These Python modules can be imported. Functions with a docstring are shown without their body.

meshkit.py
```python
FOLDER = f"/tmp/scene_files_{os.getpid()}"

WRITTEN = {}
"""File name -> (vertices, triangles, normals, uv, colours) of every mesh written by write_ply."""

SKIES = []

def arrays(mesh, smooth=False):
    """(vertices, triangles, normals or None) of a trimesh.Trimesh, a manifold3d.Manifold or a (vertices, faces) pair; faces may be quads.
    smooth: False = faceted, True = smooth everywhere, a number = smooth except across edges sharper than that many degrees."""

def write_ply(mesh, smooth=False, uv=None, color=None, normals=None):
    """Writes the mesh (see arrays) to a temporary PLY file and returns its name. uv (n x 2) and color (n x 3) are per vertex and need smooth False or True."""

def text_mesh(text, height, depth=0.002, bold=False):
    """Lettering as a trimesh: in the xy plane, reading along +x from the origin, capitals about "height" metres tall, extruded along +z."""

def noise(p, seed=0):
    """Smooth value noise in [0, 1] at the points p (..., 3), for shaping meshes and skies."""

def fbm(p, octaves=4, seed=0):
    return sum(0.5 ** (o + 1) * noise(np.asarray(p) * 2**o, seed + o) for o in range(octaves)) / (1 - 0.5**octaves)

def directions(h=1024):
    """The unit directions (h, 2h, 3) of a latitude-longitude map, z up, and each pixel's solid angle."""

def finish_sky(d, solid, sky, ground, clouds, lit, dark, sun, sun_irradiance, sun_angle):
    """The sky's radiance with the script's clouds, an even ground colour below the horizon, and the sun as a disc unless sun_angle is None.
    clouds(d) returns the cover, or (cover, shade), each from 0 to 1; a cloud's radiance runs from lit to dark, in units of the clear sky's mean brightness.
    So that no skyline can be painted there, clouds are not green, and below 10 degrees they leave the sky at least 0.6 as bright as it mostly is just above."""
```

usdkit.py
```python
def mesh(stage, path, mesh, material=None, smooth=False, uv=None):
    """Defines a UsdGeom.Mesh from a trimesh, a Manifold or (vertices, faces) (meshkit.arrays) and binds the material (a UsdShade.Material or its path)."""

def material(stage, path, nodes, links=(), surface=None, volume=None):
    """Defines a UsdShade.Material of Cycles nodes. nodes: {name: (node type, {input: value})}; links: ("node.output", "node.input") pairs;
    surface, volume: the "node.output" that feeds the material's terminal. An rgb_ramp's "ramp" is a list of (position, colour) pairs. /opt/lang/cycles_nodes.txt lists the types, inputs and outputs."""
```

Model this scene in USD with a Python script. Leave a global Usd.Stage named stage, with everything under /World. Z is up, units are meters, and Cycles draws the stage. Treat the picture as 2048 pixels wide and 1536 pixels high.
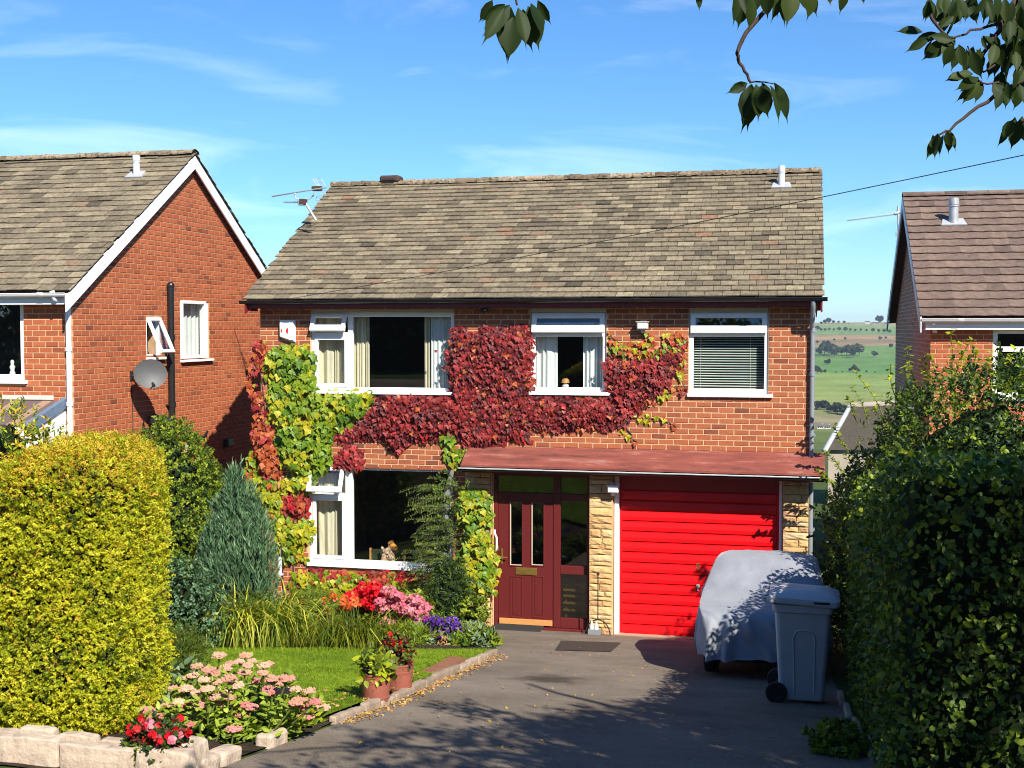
import math, numpy as np, trimesh, shapely, usdkit, meshkit
from pxr import Usd, UsdGeom, UsdLux, UsdShade, Sdf, Gf, Vt
from shapely.geometry import Polygon, Point, box as sbox
from shapely.ops import unary_union

stage = Usd.Stage.CreateInMemory()
UsdGeom.SetStageUpAxis(stage, 'Z')
UsdGeom.Xform.Define(stage, '/World'); UsdGeom.Scope.Define(stage, '/World/Looks')
RNG = np.random.default_rng(7)

# ------------------------------------------------------------------ camera, sky, sun, exposure
FPX = 2460.0                                   # focal length in pixels of the 2048 px wide photograph
YAW, PITCH = math.atan(583 / FPX), math.atan(111 / FPX)
EYE = np.array([8.65, -18.65, 4.6])            # standing on the higher ground across the road
RT = np.array([math.cos(YAW), math.sin(YAW), 0.0]); F0 = np.array([-math.sin(YAW), math.cos(YAW), 0.0])
FWD = F0 * math.cos(PITCH) - np.array([0, 0, math.sin(PITCH)]); UPV = F0 * math.sin(PITCH) + np.array([0, 0, math.cos(PITCH)])
cam = UsdGeom.Camera.Define(stage, '/World/camera')
cam.CreateHorizontalApertureAttr(36.0); cam.CreateVerticalApertureAttr(27.0)
cam.CreateFocalLengthAttr(36.0 * FPX / 2048); cam.CreateClippingRangeAttr(Gf.Vec2f(0.05, 20000)); cam.CreateExposureAttr(0.9)
m4 = np.eye(4); m4[0, :3], m4[1, :3], m4[2, :3], m4[3, :3] = RT, UPV, -FWD, EYE
cam.AddTransformOp().Set(Gf.Matrix4d(m4.tolist()))
SUN = np.array([0.83, -1.0, 1.05]); SUN = SUN / np.linalg.norm(SUN)     # towards the sun
EL, ROT = math.asin(SUN[2]), math.atan2(SUN[0], SUN[1])
sky_mat = usdkit.material(stage, '/World/Looks/sky_look', {
    'sky': ('sky_texture', {'sky_type': 'single_scattering', 'sun_disc': False, 'sun_elevation': EL, 'sun_rotation': ROT, 'altitude': 150.0, 'air_density': 1.0, 'aerosol_density': 0.05, 'ozone_density': 4.0}),
    'sat': ('hsv', {'hue': 0.5, 'saturation': 1.1, 'value': 1.0, 'fac': 1.0}),
    'tint': ('mix', {'mix_type': 'multiply', 'fac': 1.0, 'color2': (0.80, 1.14, 1.42)}), 'geo': ('texture_coordinate', {}),
    'map': ('mapping', {'mapping_type': 'point', 'scale': (2.2, 2.2, 11.0), 'rotation': (0.10, 0.05, 0.9)}),
    'n1': ('noise_texture', {'scale': 1.9, 'detail': 7.0, 'roughness': 0.58, 'distortion': 0.7}),
    'r1': ('map_range', {'from_min': 0.50, 'from_max': 0.85, 'to_min': 0.0, 'to_max': 0.40, 'clamp': True}),
    'cl': ('hsv', {'hue': 0.5, 'saturation': 0.35, 'value': 1.55, 'fac': 1.0}),
    'mx': ('mix', {'mix_type': 'mix'}),
    'bg': ('background_shader', {'strength': 0.062})},
    [('sky.color', 'sat.color'), ('sat.color', 'tint.color1'), ('geo.generated', 'map.vector'), ('map.vector', 'n1.vector'), ('n1.fac', 'r1.value'), ('tint.color', 'cl.color'),
     ('tint.color', 'mx.color1'), ('cl.color', 'mx.color2'), ('r1.result', 'mx.fac'), ('mx.color', 'bg.color')], surface='bg.background')
dome = UsdLux.DomeLight.Define(stage, '/World/sky'); dome.CreateIntensityAttr(1.0)
UsdShade.MaterialBindingAPI.Apply(dome.GetPrim()).Bind(sky_mat)
dome.GetPrim().SetCustomDataByKey('kind', 'structure')
sun = UsdLux.DistantLight.Define(stage, '/World/sun')
sun.CreateIntensityAttr(1.25); sun.CreateAngleAttr(0.5); sun.CreateColorAttr(Gf.Vec3f(1.0, 0.93, 0.82)); sun.GetPrim().CreateAttribute('inputs:normalize', Sdf.ValueTypeNames.Bool).Set(True)
zz = SUN; xx = np.cross([0, 0, 1.0], zz); xx /= np.linalg.norm(xx); yy = np.cross(zz, xx)
ms = np.eye(4); ms[0, :3], ms[1, :3], ms[2, :3] = xx, yy, zz
sun.AddTransformOp().Set(Gf.Matrix4d(ms.tolist()))

# ------------------------------------------------------------------ survey of the photograph: a measured point of it carried onto a plane of the place
def ray(u, v): return RT * (u - 1024) / FPX + UPV * (768 - v) / FPX + FWD
def on_y(u, v, y=0.0): d = ray(u, v); return EYE + d * (y - EYE[1]) / d[1]
def on_x(u, v, x): d = ray(u, v); return EYE + d * (x - EYE[0]) / d[0]
def at_z(u, v, z): return EYE + ray(u, v) * z
GY = np.array([-60.0, -19.0, -18.4, -1.5, -0.6, 0.0, 9.0, 40.0]); GZ = np.array([3.2, 3.085, 2.986, 0.1975, 0.0, -0.13, -0.13, -2.6])
def gz(y): return np.interp(y, GY, GZ)
def on_ground(u, v, up=0.0):
    d = ray(u, v); t = np.linspace(4, 40, 6000); p = EYE + d * t[:, None]
    k = np.argmax(p[:, 2] < gz(p[:, 1]) + up); return p[k]
def project(p):
    q = np.asarray(p, float) - EYE; z = q @ FWD; return 1024 + FPX * (q @ RT) / z, 768 - FPX * (q @ UPV) / z, z

# ------------------------------------------------------------------ prims
ORIGIN, COUNT = {}, {}
def numbered(parent, name):
    k = (parent, name); n = COUNT.get(k, -1) + 1; COUNT[k] = n
    return f'{parent}/{name}' if n == 0 else f'{parent}/{name}_{n:03d}'
def tag(path, label=None, cat=None, group=None, kind=None):
    p = stage.GetPrimAtPath(path)
    for k, v in (('label', label), ('category', cat), ('group', group), ('kind', kind)):
        if v: p.SetCustomDataByKey(k, v)
def thing(name, label, cat, loc=(0, 0, 0), group=None):
    path = numbered('/World', name); x = UsdGeom.Xform.Define(stage, path)
    x.AddTranslateOp().Set(Gf.Vec3d(*map(float, loc))); ORIGIN[path] = np.asarray(loc, float)
    tag(path, label, cat, group); return path
def origin(path):
    while path not in ORIGIN and path != '/World': path = path.rsplit('/', 1)[0]
    return ORIGIN.get(path, np.zeros(3))
def obj(parent, name, mesh, mat, smooth=False, tone=None, label=None, cat=None, group=None, kind=None):
    """ONE mesh given in world coordinates, under its thing or part."""
    if isinstance(mesh, MB): mesh, t2 = (mesh.v(), mesh.f()), mesh.tone(); tone = t2 if tone is None else tone
    v, f = (np.asarray(mesh.vertices), np.asarray(mesh.faces)) if hasattr(mesh, 'vertices') else mesh
    path = numbered(parent, name); v = np.asarray(v, float) - origin(parent)
    m = usdkit.mesh(stage, path, (v, f), MATS[mat], smooth=smooth)
    if tone is not None and smooth is False:
        UsdGeom.PrimvarsAPI(m).CreatePrimvar('tone', Sdf.ValueTypeNames.FloatArray, 'vertex').Set(Vt.FloatArray.FromNumpy(np.broadcast_to(np.asarray(tone, np.float32), (len(v),)).copy()))
    tag(path, label, cat, group, kind); return path
def struct(name, mesh, mat, smooth=False, kind='structure', tone=None): return obj('/World', name, mesh, mat, smooth, tone, kind=kind)
def copy(src, name, loc, rotz=0, scale=1.0, label=None, cat=None, group=None):
    path = numbered('/World', name); x = UsdGeom.Xform.Define(stage, path)
    x.GetPrim().GetReferences().AddInternalReference(src); x.ClearXformOpOrder()
    x.AddTranslateOp(opSuffix='here').Set(Gf.Vec3d(*map(float, loc))); x.AddRotateZOp().Set(float(rotz)); x.AddScaleOp().Set(Gf.Vec3f(*np.broadcast_to(scale, 3).astype(float).tolist()))
    x.GetPrim().SetInstanceable(True); tag(path, label, cat, group); return path

class MB:
    """Collects shapes into one mesh (with a tone per vertex)."""
    def __init__(s): s.V, s.Fc, s.T, s.n = [], [], [], 0
    def add(s, v, f, tone=0.5):
        v = np.asarray(v, float); f = np.asarray(f, int)
        if f.shape[1] == 4: f = np.vstack([f[:, [0, 1, 2]], f[:, [0, 2, 3]]])
        s.V.append(v); s.Fc.append(f + s.n); s.T.append(np.broadcast_to(np.asarray(tone, np.float32), (len(v),))); s.n += len(v); return s
    def tm(s, m, tone=0.5): return s.add(m.vertices, m.faces, tone)
    def box(s, x0, y0, z0, x1, y1, z1, tone=0.5):
        (x0, x1), (y0, y1), (z0, z1) = sorted((x0, x1)), sorted((y0, y1)), sorted((z0, z1))
        v = [(x, y, z) for z in (z0, z1) for y in (y0, y1) for x in (x0, x1)]
        return s.add(v, [(0, 2, 3, 1), (4, 5, 7, 6), (0, 1, 5, 4), (2, 6, 7, 3), (0, 4, 6, 2), (1, 3, 7, 5)], tone)
    def rbox(s, x0, y0, z0, x1, y1, z1, r=0.006, tone=0.5):
        """box with chamfered edges"""
        lo, hi = np.minimum((x0, y0, z0), (x1, y1, z1)), np.maximum((x0, y0, z0), (x1, y1, z1)); r = min(r, (hi - lo).min() * 0.45)
        P = []
        for k in range(3):
            a, b = lo + r, hi - r; a[k], b[k] = lo[k], hi[k]
            P += [(x, y, z) for x in (a[0], b[0]) for y in (a[1], b[1]) for z in (a[2], b[2])]
        return s.tm(trimesh.convex.convex_hull(np.array(P)), tone)
    def tube(s, pts, r, sides=8, cap=True, tone=0.5):
        p = np.asarray(pts, float); r = np.broadcast_to(r, (len(p),)).astype(float)
        t = np.gradient(p, axis=0) if len(p) > 2 else np.repeat(p[1:] - p[:1], 2, 0)
        t /= np.linalg.norm(t, axis=1, keepdims=True) + 1e-12
        ref = np.array([0, 0, 1.0]) if abs(t[0, 2]) < 0.9 else np.array([1.0, 0, 0]); a = np.zeros_like(p); q = np.cross(t[0], ref)
        for k in range(len(p)):
            q = q - t[k] * (q @ t[k]); q = q / (np.linalg.norm(q) + 1e-12); a[k] = q
        b = np.cross(t, a)
        an = np.arange(sides) * 2 * np.pi / sides
        v = p[:, None] + r[:, None, None] * (np.cos(an)[None, :, None] * a[:, None] + np.sin(an)[None, :, None] * b[:, None])
        i, j = np.meshgrid(np.arange(len(p) - 1), np.arange(sides), indexing='ij'); k = (j + 1) % sides
        f = np.stack([i * sides + j, i * sides + k, (i + 1) * sides + k, (i + 1) * sides + j], -1).reshape(-1, 4)[:, ::-1]
        f = np.vstack([f[:, [0, 1, 2]], f[:, [0, 2, 3]]]); v = v.reshape(-1, 3)
        if cap:
            n = len(v); v = np.vstack([v, p[0], p[-1]]); L = (len(p) - 1) * sides
            f = np.vstack([f] + [[(n, (q + 0) % sides, (q + 1) % sides), (n + 1, L + (q + 1) % sides, L + q)] for q in range(sides)])
        return s.add(v, f, tone)
    def lathe(s, prof, c=(0, 0, 0), n=24, tone=0.5):
        pr = np.asarray(prof, float); an = np.arange(n) * 2 * np.pi / n
        v = np.stack([pr[:, None, 0] * np.cos(an), pr[:, None, 0] * np.sin(an), np.repeat(pr[:, 1:2], n, 1)], -1).reshape(-1, 3) + c
        i, j = np.meshgrid(np.arange(len(pr) - 1), np.arange(n), indexing='ij'); k = (j + 1) % n
        return s.add(v, np.stack([i * n + j, i * n + k, (i + 1) * n + k, (i + 1) * n + j], -1).reshape(-1, 4), tone)
    def sheet(s, P, tone=0.5):
        """grid (n,m,3) of points as a surface"""
        n, m = P.shape[:2]; i, j = np.meshgrid(np.arange(n - 1), np.arange(m - 1), indexing='ij')
        return s.add(P.reshape(-1, 3), np.stack([i * m + j, i * m + j + 1, (i + 1) * m + j + 1, (i + 1) * m + j], -1).reshape(-1, 4), tone)
    def poly(s, poly, y0, y1, to=None, tone=0.5):
        """a shapely polygon in (s, z) pulled from depth y0 to y1; to(s, d, z) carries it to its wall"""
        for g in getattr(poly, 'geoms', [poly]):
            if g.is_empty or g.area < 1e-7: continue
            m = trimesh.creation.extrude_polygon(g, y1 - y0, engine='earcut'); q = m.vertices
            v = np.stack([q[:, 0], y0 + q[:, 2], q[:, 1]], 1); f = m.faces[:, ::-1]
            if to is not None: v = to(v)
            s.add(v, f, tone)
        return s
    def v(s): return np.vstack(s.V)
    def f(s): return np.vstack(s.Fc)
    def tone(s): return np.concatenate(s.T)

def instancer(parent, name, protos, pos, rots, scales, ids, label=None, cat=None, group=None, kind='stuff'):
    """Many small copies as one part. protos: (mesh, material) pairs; rots: (n,3,3)."""
    path = numbered(parent, name); pi = UsdGeom.PointInstancer.Define(stage, path); targets = []
    for k, (me, mat) in enumerate(protos):
        pp = f'{path}/kind_{k}'; usdkit.mesh(stage, pp, me, MATS[mat]); targets.append(pp)
    pi.CreatePrototypesRel().SetTargets(targets)
    pi.CreatePositionsAttr(Vt.Vec3fArray.FromNumpy((np.asarray(pos) - origin(parent)).astype(np.float32)))
    from scipy.spatial.transform import Rotation
    q = Rotation.from_matrix(np.asarray(rots)).as_quat()
    pi.CreateOrientationsAttr(Vt.QuathArray([Gf.Quath(float(a[3]), float(a[0]), float(a[1]), float(a[2])) for a in q]))
    sc = np.asarray(scales, np.float32); sc = np.repeat(sc[:, None], 3, 1) if sc.ndim == 1 else sc
    pi.CreateScalesAttr(Vt.Vec3fArray.FromNumpy(sc.astype(np.float32))); pi.CreateProtoIndicesAttr(Vt.IntArray.FromNumpy(np.asarray(ids, np.int32)))
    tag(path, label, cat, group, kind); return path
def frame_from(d, up, spin=None):
    """Rotation matrices whose x axis is d (n,3) and whose z axis leans to up (n,3)."""
    x = d / (np.linalg.norm(d, axis=1, keepdims=True) + 1e-9); z = up - (up * x).sum(1, keepdims=True) * x
    z /= np.linalg.norm(z, axis=1, keepdims=True) + 1e-9; y = np.cross(z, x); return np.stack([x, y, z], 2)
def rand_dirs(n, rng=RNG): d = rng.normal(size=(n, 3)); return d / np.linalg.norm(d, axis=1, keepdims=True)

# ------------------------------------------------------------------ materials
MATS = {}
def mat(name, nodes, links, surface='p.BSDF'): MATS[name] = usdkit.material(stage, f'/World/Looks/{name}', nodes, links, surface=surface); return name
def plain(name, c, rough=0.6, spec=0.4, noise=0.12, scale=6.0, bump=0.0, bscale=60.0, coat=0.0, metal=0.0, dist=0.004):
    """one colour with slight wear: two octaves of world-position noise in the value, fine bump"""
    c = np.array(c, float)
    n = {'g': ('geometry', {}), 'n': ('noise_texture', {'scale': scale, 'detail': 6.0, 'roughness': 0.65}),
         'r': ('rgb_ramp', {'ramp': [(0.25, tuple(c * (1 - noise))), (0.5, tuple(c)), (0.75, tuple(np.minimum(c * (1 + noise), 0.95)))]}),
         'p': ('principled_bsdf', {'roughness': rough, 'specular_ior_level': spec, 'coat_weight': coat, 'metallic': metal})}
    l = [('g.position', 'n.vector'), ('n.fac', 'r.fac'), ('r.color', 'p.base_color')]
    if bump:
        n['bn'] = ('noise_texture', {'scale': bscale, 'detail': 4.0}); n['b'] = ('bump', {'strength': bump, 'distance': dist})
        l += [('g.position', 'bn.vector'), ('bn.fac', 'b.height'), ('b.normal', 'p.normal')]
    return mat(name, n, l)
def toned(name, ramp, rough=0.85, mott=0.25, mscale=22.0, bump=0.35, bscale=90.0, spots=None, spec=0.25, dist=0.004):
    """colour by the piece's own tone, mottled, with optional pale spots of lichen: (scale, threshold, colour)"""
    n = {'a': ('attribute', {'attribute': 'tone'}), 'r': ('rgb_ramp', {'ramp': ramp}), 'g': ('geometry', {}),
         'n': ('noise_texture', {'scale': mscale, 'detail': 6.0, 'roughness': 0.7}), 'm': ('map_range', {'from_min': 0.25, 'from_max': 0.75, 'to_min': 1 - mott, 'to_max': 1 + mott}),
         'x': ('mix', {'mix_type': 'multiply', 'fac': 1.0}), 'bn': ('noise_texture', {'scale': bscale, 'detail': 5.0, 'roughness': 0.6}), 'b': ('bump', {'strength': bump, 'distance': dist}),
         'p': ('principled_bsdf', {'roughness': rough, 'specular_ior_level': spec})}
    l = [('a.fac', 'r.fac'), ('g.position', 'n.vector'), ('n.fac', 'm.value'), ('r.color', 'x.color1'), ('m.result', 'x.color2'), ('g.position', 'bn.vector'), ('bn.fac', 'b.height'), ('b.normal', 'p.normal')]
    last = 'x.color'
    for k, (sc, th, col, det) in enumerate(spots or []):
        n[f's{k}'] = ('noise_texture', {'scale': sc, 'detail': det, 'roughness': 0.7}); n[f't{k}'] = ('map_range', {'from_min': th, 'from_max': th + 0.05, 'to_min': 0.0, 'to_max': 0.85, 'clamp': True})
        n[f'c{k}'] = ('mix', {'mix_type': 'mix', 'color2': col}); n[f'o{k}'] = ('vector_math', {'math_type': 'add', 'vector2': (3.7 * k, 9.1, 4.4 * k)})
        l += [('g.position', f'o{k}.vector1'), (f'o{k}.vector', f's{k}.vector'), (f's{k}.fac', f't{k}.value'), (last, f'c{k}.color1'), (f't{k}.result', f'c{k}.fac')]; last = f'c{k}.color'
    return mat(name, n, l + [(last, 'p.base_color')])
def leafy(name, c1, c2, c3=None, trans=0.32, rough=0.45, scale=5.0, spec=0.35):
    """leaf: colour drifts in space and from leaf to leaf, light passes through"""
    c3 = c3 or tuple(np.array(c2) * 1.25)
    n = {'g': ('geometry', {}), 'o': ('object_info', {}), 'n': ('noise_texture', {'scale': scale, 'detail': 3.0}), 'w': ('white_noise_texture', {'dimensions': '3D'}),
         'ad': ('math', {'math_type': 'multiply_add', 'value2': 0.45}), 'm2': ('math', {'math_type': 'multiply_add', 'value2': 0.9, 'value3': -0.28}),
         'r': ('rgb_ramp', {'ramp': [(0.15, c1), (0.5, c2), (0.9, c3)]}), 'p': ('principled_bsdf', {'roughness': rough, 'specular_ior_level': spec}),
         't': ('translucent_bsdf', {}), 'mx': ('mix_closure', {'fac': trans}), 'tc': ('mix', {'mix_type': 'multiply', 'fac': 1.0, 'color2': (1.15, 1.2, 0.55)})}
    l = [('g.position', 'n.vector'), ('n.fac', 'm2.value1'), ('o.random', 'ad.value1'), ('m2.value', 'ad.value3'), ('ad.value', 'r.fac'), ('r.color', 'p.base_color'), ('r.color', 'tc.color1'), ('tc.color', 't.color'),
         ('p.BSDF', 'mx.closure1'), ('t.BSDF', 'mx.closure2')]
    del n['w']
    return mat(name, n, l, surface='mx.closure')

toned('brick_red', [(0.0, (0.13, 0.045, 0.030)), (0.15, (0.22, 0.066, 0.036)), (0.5, (0.32, 0.096, 0.043)), (0.8, (0.37, 0.120, 0.054)), (1.0, (0.41, 0.155, 0.075))], mott=0.22, mscale=30)
toned('brick_orange', [(0.0, (0.17, 0.050, 0.028)), (0.15, (0.27, 0.075, 0.033)), (0.5, (0.36, 0.098, 0.040)), (0.8, (0.40, 0.118, 0.050)), (1.0, (0.43, 0.14, 0.062))], mott=0.2, mscale=30)
plain('mortar_brown', (0.48, 0.30, 0.17), 0.95, 0.1, 0.18, 9, 0.3, 120)
plain('mortar', (0.58, 0.39, 0.22), 0.95, 0.1, 0.18, 9, 0.3, 120)
toned('roof_tile', [(0.0, (0.075, 0.064, 0.048)), (0.3, (0.130, 0.107, 0.075)), (0.6, (0.190, 0.158, 0.108)), (0.85, (0.265, 0.222, 0.148)), (0.93, (0.20, 0.14, 0.095)), (1.0, (0.24, 0.135, 0.085))], rough=0.95, mott=0.5, mscale=16, bump=0.8, bscale=60,
      spots=[(23.0, 0.70, (0.42, 0.40, 0.34), 4.0), (8.0, 0.66, (0.06, 0.055, 0.038), 6.0)], spec=0.1, dist=0.008)
toned('roof_tile_brown', [(0.0, (0.10, 0.072, 0.060)), (0.5, (0.150, 0.105, 0.085)), (1.0, (0.19, 0.135, 0.105))], rough=0.9, mott=0.35, mscale=9, bump=0.5, bscale=60, spots=[(13.0, 0.68, (0.30, 0.25, 0.19), 5.0)], spec=0.15)
toned('ridge_tile', [(0.0, (0.13, 0.085, 0.055)), (0.5, (0.24, 0.19, 0.125)), (1.0, (0.34, 0.26, 0.18))], rough=0.95, mott=0.5, mscale=25, bump=1.0, bscale=40, spots=[(17.0, 0.53, (0.050, 0.042, 0.028), 6.0), (12.0, 0.62, (0.5, 0.46, 0.38), 6.0)], spec=0.1, dist=0.015)
toned('stone_yellow', [(0.0, (0.42, 0.24, 0.13)), (0.25, (0.50, 0.31, 0.13)), (0.6, (0.55, 0.37, 0.16)), (1.0, (0.56, 0.42, 0.24))], rough=0.9, mott=0.25, mscale=12, bump=0.9, bscale=26, spots=[(9.0, 0.68, (0.34, 0.18, 0.11), 4.0)], dist=0.012)
toned('stone_pale', [(0.0, (0.24, 0.185, 0.135)), (0.5, (0.38, 0.30, 0.225)), (1.0, (0.50, 0.40, 0.31))], rough=0.92, mott=0.3, mscale=9, bump=0.9, bscale=24, spots=[(6.0, 0.64, (0.20, 0.18, 0.14), 5.0)], dist=0.012)
plain('white_plastic', (0.80, 0.80, 0.79), 0.35, 0.5, 0.03, 3)
plain('cream_paint', (0.52, 0.50, 0.36), 0.6, 0.3, 0.06)
plain('maroon_paint', (0.150, 0.014, 0.018), 0.35, 0.5, 0.12, 5)
plain('maroon_door', (0.105, 0.013, 0.013), 0.4, 0.4, 0.10, 30, 0.08, 90)
plain('red_paint', (0.70, 0.002, 0.006), 0.45, 0.35, 0.16, 3)
plain('dark_red_paint', (0.30, 0.004, 0.008), 0.4, 0.4, 0.06, 4)
plain('black_plastic', (0.014, 0.014, 0.015), 0.32, 0.5, 0.25, 9)
plain('grey_plastic', (0.19, 0.21, 0.23), 0.5, 0.4, 0.10, 7)
plain('bin_grey', (0.44, 0.44, 0.44), 0.48, 0.4, 0.08, 5, 0.15, 220)
plain('grey_metal', (0.40, 0.41, 0.42), 0.45, 0.4, 0.2, 12, metal=0.4)
plain('dish_grey', (0.085, 0.088, 0.090), 0.55, 0.4, 0.12, 9)
plain('lead', (0.33, 0.34, 0.36), 0.7, 0.3, 0.2, 14)
plain('blue_lead', (0.12, 0.17, 0.24), 0.6, 0.3, 0.2, 14)
plain('brass', (0.55, 0.38, 0.10), 0.3, 0.5, 0.15, 20, metal=0.85)
plain('iron', (0.018, 0.017, 0.016), 0.55, 0.4, 0.3, 30)
plain('clear_plastic', (0.55, 0.58, 0.58), 0.2, 0.5, 0.1, 20)
plain('orange_wood', (0.50, 0.24, 0.08), 0.5, 0.3, 0.15, 20)
plain('dark_wood', (0.10, 0.055, 0.03), 0.6, 0.3, 0.2, 20)
plain('curtain_cream', (0.62, 0.56, 0.42), 0.9, 0.1, 0.05, 8)
plain('net_white', (0.66, 0.68, 0.68), 0.9, 0.1, 0.04, 8)
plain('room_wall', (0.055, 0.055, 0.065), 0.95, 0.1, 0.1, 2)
plain('room_green', (0.035, 0.05, 0.035), 0.9, 0.1, 0.1, 2)
plain('blind_slat', (0.66, 0.70, 0.66), 0.5, 0.4, 0.03, 5)
plain('toy_fabric', (0.62, 0.42, 0.28), 0.95, 0.1, 0.08, 30)
plain('toy_cap', (0.60, 0.26, 0.06), 0.95, 0.1, 0.08, 30)
plain('canvas_green', (0.035, 0.05, 0.025), 0.9, 0.1, 0.1, 20)
plain('terracotta', (0.26, 0.082, 0.056), 0.6, 0.3, 0.15, 12, 0.2, 60)
plain('soil', (0.050, 0.036, 0.024), 0.98, 0.1, 0.5, 9, 1.0, 40, dist=0.03)
plain('reddish_slab', (0.25, 0.115, 0.06), 0.95, 0.15, 0.3, 9, 0.5, 60)
plain('rubber', (0.012, 0.012, 0.013), 0.7, 0.3, 0.3, 20)
plain('bark', (0.10, 0.070, 0.055), 0.9, 0.2, 0.45, 14, 0.9, 50, dist=0.01)
plain('twig', (0.060, 0.040, 0.035), 0.8, 0.2, 0.3, 40)
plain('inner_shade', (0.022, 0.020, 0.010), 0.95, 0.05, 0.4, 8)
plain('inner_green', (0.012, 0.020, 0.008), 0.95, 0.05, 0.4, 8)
plain('mat_dark', (0.040, 0.036, 0.034), 0.95, 0.1, 0.3, 50, 0.5, 200)
plain('patch_slab', (0.062, 0.048, 0.040), 0.95, 0.1, 0.25, 16, 0.4, 90)
plain('grate', (0.32, 0.24, 0.17), 0.9, 0.2, 0.25, 30)
plain('wire', (0.02, 0.02, 0.022), 0.6, 0.3, 0.1, 30)
plain('render_pale', (0.55, 0.52, 0.46), 0.9, 0.2, 0.15, 2)
plain('far_stone', (0.30, 0.26, 0.21), 0.9, 0.2, 0.15, 1)
plain('far_slate', (0.10, 0.10, 0.11), 0.9, 0.2, 0.15, 1)
plain('steel_pale', (0.40, 0.42, 0.44), 0.5, 0.4, 0.25, 10)
plain('red_ink', (0.55, 0.03, 0.03), 0.5, 0.4, 0.05)
plain('beige_plastic', (0.50, 0.46, 0.38), 0.5, 0.4, 0.1)
# roof felt of the porch: faded red with grey weathering and dark run marks
mat('felt_red', {'g': ('geometry', {}), 'mp': ('mapping', {'scale': (1.0, 5.0, 5.0)}), 'n': ('noise_texture', {'scale': 1.6, 'detail': 7.0, 'roughness': 0.65}),
    'r': ('rgb_ramp', {'ramp': [(0.30, (0.09, 0.038, 0.032)), (0.42, (0.17, 0.050, 0.038)), (0.56, (0.225, 0.064, 0.046)), (0.70, (0.30, 0.17, 0.14)), (0.8, (0.23, 0.078, 0.056))]}),
    'n2': ('noise_texture', {'scale': 55.0, 'detail': 4.0}), 'b': ('bump', {'strength': 0.4, 'distance': 0.006}), 'p': ('principled_bsdf', {'roughness': 0.85, 'specular_ior_level': 0.2})},
    [('g.position', 'mp.vector'), ('mp.vector', 'n.vector'), ('n.fac', 'r.fac'), ('r.color', 'p.base_color'), ('g.position', 'n2.vector'), ('n2.fac', 'b.height'), ('b.normal', 'p.normal')])
# window glass: clear with a fresnel reflection
def glassy(name, tint, rough=0.0, k=0.9, base=0.095):
    mat(name, {'lw': ('layer_weight', {'blend': 0.5}), 'p5': ('math', {'math_type': 'power', 'value2': 5.0}), 'ma': ('math', {'math_type': 'multiply_add', 'value2': k, 'value3': base}), 't': ('transparent_bsdf', {'color': tint}), 'gl': ('glossy_bsdf', {'roughness': rough, 'color': (1, 1, 1)}), 'mx': ('mix_closure', {})},
        [('lw.facing', 'p5.value1'), ('p5.value', 'ma.value1'), ('ma.value', 'mx.fac'), ('t.BSDF', 'mx.closure1'), ('gl.BSDF', 'mx.closure2')], surface='mx.closure')
glassy('glass', (0.88, 0.92, 0.90)); glassy('glass_dark', (0.30, 0.36, 0.30), 0.03)
STAIN = on_ground(1100, 1360)
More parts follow.
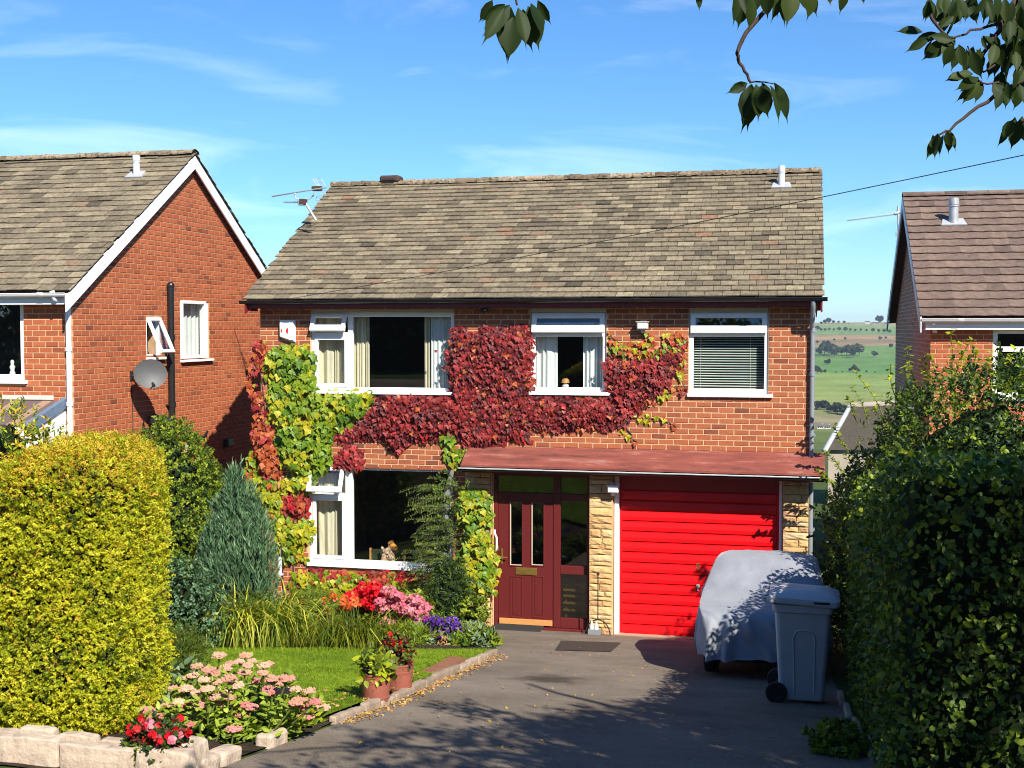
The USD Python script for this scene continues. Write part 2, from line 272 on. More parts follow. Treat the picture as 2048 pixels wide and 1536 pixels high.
# tarmac: fine aggregate, worn paler tracks, dark patches
mat('tarmac', {'dv': ('vector_math', {'math_type': 'distance', 'vector2': tuple(STAIN)}), 'dw': ('math', {'math_type': 'subtract'}), 'dm': ('map_range', {'from_min': -0.38, 'from_max': -0.02, 'to_min': 0.8, 'to_max': 0.0, 'clamp': True}), 'd2': ('mix', {'mix_type': 'mix', 'color2': (0.035, 0.028, 0.022)}), 'g': ('geometry', {}), 'n1': ('noise_texture', {'scale': 0.9, 'detail': 8.0, 'roughness': 0.72}), 'r1': ('rgb_ramp', {'ramp': [(0.28, (0.115, 0.092, 0.070)), (0.5, (0.180, 0.148, 0.114)), (0.72, (0.245, 0.205, 0.160))]}),
    'v': ('voronoi_texture', {'scale': 150.0}), 'r2': ('rgb_ramp', {'ramp': [(0.0, (0.55, 0.55, 0.55)), (0.5, (1, 1, 1)), (1.0, (1.5, 1.45, 1.4))]}), 'x': ('mix', {'mix_type': 'multiply', 'fac': 0.8}),
    's': ('noise_texture', {'scale': 5.0, 'detail': 8.0, 'roughness': 0.7}), 'st': ('map_range', {'from_min': 0.60, 'from_max': 0.72, 'to_min': 0.0, 'to_max': 0.55, 'clamp': True}), 'd': ('mix', {'mix_type': 'mix', 'color2': (0.075, 0.062, 0.05)}),
    'b': ('bump', {'strength': 0.5, 'distance': 0.006}), 'p': ('principled_bsdf', {'roughness': 0.92, 'specular_ior_level': 0.2})},
    [('g.position', 'n1.vector'), ('n1.fac', 'r1.fac'), ('g.position', 'v.vector'), ('v.color', 'r2.fac'), ('r1.color', 'x.color1'), ('r2.color', 'x.color2'), ('g.position', 's.vector'), ('s.fac', 'st.value'), ('x.color', 'd.color1'), ('st.result', 'd.fac'), ('g.position', 'dv.vector1'), ('dv.value', 'dw.value1'), ('s.fac', 'dw.value2'), ('dw.value', 'dm.value'), ('d.color', 'd2.color1'), ('dm.result', 'd2.fac'), ('d2.color', 'p.base_color'),
     ('v.distance', 'b.height'), ('b.normal', 'p.normal')])
mat('turf', {'g': ('geometry', {}), 'n': ('noise_texture', {'scale': 2.2, 'detail': 6.0, 'roughness': 0.65}), 'r': ('rgb_ramp', {'ramp': [(0.3, (0.08, 0.13, 0.010)), (0.55, (0.13, 0.19, 0.014)), (0.8, (0.18, 0.23, 0.02))]}),
    'p': ('principled_bsdf', {'roughness': 0.9, 'specular_ior_level': 0.1})}, [('g.position', 'n.vector'), ('n.fac', 'r.fac'), ('r.color', 'p.base_color')])
# car cover cloth: fine weave
mat('cover_cloth', {'g': ('geometry', {}), 'n': ('noise_texture', {'scale': 3.0, 'detail': 5.0}), 'r': ('rgb_ramp', {'ramp': [(0.3, (0.20, 0.215, 0.25)), (0.7, (0.25, 0.265, 0.30))]}), 'bn': ('noise_texture', {'scale': 9.0, 'detail': 5.0, 'distortion': 0.6}), 'b': ('bump', {'strength': 0.35, 'distance': 0.03}),
    'p': ('principled_bsdf', {'roughness': 0.62, 'specular_ior_level': 0.35, 'sheen_weight': 0.25})}, [('g.position', 'n.vector'), ('n.fac', 'r.fac'), ('r.color', 'p.base_color'), ('g.position', 'bn.vector'), ('bn.fac', 'b.height'), ('b.normal', 'p.normal')])
plain('cover_rust', (0.30, 0.315, 0.345), 0.62, 0.35, 0.08)
# foliage
leafy('gold_leaf', (0.40, 0.41, 0.014), (0.62, 0.60, 0.03), (0.74, 0.68, 0.08), trans=0.4)
leafy('lime_leaf', (0.22, 0.28, 0.010), (0.40, 0.45, 0.018), (0.56, 0.56, 0.04), trans=0.4)
leafy('amber_leaf', (0.50, 0.34, 0.025), (0.66, 0.47, 0.045), (0.72, 0.54, 0.09), trans=0.4)
leafy('olive_leaf', (0.06, 0.085, 0.008), (0.12, 0.15, 0.012), (0.18, 0.21, 0.02))
leafy('creeper_green', (0.07, 0.15, 0.008), (0.17, 0.27, 0.012), (0.32, 0.38, 0.02), trans=0.28)
leafy('creeper_yellow', (0.24, 0.27, 0.010), (0.40, 0.38, 0.015), (0.52, 0.40, 0.03), trans=0.28)
leafy('creeper_red', (0.16, 0.016, 0.016), (0.30, 0.030, 0.028), (0.45, 0.065, 0.050), trans=0.25, rough=0.5, spec=0.28)
leafy('creeper_dark', (0.070, 0.011, 0.014), (0.145, 0.018, 0.020), (0.23, 0.032, 0.030), trans=0.2, rough=0.5, spec=0.28)
leafy('creeper_orange', (0.34, 0.07, 0.022), (0.44, 0.11, 0.03), (0.52, 0.20, 0.05), trans=0.28)
leafy('creeper_scarlet', (0.38, 0.015, 0.022), (0.50, 0.03, 0.035), (0.55, 0.07, 0.05), trans=0.28)
leafy('shrub_green', (0.045, 0.085, 0.008), (0.105, 0.165, 0.014), (0.20, 0.26, 0.024))
leafy('shrub_bright', (0.12, 0.19, 0.010), (0.23, 0.29, 0.016), (0.36, 0.38, 0.035))
leafy('shrub_dark', (0.022, 0.048, 0.014), (0.048, 0.090, 0.024), (0.085, 0.145, 0.038))
leafy('conifer_blue', (0.050, 0.115, 0.050), (0.115, 0.21, 0.10), (0.22, 0.33, 0.17), trans=0.12)
leafy('beech_dark', (0.050, 0.090, 0.012), (0.105, 0.175, 0.022), (0.20, 0.27, 0.04), trans=0.35)
leafy('beech_light', (0.14, 0.22, 0.012), (0.26, 0.33, 0.025), (0.42, 0.44, 0.05), trans=0.4)
leafy('blade_green', (0.06, 0.12, 0.008), (0.17, 0.25, 0.018), (0.36, 0.40, 0.05))
leafy('blade_yellow', (0.22, 0.25, 0.014), (0.42, 0.41, 0.035), (0.60, 0.52, 0.08))
leafy('grass_blade', (0.12, 0.20, 0.008), (0.23, 0.34, 0.014), (0.36, 0.44, 0.03), scale=1.6, trans=0.4)
leafy('sage_leaf', (0.10, 0.15, 0.07), (0.17, 0.23, 0.12), (0.26, 0.32, 0.18), trans=0.15)
leafy('sedum_leaf', (0.17, 0.25, 0.022), (0.33, 0.43, 0.05), (0.50, 0.56, 0.12))
leafy('sedum_flower', (0.50, 0.24, 0.17), (0.62, 0.38, 0.26), (0.66, 0.50, 0.32), trans=0.15, rough=0.8)
leafy('sedum_pink', (0.46, 0.14, 0.13), (0.56, 0.23, 0.20), (0.62, 0.34, 0.26), trans=0.15, rough=0.8)
leafy('pink_petal', (0.58, 0.14, 0.20), (0.68, 0.24, 0.31), (0.74, 0.38, 0.42), trans=0.3)
leafy('magenta_petal', (0.50, 0.06, 0.36), (0.62, 0.12, 0.50), (0.7, 0.25, 0.6), trans=0.3)
leafy('red_petal', (0.55, 0.006, 0.012), (0.72, 0.010, 0.022), (0.75, 0.06, 0.05), trans=0.3)
leafy('orange_petal', (0.55, 0.07, 0.012), (0.68, 0.12, 0.02), (0.72, 0.20, 0.04), trans=0.3)
leafy('purple_petal', (0.070, 0.020, 0.22), (0.12, 0.035, 0.34), (0.20, 0.08, 0.46), trans=0.25)
leafy('white_petal', (0.60, 0.50, 0.55), (0.72, 0.66, 0.70), (0.8, 0.78, 0.8), trans=0.3)
leafy('cherry_leaf', (0.014, 0.030, 0.007), (0.028, 0.050, 0.010), (0.060, 0.086, 0.014), trans=0.36, rough=0.55, spec=0.2)
leafy('dry_leaf', (0.30, 0.14, 0.045), (0.46, 0.25, 0.09), (0.5, 0.34, 0.16), trans=0.1, rough=0.8)
leafy('far_tree', (0.016, 0.030, 0.010), (0.030, 0.048, 0.016), (0.05, 0.07, 0.022), scale=0.15, trans=0.1)
leafy('stem_green', (0.12, 0.17, 0.03), (0.22, 0.27, 0.06), (0.3, 0.34, 0.1))

# ------------------------------------------------------------------ ground, fields, hills
FARY = np.array([9, 40, 110, 250, 350, 480, 600, 760, 900, 1000, 1100, 1180, 1260, 1500, 2200, 4000.0])
FARZ = np.array([-0.13, -2.9, -9.5, -19.5, -21.4, -19.3, -16.2, -11.9, -7.2, -1.4, 4.4, 8.5, 11.5, 4.0, -14.0, -40.0])
def height(x, y):
    x, y = np.broadcast_arrays(np.asarray(x, float), np.asarray(y, float))
    far = np.interp(y, FARY, FARZ); z = np.where(y < 9, gz(y), far); w = np.clip((np.abs(y) - 150) / 500, 0, 1)
    n = meshkit.fbm(np.stack([x / 260 + 3.3, y / 260, 0 * x], -1), 3, 5) - 0.5
    return z + n * 5.0 * w + np.clip((np.abs(x) - 250) / 1500, 0, 1) * w * (meshkit.fbm(np.stack([x / 900, y / 900 + 7, 0 * x], -1), 2, 9) - 0.35) * 60
gx = np.concatenate([-np.geomspace(3500, 30, 34), np.linspace(-26, 30, 29), np.geomspace(34, 3500, 40)])
gy = np.concatenate([[-3000, -1200, -400, -150], GY[:8], np.geomspace(45, 1400, 90), [1600, 1900, 2400, 3200, 4000]])
XX, YY = np.meshgrid(gx, np.unique(gy), indexing='ij'); ZZ = height(XX, YY)
ZZ[(YY < -150)] -= 0.02 * (-(YY[YY < -150]) - 150) * 0.3
b = MB(); b.sheet(np.stack([XX, YY, ZZ], -1)); 
mat('fields', {'g': ('geometry', {}), 's': ('separate_xyz', {}), 'n': ('noise_texture', {'scale': 0.010, 'detail': 3.0}), 'ny': ('math', {'math_type': 'multiply_add', 'value2': 90.0, 'value3': -45.0}), 'yy': ('math', {'math_type': 'add'}),
    'nx': ('math', {'math_type': 'multiply_add', 'value2': 0.10}), 'm': ('map_range', {'from_min': 0.0, 'from_max': 1400.0, 'clamp': True}),
    'r': ('rgb_ramp', {'ramp': [(0.0, (0.05, 0.075, 0.02)), (0.20, (0.09, 0.12, 0.03)), (0.24, (0.26, 0.21, 0.13)), (0.262, (0.20, 0.20, 0.075)), (0.33, (0.19, 0.24, 0.06)), (0.424, (0.155, 0.22, 0.05)), (0.43, (0.085, 0.175, 0.038)), (0.636, (0.105, 0.18, 0.042)),
                         (0.645, (0.27, 0.175, 0.085)), (0.69, (0.15, 0.12, 0.06)), (0.715, (0.33, 0.21, 0.10)), (0.742, (0.22, 0.16, 0.08)), (0.75, (0.12, 0.20, 0.06)), (0.83, (0.15, 0.22, 0.07)), (0.87, (0.24, 0.20, 0.11)), (1.0, (0.12, 0.15, 0.06))]}),
    'n2': ('noise_texture', {'scale': 0.035, 'detail': 6.0, 'roughness': 0.7}), 'm2': ('map_range', {'from_min': 0.3, 'from_max': 0.7, 'to_min': 0.72, 'to_max': 1.28}), 'x': ('mix', {'mix_type': 'multiply', 'fac': 1.0}), 'p': ('principled_bsdf', {'roughness': 0.95, 'specular_ior_level': 0.05})},
    [('g.position', 's.vector'), ('g.position', 'n.vector'), ('n.fac', 'ny.value1'), ('s.x', 'nx.value1'), ('s.y', 'nx.value3'), ('nx.value', 'yy.value1'), ('ny.value', 'yy.value2'), ('yy.value', 'm.value'), ('m.result', 'r.fac'),
     ('g.position', 'n2.vector'), ('n2.fac', 'm2.value'), ('r.color', 'x.color1'), ('m2.result', 'x.color2'), ('x.color', 'p.base_color')])
struct('ground', b, 'fields')

def strip(xl, xr, y0, y1, up, nx=14, ny=60, rough=0.0, seed=1):
    y = np.linspace(y0, y1, ny); t = np.linspace(0, 1, nx); a, c = np.array([xl(q) for q in y]), np.array([xr(q) for q in y])
    X = a[None] + (c - a)[None] * t[:, None]; Yv = np.broadcast_to(y, X.shape); Z = gz(Yv) + up
    if rough: Z = Z + rough * (meshkit.fbm(np.stack([X * 1.5, Yv * 1.5, 0 * X], -1), 3, seed) - 0.5)
    return np.stack([X, Yv, Z], -1)
KX = lambda y: float(np.interp(y, [-12.4, -11.6, -8.8, -4.5], [5.22, 5.20, 5.27, 5.13]))
drive_l = lambda y: KX(y) if y < -4.5 else float(np.interp(y, [-4.5, -3.2, -2.2, -0.6, 0.2], [5.13, 4.75, 4.42, 3.80, 3.80]))
drive_r = lambda y: float(np.interp(y, [-12.4, -9.7, -7.4, -5, 0.2], [9.30, 9.20, 9.08, 9.0, 8.95]))
b = MB(); b.sheet(strip(drive_l, drive_r, -12.35, 0.10, 0.008, 16, 70)); struct('driveway', b, 'tarmac')
b = MB(); b.sheet(strip(lambda y: -40, lambda y: 40, -14.2, -12.35, 0.004, 4, 6)); struct('pavement', b, 'patch_slab')
b = MB(); b.sheet(strip(lambda y: -40, lambda y: 40, -18.4, -14.25, 0.004, 4, 10)); struct('road', b, 'tarmac')
b = MB(); b.sheet(strip(lambda y: -2.3, lambda y: drive_l(y) - 0.03, -12.3, 0.0, 0.010, 40, 70, 0.05)); struct('flower_bed', b, 'soil')
lawn_l = lambda y: 1.2
LAWN_BACK = lambda x: float(np.interp(x, [1.2, 2.2, 4.0, 4.55, 5.1], [-6.5, -6.1, -5.1, -4.75, -4.45]))
xs = np.linspace(1.2, 5.10, 30); P = np.zeros((30, 30, 3))
for i, x in enumerate(xs):
    y = np.linspace(-10.1, LAWN_BACK(x), 30); P[i] = np.stack([0 * y + min(x, 5.10), y, gz(y) + 0.045], 1)
b = MB(); b.sheet(P); struct('lawn', b, 'turf')
# bare reddish slab let into the lawn edge
b = MB(); q = [on_ground(u, v, 0.05) - [0.13, 0, 0] for u, v in ((866, 1346), (915, 1347), (966, 1321), (924, 1313))]
b.add(np.vstack([np.array(q) + [0, 0, 0.006], np.array(q) - [0, 0, 0.03]]), [(0, 1, 2, 3), (0, 4, 5, 1), (1, 5, 6, 2), (2, 6, 7, 3), (3, 7, 4, 0)])
tag(obj('/World', 'brick_patch', b, 'reddish_slab'), 'worn reddish flat slab let into the lawn beside the kerb', 'paving slab')
b = MB()
q = [on_ground(u, v, 0.016) for u, v in ((1110, 1300), (1222, 1303), (1243, 1285), (1122, 1281))]
b.add(np.array(q), [(0, 1, 2, 3)]); tag(obj('/World', 'drive_patch', b, 'patch_slab'), 'dark rectangular patch let into the drive in front of the door', 'paving patch')
b = MB(); d0 = on_y(990, 1268, -0.45); d1 = on_y(1086, 1268, -0.45); b.rbox(d0[0], -0.75, gz(-0.6) + 0.016, d1[0], -0.38, gz(-0.6) + 0.05, 0.008); tag(obj('/World', 'door_mat', b, 'mat_dark'), 'thin dark door mat lying at the maroon front door', 'door mat')

# ------------------------------------------------------------------ masonry and roofing
def pick(n, scores, limit=300):
    keep = np.zeros(n, bool); order = np.argsort(-np.asarray(scores))[:limit]; keep[[k for k in order if scores[k] > 0]] = True; return keep
def box5(c, half, to, tilt=(0, 0)):
    """brick: centre (s, z, d), half sizes, open at the back"""
    s, z, d = c; hs, hz, hd = half; ch = 0.004
    v = np.array([(-hs, -hd, -hz), (hs, -hd, -hz), (hs, -hd, hz), (-hs, -hd, hz), (-hs + ch, hd, -hz + ch), (hs - ch, hd, -hz + ch), (hs - ch, hd, hz - ch), (-hs + ch, hd, hz - ch)])
    v[4:, 1] += v[4:, 0] * tilt[0] + v[4:, 2] * tilt[1]
    return to(v + [s, d, z]), np.array([(4, 5, 6, 7), (0, 1, 5, 4), (1, 2, 6, 5), (2, 3, 7, 6), (3, 0, 4, 7)])
def brick_wall(parent, outline, holes, to, flip, name, matname, course=0.0825, length=0.225, joint=0.011, z_base=-0.13, visible=None, seed=1, proud=0.006, limit=300):
    """lays every brick of a wall; those that show largest are parts of their own, the others one joined part"""
    rng = np.random.default_rng(seed); solid = outline.difference(unary_union(holes)) if holes else outline
    s0, z0, s1, z1 = outline.bounds; items = []
    for r in range(int((z1 - z_base) / course) + 1):
        zc = z_base + (r + 0.5) * course
        cut = solid.intersection(sbox(s0 - 1, zc - 0.002, s1 + 1, zc + 0.002))
        for g in getattr(cut, 'geoms', [cut]):
            if g.is_empty or g.geom_type != 'Polygon': continue
            a, _, e, _ = g.bounds; x = math.floor(a / length) * length + (length / 2 if r % 2 else 0) - length
            while x < e:
                l, h = max(x, a) + joint / 2, min(x + length, e) - joint / 2; x += length
                if h - l < 0.03: continue
                items.append((l, h, zc))
    mats = []; scores = []
    for l, h, zc in items:
        p = to(np.array([[(l + h) / 2, 0.0, zc]]))[0]; u, v, z = project(p); ok = 0 < u < 2048 and 0 < v < 1536 and (visible is None or visible(u, v))
        scores.append((h - l) / z if ok else -1)
    keep = pick(len(items), scores, limit) if visible else np.zeros(len(items), bool); rest = MB()
    for k, (l, h, zc) in enumerate(items):
        tone = float(np.clip(rng.normal(0.5, 0.14), 0, 1)); tone = tone if rng.random() > 0.035 else rng.random() * 0.18
        v, f = box5(((l + h) / 2, zc, proud / 2 - 0.004), ((h - l) / 2, course / 2 - joint / 2, proud / 2 + 0.004 + rng.random() * 0.0015), to, (rng.normal() * 0.006, rng.normal() * 0.012))
        if flip: f = f[:, ::-1]
        if keep[k]: obj(parent, name, (v, f), matname, tone=tone)
        else: rest.add(v, f, tone)
    if rest.n: obj(parent, name + 'work', rest, matname, kind='stuff')
def tile_slope(parent, O, a, bvec, W, L, gauge, tw, name, matname, th=0.014, visible=None, seed=3, lift=0.022, jit=0.004, limit=300, wave=None, stagger=True, gapx=0.008):
    """courses of single tiles from the eave up, each lying on the one below"""
    rng = np.random.default_rng(seed); a, bvec = np.asarray(a, float), np.asarray(bvec, float); n = np.cross(a, bvec); n = n if n[2] > 0 else -n; O = np.asarray(O, float); items = []
    for r in range(int(round(L / gauge))):
        off = (tw / 2 if r % 2 and stagger else 0) + (rng.normal() * 0.02 if stagger else 0)
        x = -off
        while x < W - 0.01:
            l, h = max(x, -0.01), min(x + tw, W + 0.01); x += tw
            if h - l > 0.03: items.append((r, l + gapx / 2, h - gapx / 2))
    scores = []
    for r, l, h in items:
        u, v, z = project(O + a * (l + h) / 2 + bvec * (r + 0.5) * gauge); ok = 0 < u < 2048 and 0 < v < 1536 and (visible is None or visible(u, v)); scores.append((h - l) / z if ok else -1)
    keep = pick(len(items), scores, limit); rest = MB()
    for k, (r, l, h) in enumerate(items):
        m = 3 if wave is None else 7
        s = np.linspace(l, h, m); q0, q1 = r * gauge - rng.normal() * jit, (r + 1) * gauge + 0.05; up0 = lift + abs(rng.normal()) * jit * 1.2; tl = rng.normal() * jit * 0.8
        sag = 0.0 if wave is None else wave * np.cos((s - l) / (h - l) * 2 * np.pi)
        edge = rng.normal(size=m) * jit * 0.5
        top0 = O + a * s[:, None] + bvec * (q0 + edge)[:, None] + n * (up0 + sag + tl * (s - (l + h) / 2)[:, None].ravel() / (h - l))[:, None] if wave is not None else O + a * s[:, None] + bvec * (q0 + edge)[:, None] + n * (up0 + tl * (s - (l + h) / 2) / (h - l))[:, None]
        top1 = O + a * s[:, None] + bvec * q1 + n * (0.004 + (sag if wave is not None else 0) * np.ones(m))[:, None]
        bot0 = top0 - n * th
        v = np.vstack([top0, top1, bot0]); i = np.arange(m - 1)
        f = np.vstack([np.stack([i, i + 1, m + i + 1, m + i], 1), np.stack([2 * m + i, 2 * m + i + 1, i + 1, i], 1), [(0, m, m, 2 * m)], [(m - 1, 2 * m + m - 1, 2 * m + m - 1, 2 * m - 1)]])
        f3 = np.vstack([f[:, [0, 1, 2]], f[:, [0, 2, 3]]]); f3 = f3[(f3[:, 0] != f3[:, 1]) & (f3[:, 1] != f3[:, 2]) & (f3[:, 0] != f3[:, 2])]
        tone = float(np.clip(rng.normal(0.55, 0.17), 0, 0.9)); tone = tone if rng.random() > 0.018 else 0.9 + rng.random() * 0.1
        if keep[k]: obj(parent, name, (v, f3), matname, tone=tone)
        else: rest.add(v, f3, tone)
    if rest.n: obj(parent, name + '_courses', rest, matname, kind='stuff')
def ridge_run(parent, p0, p1, seg=0.42, r=0.115, flat=0.55, matname='ridge_tile', seed=5, rough=0.02):
    rng = np.random.default_rng(seed); p0, p1 = np.asarray(p0, float), np.asarray(p1, float); Lr = np.linalg.norm(p1 - p0); d = (p1 - p0) / Lr; side = np.cross(d, [0, 0, 1.0]); side /= np.linalg.norm(side)
    n = int(round(Lr / seg))
    for k in range(n):
        t0, t1 = k * Lr / n, (k + 1) * Lr / n - 0.006; an = np.linspace(-0.15, np.pi + 0.15, 9); tt = np.linspace(t0, t1, 9)
        P = np.array([[p0 + d * t + side * math.cos(q) * r * 1.25 + np.array([0, 0, 1]) * (math.sin(q) * r * flat) for q in an] for t in tt])
        nz = meshkit.fbm(P * 14, 3, 11) - 0.45; P[..., 2] += nz * rough * 2.2; P += side * 0
        bb = MB(); bb.sheet(P, 0.5 + 0.3 * rng.normal()); bb.sheet(P[::-1] * 1.0 - [0, 0, 0.02], 0.4); obj(parent, 'ridge_tile', bb, matname)

# ------------------------------------------------------------------ the brick house
HX0, HX1 = 0.0, 8.76
house = thing('brick_house', 'red brick detached house in the middle, creeper on its front and scarlet garage door', 'house', (0, 0, -0.13))
ID = lambda v: v * [1, -1, 1]                                   # (s, d, z) of the front wall to the world
def rect(u0, v0, u1, v1, y=0.0): p, q = on_y(u0, v1, y), on_y(u1, v0, y); return p[0], q[0], p[2], q[2]
W1, W2, W3, W4 = rect(622, 613, 908, 787), rect(1061, 615, 1213, 789), rect(1377, 614, 1538, 793), rect(618, 938, 905, 1131)
DOOR, GAR = (3.93, 5.47, -0.13, 2.36), (5.845, 8.36, -0.13, 2.36)
holes = [sbox(w[0], w[2], w[1], w[3]) for w in (W1, W2, W3, W4, DOOR, GAR)]
front = Polygon([(HX0, -0.13), (HX1, -0.13), (HX1, 4.99), (HX0, 4.99)])
b = MB(); b.poly(front.difference(unary_union(holes)), -0.0, 0.25, None); 
obj(house, 'front_wall', b, 'mortar')
CREEPER_PX = Polygon([(500, 690), (560, 670), (625, 690), (640, 790), (900, 800), (905, 655), (1070, 655), (1065, 790), (1215, 795), (1210, 680), (1250, 660), (1380, 660), (1375, 790), (1300, 830), (1230, 850), (1000, 890), (900, 900), (790, 900), (730, 940), (660, 940), (620, 1190), (500, 1010)])
def seen_front(u, v):
    if 955 > v > 893 and u > 930: return False
    if v > 955: return False
    return u > 520 and not CREEPER_PX.contains(Point(u, v))
brick_wall(house, front, holes, ID, False, 'brick', 'brick_red', visible=seen_front, seed=11)
RID = np.array([3.55, 7.33])
gable = Polygon([(0.25, -0.13), (7.1, -0.13), (7.1, 4.99), (3.55, 7.0), (0.25, 5.1)])
b = MB(); b.poly(gable, 0, 0.22, lambda v: np.stack([HX0 + 0.004 + v[:, 1], v[:, 0], v[:, 2]], 1)); b.poly(gable, 0, 0.22, lambda v: np.stack([HX1 - 0.004 - v[:, 1], v[:, 0], v[:, 2]], 1))
b.box(HX0 + 0.23, 6.88, -0.13, HX1 - 0.23, 7.1, 4.9); obj(house, 'side_wall', b, 'mortar')
brick_wall(house, Polygon([(0.0, -0.13), (7.1, -0.13), (7.1, 4.99), (3.55, 7.0), (0.0, 5.0)]), [], lambda v: np.stack([HX1 + v[:, 1], v[:, 0], v[:, 2]], 1), False, 'side_brick', 'brick_red', seed=12)
brick_wall(house, Polygon([(0.0, -0.13), (7.1, -0.13), (7.1, 4.99), (3.55, 7.0), (0.0, 5.0)]), [], lambda v: np.stack([HX0 - v[:, 1], v[:, 0], v[:, 2]], 1), True, 'side_brick', 'brick_red', seed=13)
# roof: boarding, tiles, ridge, fascia, gutter
RX0, RX1, EY, EZ = -0.13, 8.93, -0.38, 5.055
b = MB(); b.poly(Polygon([(EY + 0.03, EZ - 0.03), (3.55, 7.29), (7.48, 5.03), (7.1, 4.92), (0.0, 4.97), (-0.24, 4.97)]), 0, RX1 - RX0 - 0.06, lambda v: np.stack([RX0 + 0.03 + v[:, 1], v[:, 0], v[:, 2]], 1)); obj(house, 'roof_boarding', b, 'dark_wood')
L_ = math.hypot(RID[0] - EY, RID[1] - EZ); bv = np.array([0, (RID[0] - EY) / L_, (RID[1] - EZ) / L_])
tile_slope(house, (RX0, EY, EZ), (1, 0, 0), bv, RX1 - RX0, L_ - 0.03, L_ / 27.3, 0.262, 'roof_tile', 'roof_tile', seed=4, lift=0.030, jit=0.0035, th=0.018)
b = MB(); b.add([(RX0, 3.55, 7.33), (RX1, 3.55, 7.33), (RX1, 7.5, 5.05), (RX0, 7.5, 5.05), (RX0, 3.55, 7.30), (RX1, 3.55, 7.30), (RX1, 7.5, 5.02), (RX0, 7.5, 5.02)], [(0, 1, 2, 3), (7, 6, 5, 4), (0, 3, 7, 4), (1, 5, 6, 2), (2, 6, 7, 3)]); obj(house, 'rear_roof', b, 'roof_tile', tone=0.4)
ridge_run(house, (RX0, 3.55, 7.325), (RX1, 3.55, 7.335), rough=0.03)
def clips(p0, p1, n):
    return [np.asarray(p0) + (np.asarray(p1) - np.asarray(p0)) * (k + 0.5) / n for k in range(n)]
def gutter(parent, x0, x1, y, z, r, matname, joints=4, name='gutter'):
    b = MB(); an = np.linspace(np.pi, 2 * np.pi, 9); prof = np.array([(math.cos(q), math.sin(q)) for q in an])
    P = np.array([[(x, y + c * r, z + s_ * r) for c, s_ in prof] for x in (x0, x1)]); b.sheet(P); b.sheet(P[:, ::-1] * 1.0 + [0, 0, 0.004])
    for x in (x0, x1): b.add([(x, y + c * r, z + s_ * r) for c, s_ in prof] + [(x, y, z)], [(k, k + 1, 9) for k in range(8)])
    b.tube([(x0, y - r, z), (x1, y - r, z)], 0.007, 6)
    for k in range(joints):
        x = x0 + (x1 - x0) * (k + 0.5) / joints; Q = np.array([[(xx_, y + c * r * 1.07, z + s_ * r * 1.07) for c, s_ in prof] for xx_ in (x - 0.05, x + 0.05)]); b.sheet(Q); b.box(x - 0.05, y - r * 1.12, z - 0.004, x + 0.05, y - r * 0.95, z + 0.014)
    return obj(parent, name, b, matname, smooth=40)
gutter(house, -0.19, 8.98, -0.345, 5.045, 0.052, 'black_plastic', 5)
b = MB(); b.box(-0.10, -0.285, 4.925, 8.90, -0.262, 5.06); b.box(8.84, -0.27, 4.86, 8.90, 0.0, 5.02); b.box(-0.10, -0.27, 4.88, -0.04, 0.0, 5.02); obj(house, 'fascia', b, 'maroon_paint')
b = MB(); b.box(-0.04, -0.262, 4.955, 8.84, -0.002, 4.968); obj(house, 'soffit', b, 'maroon_paint')
# bargeboards along the verges
b = MB()
for x in (RX0 + 0.02, RX1 - 0.045):
    for q in (-1, 1):
        A, B = np.array([3.55 + q * 3.90, EZ - 0.06]), np.array([3.55, 7.27]); b.add([(x + dx, *(pt + [0, dz])) for dx in (0, 0.025) for pt in (A, B) for dz in (0, -0.16)], [(0, 1, 3, 2), (4, 6, 7, 5), (0, 2, 6, 4), (1, 5, 7, 3), (0, 4, 5, 1)])
obj(house, 'bargeboard', b, 'maroon_paint')

def bars(b, x0, x1, z0, z1, w, y0, y1, wb=None, r=0.006):
    """four bars of a frame: stiles between the rails, butted"""
    wb = wb or w; b.rbox(x0, y0, z1 - w, x1, y1, z1, r); b.rbox(x0, y0, z0, x1, y1, z0 + wb, r)
    b.rbox(x0, y0, z0 + wb, x0 + w, y1, z1 - w, r); b.rbox(x1 - w, y0, z0 + wb, x1, y1, z1 - w, r)
def hinge(v, z_top, y, ang):
    """turn about the top edge, bottom swings out towards -y"""
    v = np.array(v, float); dz, dy = v[:, 2] - z_top, v[:, 1] - y; c, s = math.cos(ang), math.sin(ang)
    v[:, 2] = z_top + dz * c - dy * s; v[:, 1] = y + dy * c + dz * s; return v
def pane(win, x0, x1, z0, z1, y, matname='glass', tilt=None):
    v = np.array([(x0, y, z0), (x1, y, z0), (x1, y, z1), (x0, y, z1)], float)
    if tilt: v = hinge(v, tilt[0], tilt[1], tilt[2])
    return obj(win, 'pane', (v, np.array([(0, 1, 2), (0, 2, 3)])), matname)
def vent(win, x0, x1, z0, z1, y, w, ang, matname='white_plastic'):
    """top-hung opening light: a sash of its own"""
    b = MB(); bars(b, x0, x1, z0, z1, w, y - 0.04, y + 0.015, w * 1.55); b2 = MB(); b2.add(hinge(b.v(), z1, y, ang), b.f()); xm = (x0 + x1) / 2
    h = MB(); h.rbox(xm - 0.012, y + 0.015, z0 + 0.02, xm + 0.012, y + 0.035, z0 + w + 0.03); b2.add(hinge(h.v(), z1, y, ang), h.f())
    obj(win, 'opening_sash', b2, matname); pane(win, x0 + w, x1 - w, z0 + w * 1.5, z1 - w, y - 0.005, tilt=(z1, y, ang))
FY = 0.035                                                      # face of the window frames, set back in the wall
def sillbar(win, x0, x1, z, y=0.0, matname='white_plastic', h=0.05, out=0.06): b = MB(); b.rbox(x0, y - out, z - h, x1, y + 0.12, z, 0.008); obj(win, 'sill', b, matname)
